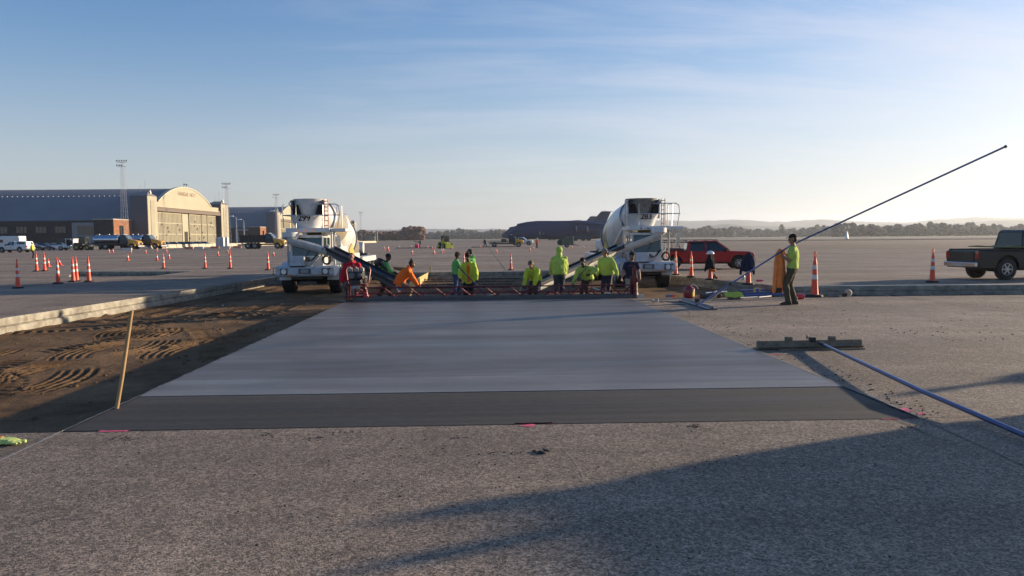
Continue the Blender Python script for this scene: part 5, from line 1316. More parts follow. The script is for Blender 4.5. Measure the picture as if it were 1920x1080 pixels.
def fuse(mb, name, material, parent, voxel=.016, wr=0.0, wrs=9, smooth=2, seed=0):
    """merge overlapping closed pieces into ONE continuous surface"""
    bmesh.ops.recalc_face_normals(mb.bm, faces=mb.bm.faces)
    me = bpy.data.meshes.new(name + '_raw'); mb.bm.to_mesh(me); mb.bm.free()
    o = bpy.data.objects.new(name + '_raw', me); COL.objects.link(o)
    md = o.modifiers.new('r', 'REMESH'); md.mode = 'VOXEL'; md.voxel_size = voxel
    dg = bpy.context.evaluated_depsgraph_get(); me2 = bpy.data.meshes.new_from_object(o.evaluated_get(dg)); bpy.data.objects.remove(o); bpy.data.meshes.remove(me)
    bm = bmesh.new(); bm.from_mesh(me2)
    for _ in range(smooth): bmesh.ops.smooth_vert(bm, verts=bm.verts, factor=.5, use_axis_x=True, use_axis_y=True, use_axis_z=True)
    if wr:
        bm.normal_update(); off = Vector((seed * 3.1, 0, 0))
        mv = [(v, v.normal * (wr * (noise.noise(v.co * wrs + off) + .6 * noise.noise(Vector((v.co.x * wrs * 2.2, v.co.y * wrs * 2.2, v.co.z * wrs * 1.1)) + off)))) for v in bm.verts]
        for v, d in mv: v.co += d
    for f in bm.faces: f.smooth = True
    bm.to_mesh(me2); bm.free(); me2.name = name; me2.materials.clear(); me2.materials.append(material)
    o = bpy.data.objects.new(name, me2); COL.objects.link(o); o.parent = parent; return o
def hand(m, wrist, d, palm_n, side, curl=.9, s=1.0):
    """palm, four unequal curled fingers and a thumb; d = forearm direction, palm_n = where the palm faces"""
    d = d.normalized(); pn = (palm_n - d * palm_n.dot(d)).normalized(); w = d.cross(pn).normalized() * side
    for k in (-1, -.33, .33, 1): m.cyl(wrist - d * .01, wrist + d * .085 * s + w * .028 * k * s, .019 * s, .0155 * s, 8)
    m.ell(wrist + d * .045 * s, (.030 * s, .030 * s, .022 * s), 8)
    for k, L in zip((-1, -.33, .33, 1), (.062, .074, .078, .068)):
        b = wrist + d * .085 * s + w * .030 * k * s; a1 = curl; a2 = curl * 2.0
        p1 = b + (d * math.cos(a1) + pn * math.sin(a1)) * L * .5 * s; p2 = p1 + (d * math.cos(a2) + pn * math.sin(a2)) * L * .42 * s
        p3 = p2 + (d * math.cos(a2 * 1.25) + pn * math.sin(a2 * 1.25)) * L * .22 * s
        capsule(m, [b, p1, p2, p3], [.0105 * s, .0098 * s, .009 * s, .008 * s], 7)
    tb = wrist + d * .025 * s + w * .030 * s; t1 = tb + (d * .55 + w * .6 + pn * .5).normalized() * .038 * s; t2 = t1 + (d * .7 + pn * .7 - w * .1).normalized() * .030 * s
    capsule(m, [tb, t1, t2], [.0135 * s, .0115 * s, .0095 * s], 7)
def ring(c, x, y, rx, ry, n=16): return [c + x * (rx * math.cos(2 * math.pi * i / n)) + y * (ry * math.sin(2 * math.pi * i / n)) for i in range(n)]
PN = [0]
def person(label, loc, rz, scale=.94, lean=0, bend=0, twist=0, hip=(0, 0, .93), hl=(-.28, .12, .85), hr=(.28, .12, .85), fl=(-.13, 0, 0), fr=(.13, .06, 0), head=(0, 0), skin='tan', top=LIME, legs=BLACKF, boots=BOOT, sleeves=True,
           hat='cap', hatm=BLACKF, hood=False, beard=False, gloves=None, loose=.03, toplen=.02, extra=None, build=1.0, kl=(.1, 1, 0), kr=(-.1, 1, 0), el=(-.6, -.6, -.4), er=(.6, -.6, -.4), group=None, curl=1.0, detail=True, yaws=(0, 0)):
    """faces +y in its own frame. lean = pelvis tilt, bend = extra bend of the chest, degrees forward"""
    PN[0] += 1; seed = PN[0]
    t = thing('person', label, 'person', loc, rz, group, scale)
    H = Vector(hip)
    def dirs(a, tw=0):
        a = R(a); u = Vector((0, math.sin(a), math.cos(a))); f = Vector((0, math.cos(a), -math.sin(a))); rm = Matrix.Rotation(R(tw), 3, 'Z'); return rm @ u, rm @ f, rm @ Vector((1, 0, 0))
    u0, f0_, x0_ = dirs(lean); u1, f1, x1 = dirs(lean + bend * .6, twist * .5); u2, f2, x2 = dirs(lean + bend, twist)
    waist = H + u0 * .16; chest = waist + u1 * .20; neck = chest + u2 * .17; B = build
    spine = [(H - u0 * .10, x0_, f0_, .135, .10), (H, x0_, f0_, .168, .118), (waist, (x0_ + x1).normalized(), (f0_ + f1).normalized(), .148, .105), (chest - u1 * .04, x1, f1, .175, .120), (chest + u2 * .06, x2, f2, .185, .118), (neck - u2 * .045, x2, f2, .150, .095), (neck + u2 * .01, x2, f2, .075, .07)]
    shl, shr = neck - u2 * .085 - x2 * .170 * B, neck - u2 * .085 + x2 * .170 * B
    ell_, wl = ik(shl, hl, .285, .255, el); elr, wr_ = ik(shr, hr, .285, .255, er)
    hpl, hpr = H - x0_ * .088 - u0 * .02, H + x0_ * .088 - u0 * .02
    al, ar = Vector(fl) + Vector((0, 0, .085)), Vector(fr) + Vector((0, 0, .085))
    knl, al = ik(hpl, al, .43, .425, kl); knr, ar = ik(hpr, ar, .43, .425, kr)
    # head frame: pitch forward, yaw
    hp, hy = head; uh, fh, xh = dirs(lean * .35 + bend * .4 + hp, twist + hy)
    hc = neck + (u2 * .6 + uh * .4).normalized() * .085 + uh * .10 + fh * .015
    rotH = Matrix((xh, fh, uh)).transposed()
    # ---- body: one continuous surface
    m = MB()
    m.loft([ring(c, x, f, rx * B, ry * B) for c, x, f, rx, ry in spine])
    m.cyl(neck - u2 * .03, hc - uh * .05, .056, .054, 12)
    m.ell(hc + uh * .025 - fh * .008, (.076, .095, .100), 16, rotH); m.ell(hc - uh * .045 + fh * .022, (.058, .068, .075), 14, rotH); m.ell(hc - uh * .095 + fh * .058, (.030, .026, .026), 10, rotH)
    m.cyl(hc + uh * .015 + fh * .085, hc - uh * .028 + fh * .112, .011, .018, 8); m.ell(hc - uh * .028 + fh * .104, (.019, .016, .013), 8, rotH)
    m.ell(hc + uh * .030 + fh * .078, (.055, .016, .011), 10, rotH)
    m.ell(hc - uh * .062 + fh * .088, (.024, .010, .010), 8, rotH)
    for s in (-1, 1): m.ell(hc - uh * .005 + xh * .078 * s - fh * .005, (.011, .020, .031), 8, rotH)
    for sh, e, w, s in ((shl, ell_, wl, -1), (shr, elr, wr_, 1)):
        capsule(m, [sh, sh.lerp(e, .5), e, e.lerp(w, .35), w], [.060 * B, .050, .040, .041, .027]); d = (w - e).normalized()
        hand(m, w, d, (Vector((-s * .8, .5, -.1)) if abs(d.z) > .5 else Vector((-s * .3, .1, -1))), s, curl)
    for h_, k_, a_ in ((hpl, knl, al), (hpr, knr, ar)): capsule(m, [h_, h_.lerp(k_, .5), k_, k_.lerp(a_, .3), a_], [.088 * B, .074, .056, .055, .038])
    fuse(m, 'body', SKINS[skin], t, .0095 if detail else .016, smooth=1)
    for nm in ('x',):
        for s in (-1, 1):
            if detail: mm = MB(); mm.ell(hc + uh * .012 + fh * .086 + xh * .030 * s, (.012, .009, .0075), 8, rotH); mm.build('eye', EYE, t, smooth=True)
        if detail: mm = MB(); mm.ell(hc - uh * .062 + fh * .097, (.022, .006, .006), 8, rotH); mm.build('mouth', LIP, t, smooth=True)
    # ---- trousers
    m = MB(); m.loft([ring(c, x, f, rx * B + .014, ry * B + .016) for c, x, f, rx, ry in ((H - u0 * .13, x0_, f0_, .12, .095), (H - u0 * .04, x0_, f0_, .165, .12), (H + u0 * .10, x0_, f0_, .158, .113))])
    for h_, k_, a_ in ((hpl, knl, al), (hpr, knr, ar)): capsule(m, [h_, h_.lerp(k_, .5), k_, k_.lerp(a_, .4), a_ + Vector((0, 0, .0))], [.108 * B, .094, .078, .078, .070])
    fuse(m, 'trousers', legs, t, .017, .014, 8, 2, seed)
    # ---- boots
    for a_, foot, kn in ((al, fl, knl), (ar, fr, knr)):
        fd = Vector((kn.x - a_.x, kn.y - a_.y, 0)); fd = fd.normalized() if fd.length > .12 else Vector((.12 if a_.x > 0 else -.12, 1, 0)).normalized(); sd_ = fd.cross(Vector((0, 0, 1)))
        m = MB(); m.cyl(a_ - Vector((0, 0, .045)), a_ + Vector((0, 0, .10 if boots is not RBOOT else .22)) + (kn - a_).normalized() * .0, .050, .064, 12); m.ell(a_ + Vector((0, 0, -.04)) - fd * .035, (.045, .05, .045), 10)
        m.loft([[a_ + fd * q + sd_ * (w * c_) + Vector((0, 0, -.085 + hh_ * s_)) for c_, s_ in ((-1, 0), (-1, .55), (-.6, 1), (.6, 1), (1, .55), (1, 0))] for q, w, hh_ in ((-.085, .036, .07), (-.02, .042, .10), (.07, .048, .085), (.14, .050, .060), (.19, .034, .04))])
        fuse(m, 'boot', boots, t, .012, 0, 8, 1, seed)
    # ---- top
    if top:
        L = loose; m = MB(); low = spine[:]
        rows = [(H - u0 * (toplen + .02), x0_, f0_, .170 + L * .9, .125 + L * .8)] + [(c, x, f, rx + L * k, ry + L * k) for (c, x, f, rx, ry), k in zip(spine[1:], (1.0, 1.25, 1.0, .55, .1, .6))]
        m.loft([ring(c, x, f, rx * B, ry * B) for c, x, f, rx, ry in rows])
        for sh, e, w, s in ((shl, ell_, wl, -1), (shr, elr, wr_, 1)):
            if sleeves: capsule(m, [sh, sh.lerp(e, .5), e, e.lerp(w, .5), e.lerp(w, .93)], [.066 * B + L * .2, .070 + L * .4, .060 + L * .4, .056 + L * .4, .044 + L * .2])
            else: capsule(m, [sh, sh.lerp(e, .62)], [.076 * B, .068])
        if hood == 'down': m.ell(neck - f2 * .075 + u2 * .0, (.115, .075, .06), 12, Matrix((x2, f2, u2)).transposed()); m.cyl(neck - u2 * .03, neck + u2 * .035, .088, .080, 14)
        if hood == 'up': m.ell(hc + uh * .012 - fh * .022, (.108, .115, .135), 16, rotH); m.cyl(neck - u2 * .05, hc - uh * .05, .105, .098, 14); m.ell(hc + uh * .09 - fh * .05, (.06, .06, .055), 10, rotH)
        fuse(m, 'jacket' if sleeves else 'shirt', top, t, .0165, (.020 if L > .03 else .008), 8, 2, seed + 40)
    # ---- head covering
    if hat in ('cap', 'capback'):
        sg = 1 if hat == 'cap' else -1
        m = MB(); m.ell(hc + uh * .048 - fh * .006, (.087, .106, .088), 16, rotH)
        bmesh.ops.bisect_plane(m.bm, geom=m.bm.verts[:] + m.bm.edges[:] + m.bm.faces[:], plane_co=hc + uh * .040, plane_no=uh, clear_inner=True)
        m.loft([[hc + uh * (.040 + zz) + fh * sg * (.075 + q) + xh * xx for xx in (-w_, -w_ * .5, 0, w_ * .5, w_)] + [hc + uh * (.030 + zz) + fh * sg * (.075 + q) + xh * xx for xx in (w_, w_ * .5, 0, -w_ * .5, -w_)] for q, w_, zz in ((0, .078, .006), (.05, .066, .002), (.095, .04, -.010))])
        m.build('cap', hatm, t, smooth=50)
        if skin: mm = MB(); mm.ell(hc + uh * .0 - fh * .022, (.081, .088, .088), 14, rotH); bmesh.ops.bisect_plane(mm.bm, geom=mm.bm.verts[:] + mm.bm.edges[:] + mm.bm.faces[:], plane_co=hc - fh * .008, plane_no=fh, clear_outer=True); mm.build('hair', HAIR, t, smooth=True)
    elif hat == 'beanie':
        m = MB(); m.ell(hc + uh * .050 - fh * .010, (.089, .108, .098), 16, rotH); m.loft([ring(hc + uh * z - fh * .006, xh, fh, .090, .109) for z in (.012, .060)])
        bmesh.ops.bisect_plane(m.bm, geom=m.bm.verts[:] + m.bm.edges[:] + m.bm.faces[:], plane_co=hc + uh * .012, plane_no=uh, clear_inner=True); m.build('beanie', hatm, t, smooth=50)
    elif hat == 'bald':
        mm = MB(); mm.ell(hc + uh * .030 - fh * .016, (.079, .094, .098), 14, rotH); bmesh.ops.bisect_plane(mm.bm, geom=mm.bm.verts[:] + mm.bm.edges[:] + mm.bm.faces[:], plane_co=hc + fh * .035, plane_no=(fh - uh * .55), clear_outer=True); mm.build('hair', HAIR, t, smooth=True)
    elif hat == 'bun':
        mm = MB(); mm.ell(hc + uh * .030 - fh * .014, (.082, .098, .100), 14, rotH); bmesh.ops.bisect_plane(mm.bm, geom=mm.bm.verts[:] + mm.bm.edges[:] + mm.bm.faces[:], plane_co=hc + fh * .045, plane_no=(fh - uh * .45), clear_outer=True); mm.ell(hc + uh * .150 - fh * .02, (.034, .036, .04), 10, rotH); mm.cyl(hc + uh * .11 - fh * .015, hc + uh * .14 - fh * .02, .02, .025, 8); mm.build('hair', HAIR, t, smooth=True)
    elif hat == 'hardhat':
        m = MB(); m.ell(hc + uh * .055 - fh * .004, (.105, .125, .095), 16, rotH); bmesh.ops.bisect_plane(m.bm, geom=m.bm.verts[:] + m.bm.edges[:] + m.bm.faces[:], plane_co=hc + uh * .045, plane_no=uh, clear_inner=True)
        m.loft([ring(hc + uh * z + fh * .012, xh, fh, r_, r_ * 1.2) for z, r_ in ((.040, .11), (.040, .125), (.050, .125), (.050, .11))], cap=False); m.build('hard_hat', hatm, t, smooth=50)
    if beard: mm = MB(); mm.ell(hc - uh * .070 + fh * .036, (.059, .052, .042), 12, rotH); mm.build('beard', HAIR if beard is True else beard, t, smooth=True)
    if gloves:
        for w, e, s in ((wl, ell_, -1), (wr_, elr, 1)):
            d = (w - e).normalized(); m = MB(); m.cyl(w - d * .05, w + d * .01, .038, .034, 10); hand(m, w, d, (Vector((-s * .8, .5, -.1)) if abs(d.z) > .5 else Vector((-s * .3, .1, -1))), s, curl, 1.16); fuse(m, 'glove', gloves, t, .010, 0, 8, 0)
    t['_'] = 0; del t['_']
    P_ = dict(t=t, hc=hc, uh=uh, fh=fh, xh=xh, neck=neck, chest=chest, waist=waist, H=H, u2=u2, f2=f2, x2=x2, f0=f0_, u0=u0, wl=wl, wr=wr_, el=ell_, er=elr, shl=shl, shr=shr, rotH=rotH, spine=spine, B=B)
    return P_
def wpos(pd, p): t = pd['t']; return Vector(t.location) + Matrix.Rotation(t.rotation_euler.z, 3, 'Z') @ (Vector(p) * t.scale.x)
def grip(pd, which):
    w, e = (pd['wl'], pd['el']) if which == 'l' else (pd['wr'], pd['er']); return wpos(pd, w + (w - e).normalized() * .07)
def tool(name, label, cat, p0, p1, r=.016, shaft=None, head=None, headm=None, group=None, headname='blade'):
    """handled tool from the upper end p0 to the working end p1 (world points)"""
    p0, p1 = Vector(p0), Vector(p1); t = thing(name, label, cat, p1, 0, group); m = MB(); m.tube([Vector((0, 0, 0)), (p0 - p1) * .5, p0 - p1], r, 8); m.build('handle', shaft or M('ash_handle', (.35, .22, .10), .6, var=.15), t, smooth=True)
    d = (p0 - p1).normalized(); sd_ = d.cross(Vector((0, 0, 1))).normalized()
    if head == 'rake':
        m = MB(); m.bar(-sd_ * .28, sd_ * .28, .03, .09); m.build(headname, headm or grey_metal(), t)
    elif head == 'shovel':
        m = MB(); dd = -d; up_ = sd_.cross(dd).normalized(); m.loft([[sd_ * (w * c_) + dd * q + up_ * (.03 * (c_ * c_) + .006 * k) for c_ in (-1, -.5, 0, .5, 1)] + [sd_ * (w * c_) + dd * q + up_ * (.03 * (c_ * c_) - .006) for c_ in (1, .5, 0, -.5, -1)] for q, w, k in ((-.02, .05, 1), (.03, .11, 1), (.18, .12, 1), (.28, .07, 1))]); m.build(headname, headm or grey_metal(), t, smooth=40)
    return t
BK = R(0)
SZ = -.35            # soles sink in the fresh concrete
YW = -YAW
# 1 red hoodie behind the screed engine (facing us)
red_p = person('person in a bright red hoodie standing behind the screed engine', G(660, 21.9, -.38), YW + R(178), .97, lean=4, bend=12, hl=(-.30, .26, .80), hr=(.33, .16, .78), skin='red', top=REDF, legs=BEIGE, hat='bald', loose=.055, hood='down', build=1.12, head=(18, 12), toplen=.06, beard=M('stubble', (.14, .06, .04), .7))
# 2 green with backpack, seen behind the chute, facing right
p2 = person('person in a green top with a black backpack blower behind the left chute', G(716, 26.2, -.40), YW + R(-62), .95, lean=16, bend=14, hip=(0, -.05, .88), hl=(-.16, .46, .92), hr=(.20, .40, .98), skin='dark', top=GREEN, legs=BROWNF, hat='beanie', beard=M('dark_scarf', (.015, .015, .018), .9), loose=.03, fl=(-.15, -.12, 0), fr=(.14, .22, 0))
# 3 orange hoodie bent, grey leggings, top knot
p3 = person('person in an orange hoodie bending down with a top knot, beside the left chute', G(760, 23.0, SZ + .04), YW + R(-82), .95, lean=28, bend=24, hip=(0, -.20, .74), hl=(-.16, .50, .42), hr=(.14, .46, .50), skin='dark', top=ORANGE, legs=KHAKI, hat='bun', loose=.055, toplen=.12, fl=(-.16, .05, 0), fr=(.16, -.02, 0), head=(-20, 6), hood='down', kl=(-.1, 1, .2), kr=(.1, 1, .2), boots=BOOT)
# 4 green sweatshirt, jeans, cap, side on
p4 = person('person in a green sweatshirt, blue jeans and dark cap, standing side on', G(853, 26.0, SZ), YW + R(-74), .90, lean=2, bend=6, hl=(-.10, .42, .98), hr=(.16, .40, 1.02), skin='dark', top=GREEN, legs=JEANS, hat='cap', hatm=BROWNF, loose=.035, gloves=GLOVE, fl=(-.13, .16, 0), fr=(.12, -.16, 0), head=(4, 0))
# 6 behind, green hood and cap
p6 = person('person in green, mostly hidden behind the open lime jacket', G(885, 26.4, SZ), YW + R(70), .95, lean=2, bend=8, hl=(-.12, .40, .95), hr=(.16, .36, 1.0), skin='tan', top=GREEN, legs=NAVY, hat='cap', hatm=OLIVE, loose=.035, hood='down')
# 5 open lime jacket over orange vest
p5 = person('person in an open lime jacket over an orange vest, with red boots', G(879, 22.8, SZ), YW + R(168), .92, lean=5, bend=8, hl=(-.30, .22, .82), hr=(.24, .32, .92), skin='dark', top=LIMEJ, legs=BLACKF, boots=RBOOT, hat='beanie', beard=True, loose=.07, toplen=.16, gloves=GLOVE, head=(8, -10))
m = MB(); s_ = p5['spine']
for sgn in (0,):
    m.loft([[c + f * (ry + .085) + x * xx for xx in (-.075, .02)] + [c + f * (ry + .055) + x * xx for xx in (.02, -.075)] for c, x, f, rx, ry in ((p5['H'] - p5['u0'] * .12, s_[1][1], s_[1][2], 0, .12), s_[1], s_[2], s_[3], s_[4], (s_[5][0], s_[5][1], s_[5][2], 0, .07))])
m.build('vest', ORANGE, p5['t'])
# 7 bent lime hoodie with camo cap
p7 = person('person in a lime hoodie and patterned cap bent over the concrete', G(1000, 23.2, SZ), YW + R(160), .95, lean=34, bend=26, hip=(0, -.20, .80), hl=(-.12, .42, .50), hr=(.22, .44, .42), skin='tan', top=LIMEJ, legs=BROWNF, boots=RBOOT, hat='cap', hatm=cloth('camo_fabric', (.14, .12, .07), .5), loose=.055, head=(-12, 0), gloves=GLOVE, hood='down')
# 8 hooded, back to us
p8 = person('person seen from behind in a lime hoodie with the hood up', G(1049, 24.0, SZ), YW + R(8), 1.0, lean=2, bend=8, hl=(-.24, .28, .88), hr=(.26, .28, .86), skin='tan', top=LIME, legs=SLATE, boots=RBOOT, hat=None, loose=.055, hood='up', build=1.10, head=(5, -12), toplen=.05)
# 9 bent with rake
p9 = person('person in a lime sweatshirt bending forward over a long thin rake', G(1098, 23.2, SZ), YW + R(150), .95, lean=30, bend=20, hip=(0, -.18, .82), hl=(-.30, .30, .98), hr=(.34, .28, .60), skin='dark', top=LIME, legs=BROWNF, boots=RBOOT, hat='capback', hatm=BLACKF, beard=True, loose=.05, head=(-10, 6), gloves=GLOVE, el=(-1, -.2, .1), er=(.8, -.6, -.3))
# 10 lime, grey cap, looking left
p10 = person('person in a lime sweatshirt and grey cap, turned towards the left', G(1139, 24.2, SZ), YW + R(150), .97, lean=8, bend=8, hl=(-.40, .10, .82), hr=(.34, .14, .78), skin='tan', top=LIME, legs=NAVY, hat='capback', hatm=GREYF, loose=.045, build=1.12, head=(8, -52), gloves=GLOVE, boots=BOOT, toplen=.04)
# 11 navy t-shirt by the winch post
p11 = person('person in a navy t-shirt and pale trousers at the right end of the screed', G(1184, 22.2, -.33), YW + R(172), .95, lean=6, bend=12, hip=(0, -.10, .86), hl=(-.26, .34, .86), hr=(.32, .30, .78), skin='tan', top=NAVY, legs=BEIGE, sleeves=False, hat='capback', hatm=BLACKF, beard=True, loose=.030, fl=(-.2, .05, 0), fr=(.12, .1, 0), head=(6, 28), boots=BOOT, toplen=.05)
# 12 pole holder on the right
base12 = P(1485, 571)
p12 = person('person in a lime t-shirt and dark cap holding a long blue pole', base12, YW + R(64), .985, lean=-3, bend=4, hip=(0, 0, .93), hl=(-.10, .26, 1.24), hr=(.16, .20, 1.28), skin='tan', top=LIME, legs=OLIVE, sleeves=False, hat='cap', hatm=BLACKF, loose=.022, fl=(-.12, .08, 0), fr=(.11, -.06, 0), head=(0, 14), el=(-.3, -.3, -1), er=(.3, -.6, -1), boots=BOOT, toplen=.0, curl=1.25)
# far small workers
person('person in a lime jacket and white hard hat near the silver pickup', P(61, 484), YW + R(-70), .95, top=LIMEJ, legs=BLACKF, hat='hardhat', hatm=M('hat_white', (.75, .75, .73), .4), loose=.05, detail=False)
person('person in dark clothing standing with outstretched tool on the far apron', P(788, 465.6), YW + R(90), .95, top=BLACKF, legs=NAVY, hat='cap', loose=.03, detail=False, hl=(-.3, .5, 1.1), hr=(.2, .52, 1.1), fr=(.13, .1, 0))
person('person in dark clothing walking in pale dust left of the flatbed truck', P(910, 463.8), YW + R(60), .95, top=BLACKF, legs=BLACKF, hat='cap', loose=.04, detail=False, lean=12, bend=10, fl=(-.12, .3, 0), fr=(.12, -.28, 0), hl=(-.2, .4, .8), hr=(.2, .35, .8))
person('person in an orange vest sweeping right of the white pickup', P(1006, 465), YW + R(-60), .95, top=ORANGE, legs=BROWNF, hat='hardhat', hatm=M('hat_white', (.75, .75, .73), .4), loose=.04, detail=False, lean=8, bend=8, hl=(-.2, .4, .8), hr=(.2, .35, .8))
# ---- backpack blower
def on(pd, name, label, cat, fn):
    t = thing(name, label, cat, pd['t'].location, pd['t'].rotation_euler.z, None, pd['t'].scale.x); fn(t, pd); return t
def blower(t, d):
    c = d['chest'] - d['f2'] * .27; rot = Matrix((d['x2'], d['f2'], d['u2'])).transposed()
    m = MB(); m.ell(c, (.16, .12, .19), 14, rot); m.cyl(c - d['x2'] * .17, c + d['x2'] * .17, .12, .12, 16); m.build('engine_housing', M('black_plastic', (.02, .02, .02), .5), t, smooth=40)
    m = MB(); m.tube([c + d['x2'] * .2, c + d['x2'] * .26 + d['f2'] * .3 - d['u2'] * .1, d['wr'] + Vector((.05, 0, 0)), d['wr'] + Vector((.05, .5, -.35))], [.05, .045, .04, .045], 10); m.build('blower_tube', M('black_plastic', (.02, .02, .02), .5), t, smooth=True)
    m = MB()
    for s in (-1, 1): m.tube([c + d['x2'] * .1 * s + d['u2'] * .15, d['neck'] + d['x2'] * .11 * s + d['u2'] * .0, d['chest'] + d['x2'] * .13 * s + d['f2'] * .17, d['waist'] + d['x2'] * .17 * s + d['f2'] * .05, c - d['u2'] * .15 + d['x2'] * .12 * s], .022, 6)
    m.build('shoulder_strap', M('strap_black', (.015, .015, .015), .8), t, smooth=True)
on(p2, 'backpack_blower', 'black backpack blower worn by the worker in green', 'leaf blower', blower)
# ---- tools in hands
g1, g2 = grip(p9, 'l'), grip(p9, 'r'); dr_ = (g2 - g1).normalized()
u_, l_ = PD(1110, 489, 22.8), PD(1077, 531, 22.6)
tool('concrete_rake', 'thin dark rake held diagonally by the bending lime worker', 'rake', PD(1111, 488, 22.75), PD(1060, 549, 22.5), .014, M('dark_metal', (.035, .035, .038), .5), 'rake')
tool('come_along', 'dark handled concrete rake held across the open lime jacket', 'rake', PD(858, 499, 22.6), PD(915, 556, 21.6), .019, M('handle_dark_blue', (.03, .035, .07), .5), 'rake')
tool('shovel', 'pale handled shovel propped beside the lime sweatshirt with grey cap', 'shovel', PD(1148, 515, 23.5), PD(1142, 553, 23.3), .017, None, 'shovel')
tool('straightedge_board', 'pale wooden board lying on wet concrete below the right chute', 'board', PD(1112, 540, 22.8), PD(1152, 553, 21.9), .022, M('pale_pole', (.55, .50, .40), .6))
tool('shovel', 'short handled shovel under the hands of the patterned cap worker', 'shovel', grip(p7, 'r') + Vector((0, 0, .3)), grip(p7, 'r') + Vector((-.25, -.5, -.42)), .016, None, 'shovel')
tool('shovel', 'shovel in the hands of the orange hoodie worker', 'shovel', grip(p3, 'l') + Vector((-.35, .05, .30)), grip(p3, 'l') + Vector((.4, -.1, -.50)), .016, M('handle_dark_blue', (.03, .035, .07), .5), 'shovel')
tool('shovel', 'dark handled tool held by the green sweatshirt and jeans', 'shovel', grip(p4, 'l') + Vector((-.1, -.1, .22)), grip(p4, 'l') + Vector((.75, -.3, -.95)), .018, M('handle_dark_blue', (.03, .035, .07), .5), 'rake')
tool('push_broom', 'long handled tool of the dark figure on the far apron', 'broom', P(776, 465, 0) + Vector((0, 0, 1.25)), P(788, 465.2, 0) + Vector((0, 0, 1.1)), .05, dark_metal())
# operator seen through the windscreen of truck 283
person('truck driver in a lime vest at the wheel of truck 283', L283 + Vector((-.18, -.30, .78)), R(180), .88, hip=(0, 0, .50), fl=(-.12, .32, .06), fr=(.12, .32, .06), hl=(-.15, .34, .86), hr=(.15, .34, .86), top=LIMEJ, legs=NAVY, hat='hardhat', hatm=M('hat_lime', (.55, .7, .05), .4), loose=.04, detail=False)
# ================================================================ SCREED, FLOATS, LOOSE TOOLS, FORMS, PARKED VEHICLES
SRED = M('screed_red', (.15, .014, .02), .45, .2, dirt=.45, dirtcol=(.12, .07, .06))
yS = 20.75
def screed():
    x0, x1 = G(668, yS).x, G(1190, yS).x; t = thing('truss_screed', 'long red truss screed spanning the end of the fresh slab', 'screed', (x0, yS, 0), R(.3)); L = x1 - x0
    m = MB(); m.tube([(0, 0, .36), (L, 0, .36)], .019, 8); m.build('top_chord', SRED, t, smooth=True)
    for y, h in ((-.19, .05), (.19, .05)): m = MB(); m.box((L / 2, y, .055), (L + .1, .045, .10)); m.build('screed_blade', M('blade_steel', (.09, .09, .10), .45, .4, dirt=.5), t, bevel=.005)
    n = 11; w = L / n
    m = MB()
    for y in (-.19, .19): m.tube([(0, y, .20), (L, y, .20)], .013, 6)
    m.build('middle_rail', SRED, t, smooth=True)
    for i in range(n):
        for a, b in (((i * w + .04), (i + .5) * w), ((i + .5) * w, (i + 1) * w - .04)):
            up = a < (i + .5) * w - .001
            m = MB()
            for y in (-.19, .19):
                p, q = ((a, 0, .36), (b, y, .10)) if up else ((a, y, .10), (b, 0, .36)); m.tube([p, q], .014, 6)
            m.build('truss_brace', SRED, t, smooth=True)
    for xx in (0, L):
        m = MB(); m.box((xx, 0, .20), (.04, .44, .34)); m.build('end_plate', SRED, t)
    # winch post and handle at the right end
    m = MB(); m.box((L + .03, 0, .42), (.10, .10, .84)); m.box((L - .06, 0, .30), (.06, .08, .60)); m.tube([(L + .03, 0, .84), (L + .03, -.05, .90), (L - .16, -.08, .90)], .02, 6); m.cyl((L + .03, -.10, .50), (L + .03, .10, .50), .09); m.build('winch_post', SRED, t, bevel=.008)
    m = MB(); m.cyl((L + .06, -.15, .02), (L + .06, -.15, .16), .035); m.box((L + .18, -.12, .05), (.18, .10, .08)); m.build('anchor', M('galvanised_steel', (.42, .42, .42), .45, .5), t)
    return t
screed()
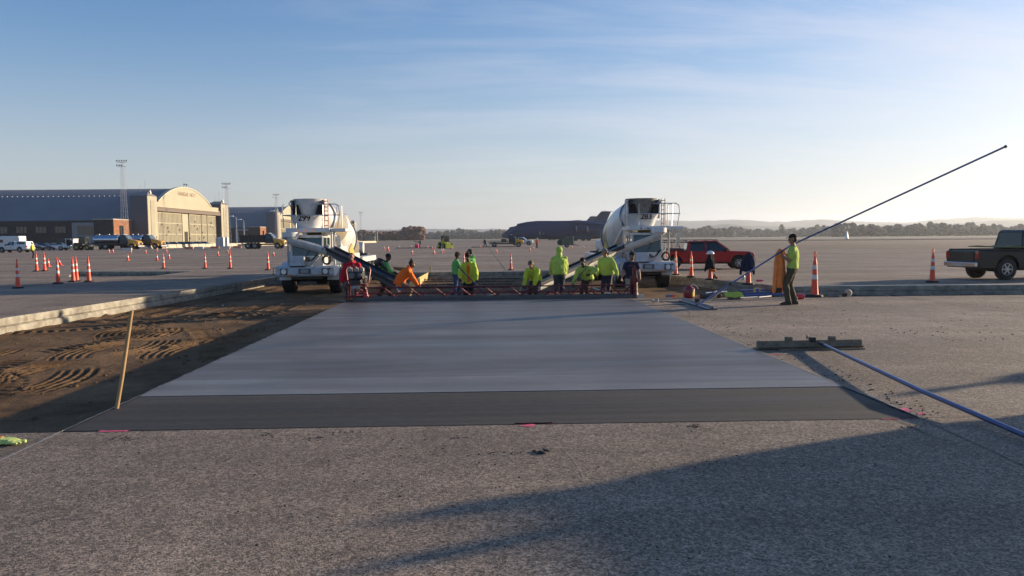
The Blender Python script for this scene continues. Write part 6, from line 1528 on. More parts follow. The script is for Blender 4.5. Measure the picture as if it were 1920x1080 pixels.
def engine():
    c = G(667, 20.75, -.02); t = thing('screed_engine', 'dark petrol engine unit on a red frame in front of the red hoodie', 'engine', c, YW)
    m = MB()
    for x in (-.26, .26):
        for y in (-.2, .2): m.bar((x, y, 0), (x * .85, y, .48), .045)
    m.box((0, 0, .47), (.56, .46, .05)); m.box((0, 0, .14), (.6, .5, .05)); m.bar((.26, -.2, .45), (.34, -.24, .12), .05); m.build('engine_frame', SRED, t, bevel=.006)
    m = MB(); m.box((0, 0, .72), (.42, .34, .22)); m.box((.0, -.05, .52), (.30, .3, .16)); m.build('engine_block', M('black_plastic', (.02, .02, .02), .5), t, bevel=.03)
    m = MB(); m.cyl((-.10, -.17, .72), (-.10, -.20, .72), .085, n=18); m.cyl((.12, -.17, .74), (.12, -.20, .74), .06, n=18); m.build('recoil_cover', M('cover_grey', (.14, .14, .15), .4, .4), t, bevel=.006)
    for x, c_ in ((-.17, .5), (0.0, .5), (.16, .45)):
        m = MB(); m.box((x, -.02, .88), (.10, .16, .10)); m.cyl((x, -.08, .90), (x, -.08, .97), .028); m.build('filter_cap', M('engine_white', (.34, .32, .30), .5, dirt=.3), t, bevel=.012)
    m = MB(); m.lathe([(.05, 0), (.12, .02), (.12, .10), (.05, .12)], 18, (-.32, -.06, .42), (1, 0, 0)); m.lathe([(.05, 0), (.10, .02), (.10, .08), (.05, .1)], 18, (.02, -.27, .36), (0, 1, 0)); m.build('pulley', M('pulley_steel', (.25, .25, .26), .35, .8), t, smooth=30)
    m = MB(); m.tube([(.2, -.1, .6), (.3, -.2, .45), (.26, -.25, .2), (.1, -.25, .1)], .018, 6); m.tube([(-.2, -.1, .6), (-.3, -.22, .4), (-.2, -.25, .2)], .016, 6); m.build('fuel_hose', black_rubber(), t, smooth=True)
    m = MB(); m.box((.28, -.24, .20), (.10, .12, .16)); m.build('red_guard', M('bright_red_plastic', (.6, .03, .05), .3), t, bevel=.02)
    m = MB(); m.box((0, -.3, .02), (.85, .5, .035)); m.build('skid_plate', dark_metal(), t)
    m = MB(); m.tube([(-.28, .2, .45), (-.34, .25, .85), (-.30, .3, .95)], .018, 6); m.tube([(.28, .2, .45), (.34, .25, .85), (.30, .3, .95)], .018, 6); m.build('handle', SRED, t, smooth=True)
engine()
# ---- big float lying on the apron at right, its blue pole running out of frame
BLUEP = M('anodised_blue_tube', (.105, .135, .27), .32, .7, var=.08, dirt=.12)
a, b = P(1420, 656), P(1617, 652.5); mid = (a + b) / 2; ln = (b - a).length; ax_ = (b - a).normalized()
t = thing('bull_float', 'mud-caked magnesium bull float lying on the apron beside the slab', 'bull float', mid, math.atan2(ax_.y, ax_.x))
m = MB(); MUD = M('mud_caked_metal', (.22, .17, .115), .8, .1, var=.3, scale=9, bump=.7, bscale=40, dirt=.5, dirtcol=(.3, .26, .2))
pf_ = [(-.03, .02), (-.05, .045), (-.02, .04), (.0, .05), (.02, .13), (.045, .125), (.05, .03), (.16, .02), (.16, .006), (-.02, .006)]
m.prism(pf_, -ln / 2, ln / 2, 'x'); m.build('float_blade', MUD, t, bevel=.004)
for x in (-.32, .35): m = MB(); m.box((x, .03, .15), (.10, .07, .05)); m.cyl((x - .06, .03, .165), (x + .06, .03, .165), .022); m.build('bracket', MUD, t, bevel=.01)
m = MB(); m.box((.04, .02, .14), (.09, .08, .07)); m.cyl((-.04, .02, .15), (-.04, .02, .21), .012); m.build('pole_socket', dark_metal(), t, bevel=.01)
m = MB(); m.box((.12, -.14, .012), (ln * .8, .03, .02)); m.build('rail', MUD, t)
pp0 = PD(1537, 643, mid.dot(_f0)); q1 = P(1923, 817, .05); q2 = q1 + (q1 - P(1800, 764, .09)) * 1.2; q2.z = .03
q_mid = P(1730, 734, .115)
t = thing('float_pole', 'long blue float pole running from the lying float out at the right edge', 'pole', pp0)
m = MB(); m.tube([Vector((0, 0, 0)), q_mid - pp0, q1 - pp0, q2 - pp0], .024, 12); m.build('tube', BLUEP, t, smooth=True)
m = MB(); m.tube([(q_mid - pp0) * .02, (q_mid - pp0) * .06], .03, 12); m.build('collar', dark_metal(), t, smooth=True)
# ---- float held by the worker: pole rises up to the right
hx = grip(p12, 'r'); D12 = hx.dot(_f0)
top = PD(1887, 274, D12 - 2.6); lowp = P(1306, 573, .12)
gl = grip(p12, 'l')
t = thing('float_pole', 'very long blue pole slanting up to the right over the shoulder of its holder', 'pole', lowp)
hold = PD(1484, 459.5, D12 - .02)
m = MB(); m.tube([Vector((0, 0, 0)), hold - lowp, top - lowp], .021, 12); m.build('tube', BLUEP, t, smooth=True)
m = MB(); u_ = (PD(1366, 527, lowp.lerp(hold, .33).dot(_f0)) - lowp); m.tube([(hold - lowp) * .325, (hold - lowp) * .345], .036, 10); m.tube([(top - lowp) * .995, (top - lowp)], .031, 10); m.build('joint_clamp', dark_metal(), t, smooth=True)
m = MB(); m.tube([(hold - lowp) * .335, P(1326, 567, .05) - lowp], .014, 8); m.build('side_brace', M('pale_pole', (.55, .50, .40), .6), t, smooth=True)
a, b = P(1287, 566), P(1329, 579); mid = (a + b) / 2; ax_ = (b - a).normalized()
t = thing('bull_float', 'grey bull float at the foot of the raised blue pole', 'bull float', mid, math.atan2(ax_.y, ax_.x))
m = MB(); m.prism([(-.12, .004), (.12, .004), (.13, .03), (.03, .045), (.02, .09), (-.02, .09), (-.03, .045), (-.13, .03)], -(b - a).length / 2 * 1.3, (b - a).length / 2 * 1.3, 'x'); m.build('float_blade', M('float_steel', (.16, .17, .19), .4, .6, dirt=.5), t, bevel=.004)
m = MB(); m.box((0, 0, .12), (.12, .10, .10)); m.build('bracket', dark_metal(), t, bevel=.01)
# ---- coats on cones and coat carried on the pole
def coat(label, loc, rz, material, h=.72, w=.24, hatc=None, name='jacket', sleeve=True, seed=0):
    """hanging garment draped round its support: torso shell with two sleeves"""
    t = thing(name, label, 'jacket', loc, rz)
    m = MB(); n = 18; rows = []
    for z, rx, ry in ((0, .03, .03), (-.04, .07, .06), (-.14, w * .52, .08), (-.3, w * .72, .10), (-h * .75, w * .95, .13), (-h, w * 1.05, .14)):
        rows.append([(rx * math.cos(2 * math.pi * i / n) * (1 + .14 * math.sin(i * 2.3 + z * 6)), ry * math.sin(2 * math.pi * i / n) * (1 + .22 * math.sin(i * 1.7 + z * 9)), z + .03 * math.sin(i * 2.1) * (1 if z < -.5 else 0)) for i in range(n)])
    m.loft(rows); capb = fuse(m, 'garment_body', material, t, .017, .02, 9, 2, seed)
    if sleeve:
        for s in (-1, 1):
            m = MB(); capsule(m, [Vector((s * w * .42, 0, -.14)), Vector((s * w * (.95 if s < 0 else .7), -.03, -.38 * h / .72)), Vector((s * w * (1.35 if s < 0 else .8), -.04, -.80 * h / .72))], [.055, .055, .045]); fuse(m, 'sleeve', material, t, .016, .014, 10, 2, seed + 3)
    return t
c, s = CONEPOS[1331.5]; coat('black jacket hung over a tall cone under a hard hat', c + Vector((0, 0, 1.03 * s)), YW + .4, BLACKF, .58, .20, seed=5)
t = thing('hard_hat', 'pale hard hat sitting on the cone that wears the black jacket', 'hard hat', c + Vector((0, 0, 1.03 * s)), YW + R(60))
m = MB(); m.ell((0, 0, 0), (.12, .145, .13), 18); bmesh.ops.bisect_plane(m.bm, geom=m.bm.verts[:] + m.bm.edges[:] + m.bm.faces[:], plane_co=(0, 0, 0), plane_no=(0, 0, 1), clear_inner=True)
m.loft([ring(Vector((0, .02, z)), Vector((1, 0, 0)), Vector((0, 1, 0)), r_, r_ * 1.22) for z, r_ in ((.0, .115), (-.006, .14), (.006, .14), (.012, .115))], cap=False); m.build('shell', M('hat_white', (.75, .75, .73), .4, dirt=.2), t, smooth=50)
m = MB(); m.box((0, .0, -.10), (.14, .10, .20)); m.build('liner', M('strap_black', (.015, .015, .015), .8), t, bevel=.03)
c2_, s2 = CONEPOS[1403]; coat('navy jacket draped over a tall cone left of the pole holder', c2_ + Vector((0, 0, 1.10 * s2)), YW, NAVY, .68, .22, seed=8)
# small orange cuff patch on the black jacket
m = MB(); m.ell((0, 0, 0), (.10, .07, .06), 12); o = m.build('glove_pair', ORANGE, None, smooth=True); o.location = c + Vector((.10, -.12, .38 * s)); tag(o, 'orange gloves tucked below the black jacket on the cone', 'gloves')
pc = PD(1462, 470, D12 - .12)
coat('orange work coat hanging from the blue pole beside its holder', Vector((pc.x, pc.y, pc.z + .05)), YW + R(15), ORANGE_COAT, .96, .135, seed=12, name='work_coat')
# ---- things lying by the trench edge
def at(px, py, z=0): return P(px, py, z)
t = thing('fuel_can', 'dark red round fuel can with a yellow label by the trench', 'fuel can', at(1292, 559), YW, None, .92)
m = MB(); m.lathe([(.15, 0), (.165, .02), (.165, .26), (.15, .30), (.07, .36), (.045, .40)], 24); m.build('can_body', M('can_red', (.24, .012, .02), .35, coat=.3, dirt=.2), t, smooth=50)
m = MB(); m.tube([(-.09, 0, .34), (-.05, 0, .42), (.05, 0, .42), (.09, 0, .34)], .014, 6); m.build('handle', M('can_red', (.24, .012, .02), .35), t, smooth=True)
m = MB(); m.loft([[(.1675 * math.cos(a), .1675 * math.sin(a), z) for a in [R(-75) + R(40) * k / 6 for k in range(7)]] for z in (.06, .19)], cap=False, closed=False); m.build('yellow_label', M('label_yellow', (.70, .50, .03), .5), t)
m = MB(); m.tube([(.04, 0, .38), (.12, -.02, .42), (.22, -.04, .36), (.27, -.05, .28)], .016, 6); m.build('pour_spout', M('spout_white', (.7, .68, .62), .5), t, smooth=True)
def rods(label, pts, r, material, name='pole', cat='pole', z=.03, grp=None):
    for i, (p, q) in enumerate(pts):
        a, b = at(*p), at(*q); a.z = z + r; b.z = z + r; o = thing(name, label[i] if isinstance(label, (list, tuple)) else label, cat, a, 0, grp); m = MB(); m.tube([Vector((0, 0, 0)), b - a], r, 8); m.build('tube', material, o, smooth=True)
rods(['blue tube lying nearest the trench wall left of the pole holder', 'blue tube lying behind the lime coat on the ground', 'blue tube end showing left of the lime coat', 'blue tube lying parallel in front of the others'],
     [((1388, 555), (1478, 553)), ((1386, 549), (1432, 547)), ((1322, 554), (1362, 551)), ((1395, 559), (1476, 556))], .035, M('blue_tube_dark', (.03, .06, .20), .4, .3), 'float_pole_section', 'pole')
rods(['short white pipe lying in front of the blue tubes', 'white pipe lying left of the standing boots'], [((1388, 562), (1420, 560)), ((1423, 560.5), (1446, 558.5))], .018, M('pipe_white', (.65, .64, .60), .4), 'white_pipe', 'pipe')
rods(['thin dark hose end lying on the apron near the slab corner', 'thin dark cable lying across the apron near the floats'], [((1222, 565), (1278, 567)), ((1215, 573), (1285, 571.5))], .008, black_rubber(), 'cable', 'cable', 0)
t = thing('work_coat', 'bright lime coat thrown over grey tools on the ground', 'coat', at(1376, 561), YW)
m = MB(); m.loft([[(x, y, z + .02 * math.sin(x * 20 + y * 9)) for y, z in ((-.12, .10), (0, .2), (.12, .12), (.12, .08), (0, .16), (-.12, .06))] for x in (-.26, -.14, 0, .12, .22)]); m.build('folded_coat', LIME, t, smooth=60)
for v, zz in ((0, 0),): m = MB(); m.box((.05, .03, .06), (.42, .2, .11)); m.build('grey_lining', GREYF, t, bevel=.03)
t = thing('tool_pile', 'dark heap of brackets and clamps between the floats', 'tool', at(1326, 560), YW + .2)
m = MB(); r_ = random.Random(8)
m.box((0, 0, .06), (.36, .24, .11)); m.cyl((-.2, 0, .10), (.25, .05, .14), .03); m.cyl((.1, -.12, .05), (.1, .12, .05), .05); m.build('tool_body', dark_metal(), t, bevel=.01)
m = MB(); m.tube([(.12, 0, .1), (.2, .02, .22), (.3, .05, .2), (.34, .06, .05)], .012, 6); m.build('bail', dark_metal(), t, smooth=True)
t = thing('hard_case', 'small striped yellow and purple box behind the blue tubes', 'box', at(1419, 553), YW); MB().box((0, 0, .10), (.17, .12, .20)).build('box_body', M('box_yellow', (.5, .45, .12), .6), t, bevel=.01); MB().box((0, -.063, .10), (.09, .006, .18)).build('box_label', M('label_purple', (.16, .10, .35), .6), t)
for px, lb in ((1452, 'left of two black buckets behind the pole holder legs'), (1461.5, 'right of two black buckets behind the pole holder legs')):
    t = thing('bucket', lb, 'bucket', at(px, 554), YW, 'black buckets'); m = MB(); m.lathe([(.08, 0), (.105, .20), (.11, .20), (.11, .215), (.095, .215), (.085, .03)], 18); m.build('pail', M('black_plastic', (.02, .02, .02), .5), t, smooth=50)
    m = MB(); m.tube([(-.1, 0, .2), (-.06, .03, .25), (.06, .03, .25), (.1, 0, .2)], .006, 6); m.build('bail', dark_metal(), t, smooth=True)
t = thing('red_canister', 'short red can lying right of the standing boots', 'can', at(1500, 561), YW + R(8)); m = MB(); m.cyl((-.09, 0, .075), (.09, 0, .075), .075, n=20); m.build('can_body', M('bright_red_plastic', (.6, .03, .05), .3), t, bevel=.01); m = MB(); m.cyl((.09, 0, .075), (.10, 0, .075), .055, n=20); m.build('lid', M('lid_pale', (.5, .4, .38), .5), t)
t = thing('red_canister', 'small dark red can between the raised float and the lime coat', 'can', at(1348, 559), YW + R(80)); m = MB(); m.cyl((-.08, 0, .07), (.08, 0, .07), .07, n=20); m.build('can_body', M('can_red', (.24, .012, .02), .35), t, bevel=.01); m = MB(); m.cyl((-.085, 0, .07), (-.08, 0, .07), .05, n=20); m.build('lid', dark_metal(), t)
t = thing('spray_can', 'pink paint marking can lying left of the pole holder', 'spray can', at(1424, 528), YW + R(5)); m = MB(); m.cyl((-.12, 0, .04), (.10, 0, .04), .035, n=14); m.build('can_body', M('can_pink', (.75, .05, .16), .4), t, smooth=40); m = MB(); m.cyl((.10, 0, .04), (.14, 0, .04), .02, n=10); m.build('nozzle', M('can_pink_dark', (.5, .02, .08), .4), t)
t = thing('spray_can', 'orange capped can lying on brown soil left of the fuel can', 'spray can', at(1256, 558), YW + R(5)); m = MB(); m.cyl((-.12, 0, .04), (.06, 0, .04), .035, n=14); m.build('can_body', M('can_blue', (.10, .14, .25), .4), t, smooth=40); m = MB(); m.cyl((.06, 0, .04), (.14, 0, .04), .037, n=14); m.build('cap', ORG, t)
t = thing('rope_coil', 'small coil of pale rope and clamps on the slab corner', 'rope', at(1229, 568), YW)
m = MB()
for k in range(3): m.tube([(.07 * math.cos(a) * (1 + .1 * k), .05 * math.sin(a), .03 + .02 * k + .02 * math.sin(a * 2 + k)) for a in [2 * math.pi * j / 14 for j in range(15)]], .011, 6)
m.tube([(.07, 0, .03), (.16, .02, .02), (.24, -.03, .02)], .011, 6); m.build('rope', M('rope_pale', (.5, .42, .32), .8), t, smooth=True)
t = thing('rope_coil', 'coil of pale tape standing on the apron right of the biggest cone', 'tape roll', at(1590, 556), YW + .3)
m = MB(); m.lathe([(.05, -.03), (.10, -.03), (.105, 0), (.10, .03), (.05, .03)], 20, (0, 0, .10), (.8, .6, .1)); m.build('roll', M('rope_pale', (.5, .42, .32), .8), t, smooth=40); m = MB(); m.box((-.10, .02, .05), (.12, .08, .10)); m.build('dispenser', dark_metal(), t, bevel=.015)
t = thing('boot_pair', 'brown glove heap beside the base of the cone with the black jacket', 'gloves', at(1340, 523), YW); m = MB(); m.ell((0, 0, .08), (.09, .06, .09), 12); m.ell((.07, 0, .05), (.08, .05, .05), 12); m.ell((-.02, 0, .16), (.035, .03, .07), 10); fuse(m, 'glove', M('brown_leather', (.16, .07, .04), .7), t, .015, .01)
t = thing('water_bottle', 'pale bottle behind the base of the cone with the navy jacket', 'bottle', at(1394, 525), YW); m = MB(); m.lathe([(.05, 0), (.055, .02), (.055, .16), (.02, .21), (.02, .24)], 16); m.build('bottle_body', M('bottle_pale', (.5, .52, .5), .2), t, smooth=50); m = MB(); m.cyl((0, 0, .24), (0, 0, .265), .024); m.build('cap', M('spout_white', (.7, .68, .62), .5), t)
# ---- handle stuck in the soil on the left
bt = P(218, 766.5); bt = Vector((SX0 - .06, bt.y, PIT)); tp = PD(247, 582.5, bt.dot(_f0) + .02)
low0 = PD(218, 766, bt.dot(_f0)); dd_ = (low0 - tp).normalized(); botp = tp + dd_ * ((tp.z - PIT) / -dd_.z)
t = thing('wooden_stake', 'bare wooden handle leaning upright at the left edge of the fresh slab', 'stake', botp)
m = MB(); m.tube([Vector((0, 0, 0)), (tp - botp) * .5 + Vector((.008, 0, 0)), tp - botp], [.021, .020, .0185], 10); m.build('handle', M('ash_handle', (.42, .25, .10), .5, var=.2, scale=12), t, smooth=True)
# ---- lime gloves at the left edge
t = thing('glove', 'lime and grey work glove lying at the left edge of the apron', 'glove', P(14, 833), YW + R(-6), None, 1.0)
m = MB(); m.loft([[(x, y, z) for y, z in ((-w, .01), (-w * .7, h), (w * .7, h), (w, .01))] for x, w, h in ((-.16, .05, .05), (-.06, .065, .055), (.04, .06, .05), (.12, .035, .03))])
for k in range(4): m.cyl((.02, -.045 + k * .03, .025), (.13 + .012 * (k % 3), -.05 + k * .033, .02), .015, .011, 8)
m.cyl((-.06, -.05, .03), (.0, -.10, .02), .017, .012, 8); fuse(m, 'glove_body', cloth('glove_lime', (.45, .55, .18)), t, .008, .005, 14, 1)
m = MB(); m.box((-.10, .0, .045), (.06, .11, .02)); m.build('cuff', ORANGE, t, bevel=.008)
# ---- formwork and dowel baskets in the excavation
FORM = M('form_plywood', (.52, .36, .13), .7, var=.18, scale=2, dirt=.35, dirtcol=(.3, .24, .14))
a, b = P(806, 521, PIT), P(768, 546, PIT); t = thing('form_board', 'yellow plywood form board standing on edge right of the orange hoodie', 'form board', a); v = b - a
m = MB(); m.bar(Vector((0, 0, .17)), v + Vector((0, 0, .17)), .035, .34); m.build('board', FORM, t, bevel=.004)
m = MB(); m.box((.03, 0, .28), (.07, .05, .66)); m.build('stake', FORM, t)
m = MB(); m.bar(Vector((.1, 0, .0)), Vector((.04, .0, .30)), .04); m.build('brace', FORM, t)
for i, py in enumerate((524, 529, 534.5, 541)):
    a, b = P(790 if i < 3 else 700, py, PIT + .12), P(972 - i * 6, py - 1.6, PIT + .12); v = b - a; L = v.length
    t = thing('dowel_basket', ['thin steel dowel basket closest to the far pavement edge', 'second thin steel dowel basket from the far pavement edge', 'third thin steel dowel basket, over brown soil', 'nearest thin steel dowel basket, at the wet concrete'][i], 'dowel basket', a, math.atan2(v.y, v.x))
    m = MB(); m.tube([(0, 0, 0), (L, 0, 0)], .010, 5); m.tube([(0, .3, 0), (L, .3, 0)], .010, 5); m.build('wire', M('rusty_wire', (.07, .045, .035), .7, .3), t)
    m = MB()
    for k in range(int(L / .3)): m.tube([(k * .3 + .1, -.08, .02), (k * .3 + .1, .38, .02)], .016, 6)
    o = m.build('dowel', M('dowel_steel', (.10, .08, .07), .5, .5), t)
    m = MB()
    for k in range(int(L / 1.2)):
        m.tube([(k * 1.2 + .3, 0, 0), (k * 1.2 + .3, 0, -.14)], .008, 5)
    m.build('basket_leg', M('rusty_wire', (.07, .045, .035), .7, .3), t)
SOIL = DIRT
t = thing('rubble_heap', 'brown broken lump of soil and boards behind the left chute', 'rubble', P(752, 530, PIT), 0)
m = MB(); r_ = random.Random(3)
for k in range(6): m.box((r_.uniform(-.5, .3), r_.uniform(-.3, .3), .2 + .1 * k), (.7, .35, .10), rz=r_.uniform(-.5, .5), ry=r_.uniform(-.4, .4))
m.build('broken_boards', M('weathered_board', (.20, .15, .085), .9, var=.3), t, bevel=.01)
# clods and crumbs on the old pavement: hundreds of crumbs, uncountable
m = MB(); r_ = random.Random(12)
def clod(px, py, s):
    p = P(px, py); sd = r_.random() * 50
    bm2 = bmesh.new(); bmesh.ops.create_icosphere(bm2, subdivisions=1, radius=1)
    vs = [m.bm.verts.new((p.x + v.co.x * s * (1 + .6 * noise.noise(v.co * 1.7 + Vector((sd, 0, 0)))), p.y + v.co.y * s * .8 * (1 + .6 * noise.noise(v.co * 1.7 + Vector((0, sd, 0)))), max(0, p.z + s * .3 + v.co.z * s * .55))) for v in bm2.verts]
    for f in bm2.faces: m.bm.faces.new([vs[v.index] for v in f.verts])
    bm2.free()
for k in range(150):
    u = r_.random(); clod(r_.uniform(200, 1720), r_.uniform(800, 880) if u < .6 else r_.uniform(880, 1050), r_.uniform(.003, .010))
for k in range(10): clod(1000 + r_.uniform(0, 26), 849 + r_.uniform(-3, 3), r_.uniform(.012, .026))
for k in range(8): clod(r_.uniform(955, 985), 848 + r_.uniform(-4, 4), r_.uniform(.006, .012))
for cx_, cy_, nn_ in ((232, 823, 26), (500, 815, 14), (590, 822, 20), (650, 812, 12), (865, 822, 10), (940, 850, 8), (1300, 799, 22), (1345, 868, 3), (1700, 800, 16)):
    for k in range(nn_): clod(cx_ + r_.gauss(0, 14), cy_ + r_.gauss(0, 2.0), r_.uniform(.003, .011))
for k in range(220):
    y = r_.random(); px = 1195 + (1730 - 1195) * y ** 1.4; py = 565 + (785 - 565) * (px - 1195) / 535; clod(px + r_.uniform(4, 60), py + r_.uniform(-8, 8), r_.uniform(.004, .016))
for k in range(140): clod(r_.uniform(1200, 1900), r_.uniform(562, 640), r_.uniform(.006, .018))
o = m.build('soil_crumbs', M('crumb_dark', (.06, .048, .038), .95, var=.3), None, smooth=True); tag(o, 'scattered dark crumbs of soil and mortar over the old pavement', 'crumbs', kind='stuff')
m = MB()
for k in range(380):
    p = Vector((r_.uniform(leftNear.x + .3, SX0 - .1), r_.uniform(SY0 + .3, 24), 0)); s = r_.uniform(.008, .035) * (1 if r_.random() < .95 else 1.7); sd = r_.random() * 50
    bm2 = bmesh.new(); bmesh.ops.create_icosphere(bm2, subdivisions=1, radius=1); z0 = float(dirt_h(np.array([p.x]), np.array([p.y]))[0])
    vs = [m.bm.verts.new((p.x + v.co.x * s, p.y + v.co.y * s, z0 + s * .2 + v.co.z * s * .7 * (1 + .8 * noise.noise(v.co * 1.7 + Vector((0, 0, sd)))))) for v in bm2.verts]
    for f in bm2.faces: m.bm.faces.new([vs[v.index] for v in f.verts])
    bm2.free()
o = m.build('soil_clods', DIRT, None, smooth=True); tag(o, 'small loose clods strewn over the brown excavated soil', 'clods', kind='stuff')

# ---- parked vehicles far left and centre
silver = pickup('silver pickup with a covered bed at the left edge', SILV_P, (0, 0, 0), 0, L=5.4, cap=True, H=1.85)
silver.rotation_euler = (0, 0, math.pi + YW + R(-6)); q = P(23, 473.5); silver.location = q + _f0 * .9
w2 = pickup('white pickup with nose to the right behind the flatbed truck', SILV_P, (0, 0, 0), YW + R(-12), L=5.6, H=1.9, service=True); q = P(978, 459.8); w2.location = q + _f0 * .9; 
wd = bpy.data.materials.get('white_paint') or white_paint()
tank = work_truck('yellow hooded truck with polished silver tank, nearest of the tankers', 'tank', (0, 0, 0), YW, L=8.4); q = P(216, 467.8); tank.location = Vector((q.x, q.y, 0)) + _f0 * 1.1; tank.scale = (1.14,) * 3
t5 = dup(tank, label='yellow hooded truck parked right behind the silver tanker', loc=tank.location + _f0 * 4 + _r0 * 2.9)
for k in kids(t5):
    if k.name.startswith(('tank', 'catwalk')): pass
dump = work_truck('black dump truck with yellow hood left of truck 299', 'dump', (0, 0, 0), YW, L=7.6); q = P(492, 466.6); dump.location = Vector((q.x, q.y, 0)) + _f0 * 1.1; dump.scale = (1.12,) * 3
flat_ = work_truck('yellow hooded flatbed truck left of the white pickup', 'flat', (0, 0, 0), YW, L=7.8); q = P(949, 463.4); flat_.location = Vector((q.x, q.y, 0)) + _f0 * 1.1; flat_.scale = (.86,) * 3
far_y = work_truck('yellow truck nose showing right behind the drum of truck 299', 'flat', (0, 0, 0), YW, L=7.0); q = P(640, 466); far_y.location = Vector((q.x, q.y, 0)) + _f0 * 1.0; far_y.scale = (.95,) * 3
boxt = work_truck('yellow tanker part hidden behind the left side of truck 299', 'tank', (0, 0, 0), YW + math.pi, L=7.6); q = P(530, 461); boxt.location = Vector((q.x, q.y, 0)) + _f0 * 6; boxt.scale = (1.0,) * 3
# white utility cart
t = thing('utility_truck', 'white open cab utility vehicle beside dark machinery on the far left', 'utility vehicle', P(127, 469.5) + _f0 * .8, YW + math.pi)
WPm = M('cart_white', (.66, .66, .64), .4, dirt=.2); sc_ = 1.15
m = MB(); m.box((.9, 0, .72), (1.5, 1.6, .5)); m.box((-.9, 0, .62), (2.4, 1.6, .3)); m.build('body', WPm, t, bevel=.05)
m = MB()
for x in (.25, -.9):
    for s in (-1, 1): m.box((x, s * .72, 1.35), (.10, .08, 1.1))
m.box((-.35, 0, 1.93), (1.5, 1.6, .10)); m.box((-.95, 0, 1.2), (.15, 1.5, 1.3)); m.build('cab', WPm, t, bevel=.02)
m = MB(); m.box((-.3, 0, 1.3), (.9, 1.3, .8)); m.build('cab_interior', M('interior_dark', (.015, .015, .017), .8), t)
for x in (1.1, -1.4):
    for s in (-1, 1): wheel(t, (x, s * .72, .38), .38, .24, s, blocky=False)
t.scale = (sc_,) * 3
# tractor-like dark machine right of it
def loader(label, loc, rz, s=1, fork=False, body=None):
    t = thing('loader', label, 'loader', loc, rz, None, s); bd = body or dark_metal()
    m = MB(); m.box((-.7, 0, .95), (1.5, 1.1, .7)); m.box((.5, 0, .75), (1.6, .8, .35)); m.build('body', bd, t, bevel=.06)
    m = MB()
    for x in (-.55, .55):
        for s_ in (-1, 1): m.bar((x, s_ * .52, 1.0), (x * .85, s_ * .48, 2.15), .07)
    m.box((0, 0, 2.2), (1.25, 1.15, .09)); m.build('cab_frame', dark_metal(), t, bevel=.01)
    m = MB(); m.box((0, 0, 1.65), (.98, .94, .95)); m.build('cab_glass', dark_glass(), t)
    for x, r_ in ((-.9, .52), (.9, .46)):
        for s_ in (-1, 1): wheel(t, (x, s_ * .68, r_), r_, .34, s_, blocky=False, rim=M('rim_yellow', (.55, .5, .05), .5))
    m = MB(); m.bar((.3, .45, 1.2), (1.55, .45, .5), .12); m.bar((.3, -.45, 1.2), (1.55, -.45, .5), .12); m.box((1.75, 0, .35), (.5, 1.5, .5)); m.build('loader_arm', bd, t)
    return t
loader('dark loader with a raised arm right of the white utility vehicle', P(150, 469.5) + _f0 * 1.5, YW, 1.15)
YGm = M('loader_lime', (.42, .48, .04), .4, dirt=.2)
loader('yellow green and black loader standing on the open apron in the centre', P(834, 466) + _f0 * .8, YW + R(-60), .98, body=YGm)
# machine with green drum (generator)
t = thing('generator', 'dusty green generator trailer with beige end on the far apron', 'generator', P(1062, 464) + _f0 * .6, YW)
m = MB(); m.box((.2, 0, .95), (2.0, 1.2, 1.1)); m.box((.55, 0, 1.75), (1.2, 1.0, .5)); m.build('housing', M('generator_green', (.12, .13, .085), .6, var=.3, scale=3), t, bevel=.05)
m = MB(); m.cyl((-1.0, -.5, .9), (-1.0, .5, .9), .55, n=20); m.build('hose_reel', M('reel_green', (.04, .055, .05), .6), t, smooth=30)
m = MB(); m.box((1.25, 0, 1.1), (.12, 1.25, 1.7)); m.build('end_panel', M('panel_beige', (.5, .42, .25), .6), t)
for s_ in (-1, 1): wheel(t, (.1, s_ * .62, .34), .34, .2, s_, blocky=False)
m = MB(); m.bar((1.3, 0, .5), (2.2, 0, .35), .10); m.build('drawbar', dark_metal(), t)
# motorhome-like white roofs and parked cars behind
def car(label, px, py, paint, rz, grp='cars parked before the lettered hangar', s=1.0, z=0, D=None):
    t = thing('parked_car', label, 'car', (P(px, py) if D is None else G(px, D)), rz, grp, s)
    pl = [(-2.2, .32)] + arch(-1.35, .36, .32, 7) + arch(1.35, .36, .32, 7) + [(2.2, .32), (2.25, .62), (2.1, .80), (1.1, .93), (-1.8, .95), (-2.2, .88), (-2.25, .6)]
    m = MB(); m.prism([(x, z) for x, z in pl], -.86, .86, 'y'); m.build('body', paint, t, bevel=.05)
    m = MB(); m.loft([[(-1.75, s_ * .80, .93), (-1.15, s_ * .64, 1.40), (.25, s_ * .64, 1.42), (1.0, s_ * .80, .93)] for s_ in (-1, 1)]); m.build('cabin_glass', dark_glass(), t, bevel=.04)
    m = MB(); m.loft([[(-1.10, s_ * .60, 1.405), (.22, s_ * .60, 1.425), (.22, s_ * .60, 1.45), (-1.10, s_ * .60, 1.43)] for s_ in (-1, 1)]); m.build('roof', paint, t)
    for x in (-1.35, 1.35):
        for s_ in (-1, 1): wheel(t, (x, s_ * .78, .33), .33, .2, s_, blocky=False)
    return t
CARS = [(294, 172, (.10, .12, .28), 'blue purple car behind the left end of the barrier row'), (312, 188, (.55, .55, .55), 'white car behind the barriers below the left door leaves'), (327, 190, (.18, .07, .07), 'dark red car behind the barriers below the wicket door'),
        (343, 200, (.12, .12, .15), 'dark grey car before the wicket door'), (357, 196, (.02, .02, .022), 'black car behind the barriers under the narrow leaves'), (372, 205, (.035, .045, .10), 'dark blue car behind the barriers near the right pylon'),
        (384, 210, (.05, .05, .055), 'dark car close to the right pylon')]
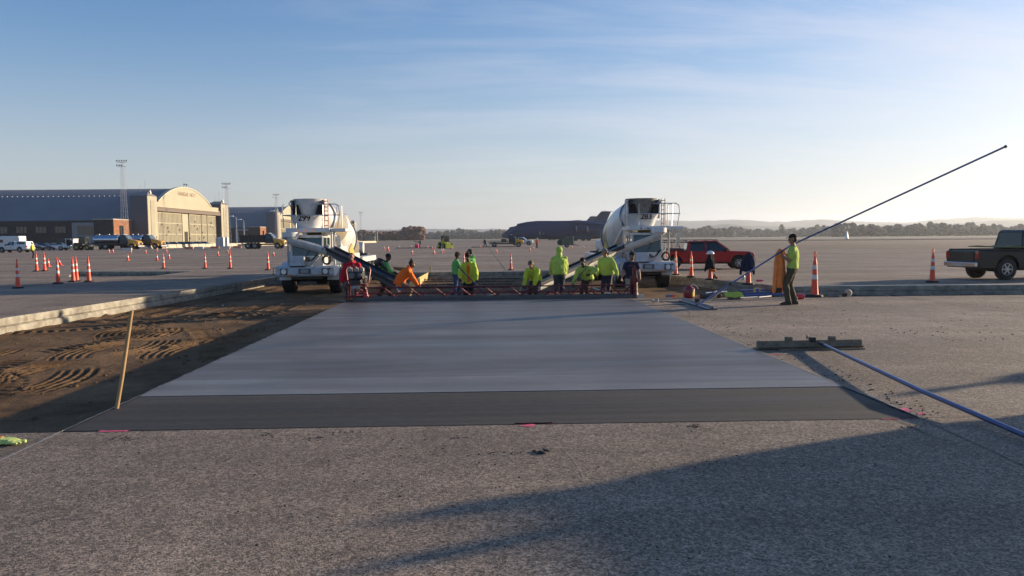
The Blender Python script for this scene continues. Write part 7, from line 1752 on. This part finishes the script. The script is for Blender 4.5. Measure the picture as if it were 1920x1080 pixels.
for px, D, col, lb in CARS: car(lb, px, 0, M('car_paint_%d' % px, col, .3, coat=.5), YW + R(random.Random(px).uniform(-20, 20)), D=D, s=1.0)
r_ = random.Random(9)
for i, (px, col, lb) in enumerate(((62, (.02, .02, .03), 'dark car behind the lime jacketed worker'), (84, (.05, .06, .12), 'dark blue car behind the barrier piece on the left'), (98, (.03, .03, .035), 'black car in the shade of the brick annex'), (113, (.04, .04, .05), 'dark grey car behind the white utility vehicle'), (160, (.03, .03, .035), 'black car between the loader and the tanker'))):
    car(lb, px, 0, M('car_paint_%d' % px, col, .3, coat=.5), YW + R(r_.uniform(-15, 15)), 'cars parked in the shade of the brick annex', D=150 + 6 * i)
t = thing('camper_trailer', 'long white trailer roof above the silver pickup', 'trailer', G(4, 156), YW); m = MB(); m.box((0, 0, 1.9), (8.5, 2.4, 2.1)); m.build('body', M('cart_white', (.66, .66, .64), .4), t, bevel=.1); m = MB(); m.box((0, -1.22, 1.6), (7.0, .04, .9)); m.build('window', dark_glass(), t)
for x in (-1, 1): wheel(t, (x, -1.05, .4), .4, .25, -1, blocky=False)
t = thing('box_van', 'white box van roof just right of the trailer above the silver pickup', 'van', G(20, 148), YW); m = MB(); m.box((0, 0, 1.6), (4.6, 1.9, 1.9)); m.box((-2.6, 0, 1.1), (1.0, 1.8, .9)); m.build('body', M('cart_white', (.66, .66, .64), .4), t, bevel=.12); m = MB(); m.box((-1.5, -.96, 1.9), (1.2, .04, .6)); m.build('side_window', dark_glass(), t)
for x in (-1.6, 1.5): wheel(t, (x, -.85, .36), .36, .22, -1, blocky=False)
# white boxes and barrels at the right end of the hangar
for i, (px, D, lb) in enumerate(((409, 185, 'white portable cabinet left of the close pair near the right pylon'), (416.5, 185, 'white portable cabinet in the middle near the right pylon'), (424, 188, 'white portable cabinet rightmost near the right pylon'))):
    t = thing('portable_cabinet', lb, 'cabinet', G(px, D), YW, 'portable cabinets by the hangar'); MB().box((0, 0, 1.25), (.95, .95, 2.5)).build('cabin', M('cabinet_white', (.6, .6, .6), .5), t, bevel=.05)
    m = MB(); m.box((0, -.48, 1.2), (.7, .03, 2.0)); m.build('door', M('cabinet_grey', (.4, .4, .42), .5), t)
# thin black line barrier (hose) on far apron
for (pa_, pb_, lb) in (((741, 465.7), (846, 464.5), 'thin dark hose lying across the far apron near the loader'), ((884, 463.8), (975, 462.6), 'thin dark hose lying below the flatbed truck')):
    a, b = P(*pa_), P(*pb_); o = thing('hose', lb, 'hose', a); m = MB(); m.tube([Vector((0, 0, .06)), (b - a) * .5 + Vector((0, 0, .06)), b - a + Vector((0, 0, .06))], .06, 6); m.build('hose_line', black_rubber(), o, smooth=True)
t = thing('fuel_can', 'bright pink red container on the far apron left of the loader', 'container', P(781.5, 465.6), YW); m = MB(); m.box((0, 0, .35), (.7, .5, .6)); m.box((-.1, 0, .72), (.3, .3, .2)); m.build('can_body', M('can_pink', (.75, .05, .16), .4), t, bevel=.06); m = MB(); m.box((0, 0, .86), (.4, .08, .06)); m.build('handle', M('can_pink_dark', (.5, .02, .08), .4), t)
# ---- vehicles just outside the right edge whose shadows reach into the picture
WHITEP = M('white_truck_paint', (.6, .6, .6), .35, coat=.4)
sdv = CW(.403, -.915); c = CW(13.2, 10.65) + sdv * 4.4; v1 = work_truck('black dump truck parked right of the picture, shading the foreground', 'dump', c, math.atan2(sdv.y, sdv.x), L=8.4)
for i, (x, d, a_, lb) in enumerate(((8.4, 8.50, 200, 'person outside the right edge whose long shadow forms the uppermost streak'), (8.3, 7.80, 120, 'person outside the right edge casting the second shadow streak'), (8.3, 7.08, 160, 'person outside the right edge third of the group'), (8.7, 6.6, 160, 'person outside the right edge nearest the camera'), (13.2, 11.9, 90, 'person outside the right edge shading the apron by the blue pole'))):
    person(lb, CW(x, d), YW + R(a_), 1.02, top=LIME, legs=JEANS, hat='cap', loose=.05, detail=False, fl=(-.16, 0, 0), fr=(.16, .05, 0), hl=(-.3, .2, .9), hr=(.34, .1, .85))
# ---- haze: one closed box of even thin air round camera and scene, sky outside
hb = MB(); hb.box((0, 3400, 96), (15000, 8400, 196)); ho = hb.build('haze', None); hm = bpy.data.materials.new('haze'); hm.use_nodes = True; ht = hm.node_tree; ht.nodes.clear()
ho_ = ht.nodes.new('ShaderNodeOutputMaterial'); pv = ht.nodes.new('ShaderNodeVolumePrincipled'); pv.inputs['Color'].default_value = (.84, .91, 1, 1); pv.inputs['Density'].default_value = .00013; pv.inputs['Anisotropy'].default_value = .45
ht.links.new(pv.outputs[0], ho_.inputs['Volume']); ho.data.materials.append(hm); tag(ho, 'thin pale haze in the air over the whole airfield', 'haze', kind='stuff')
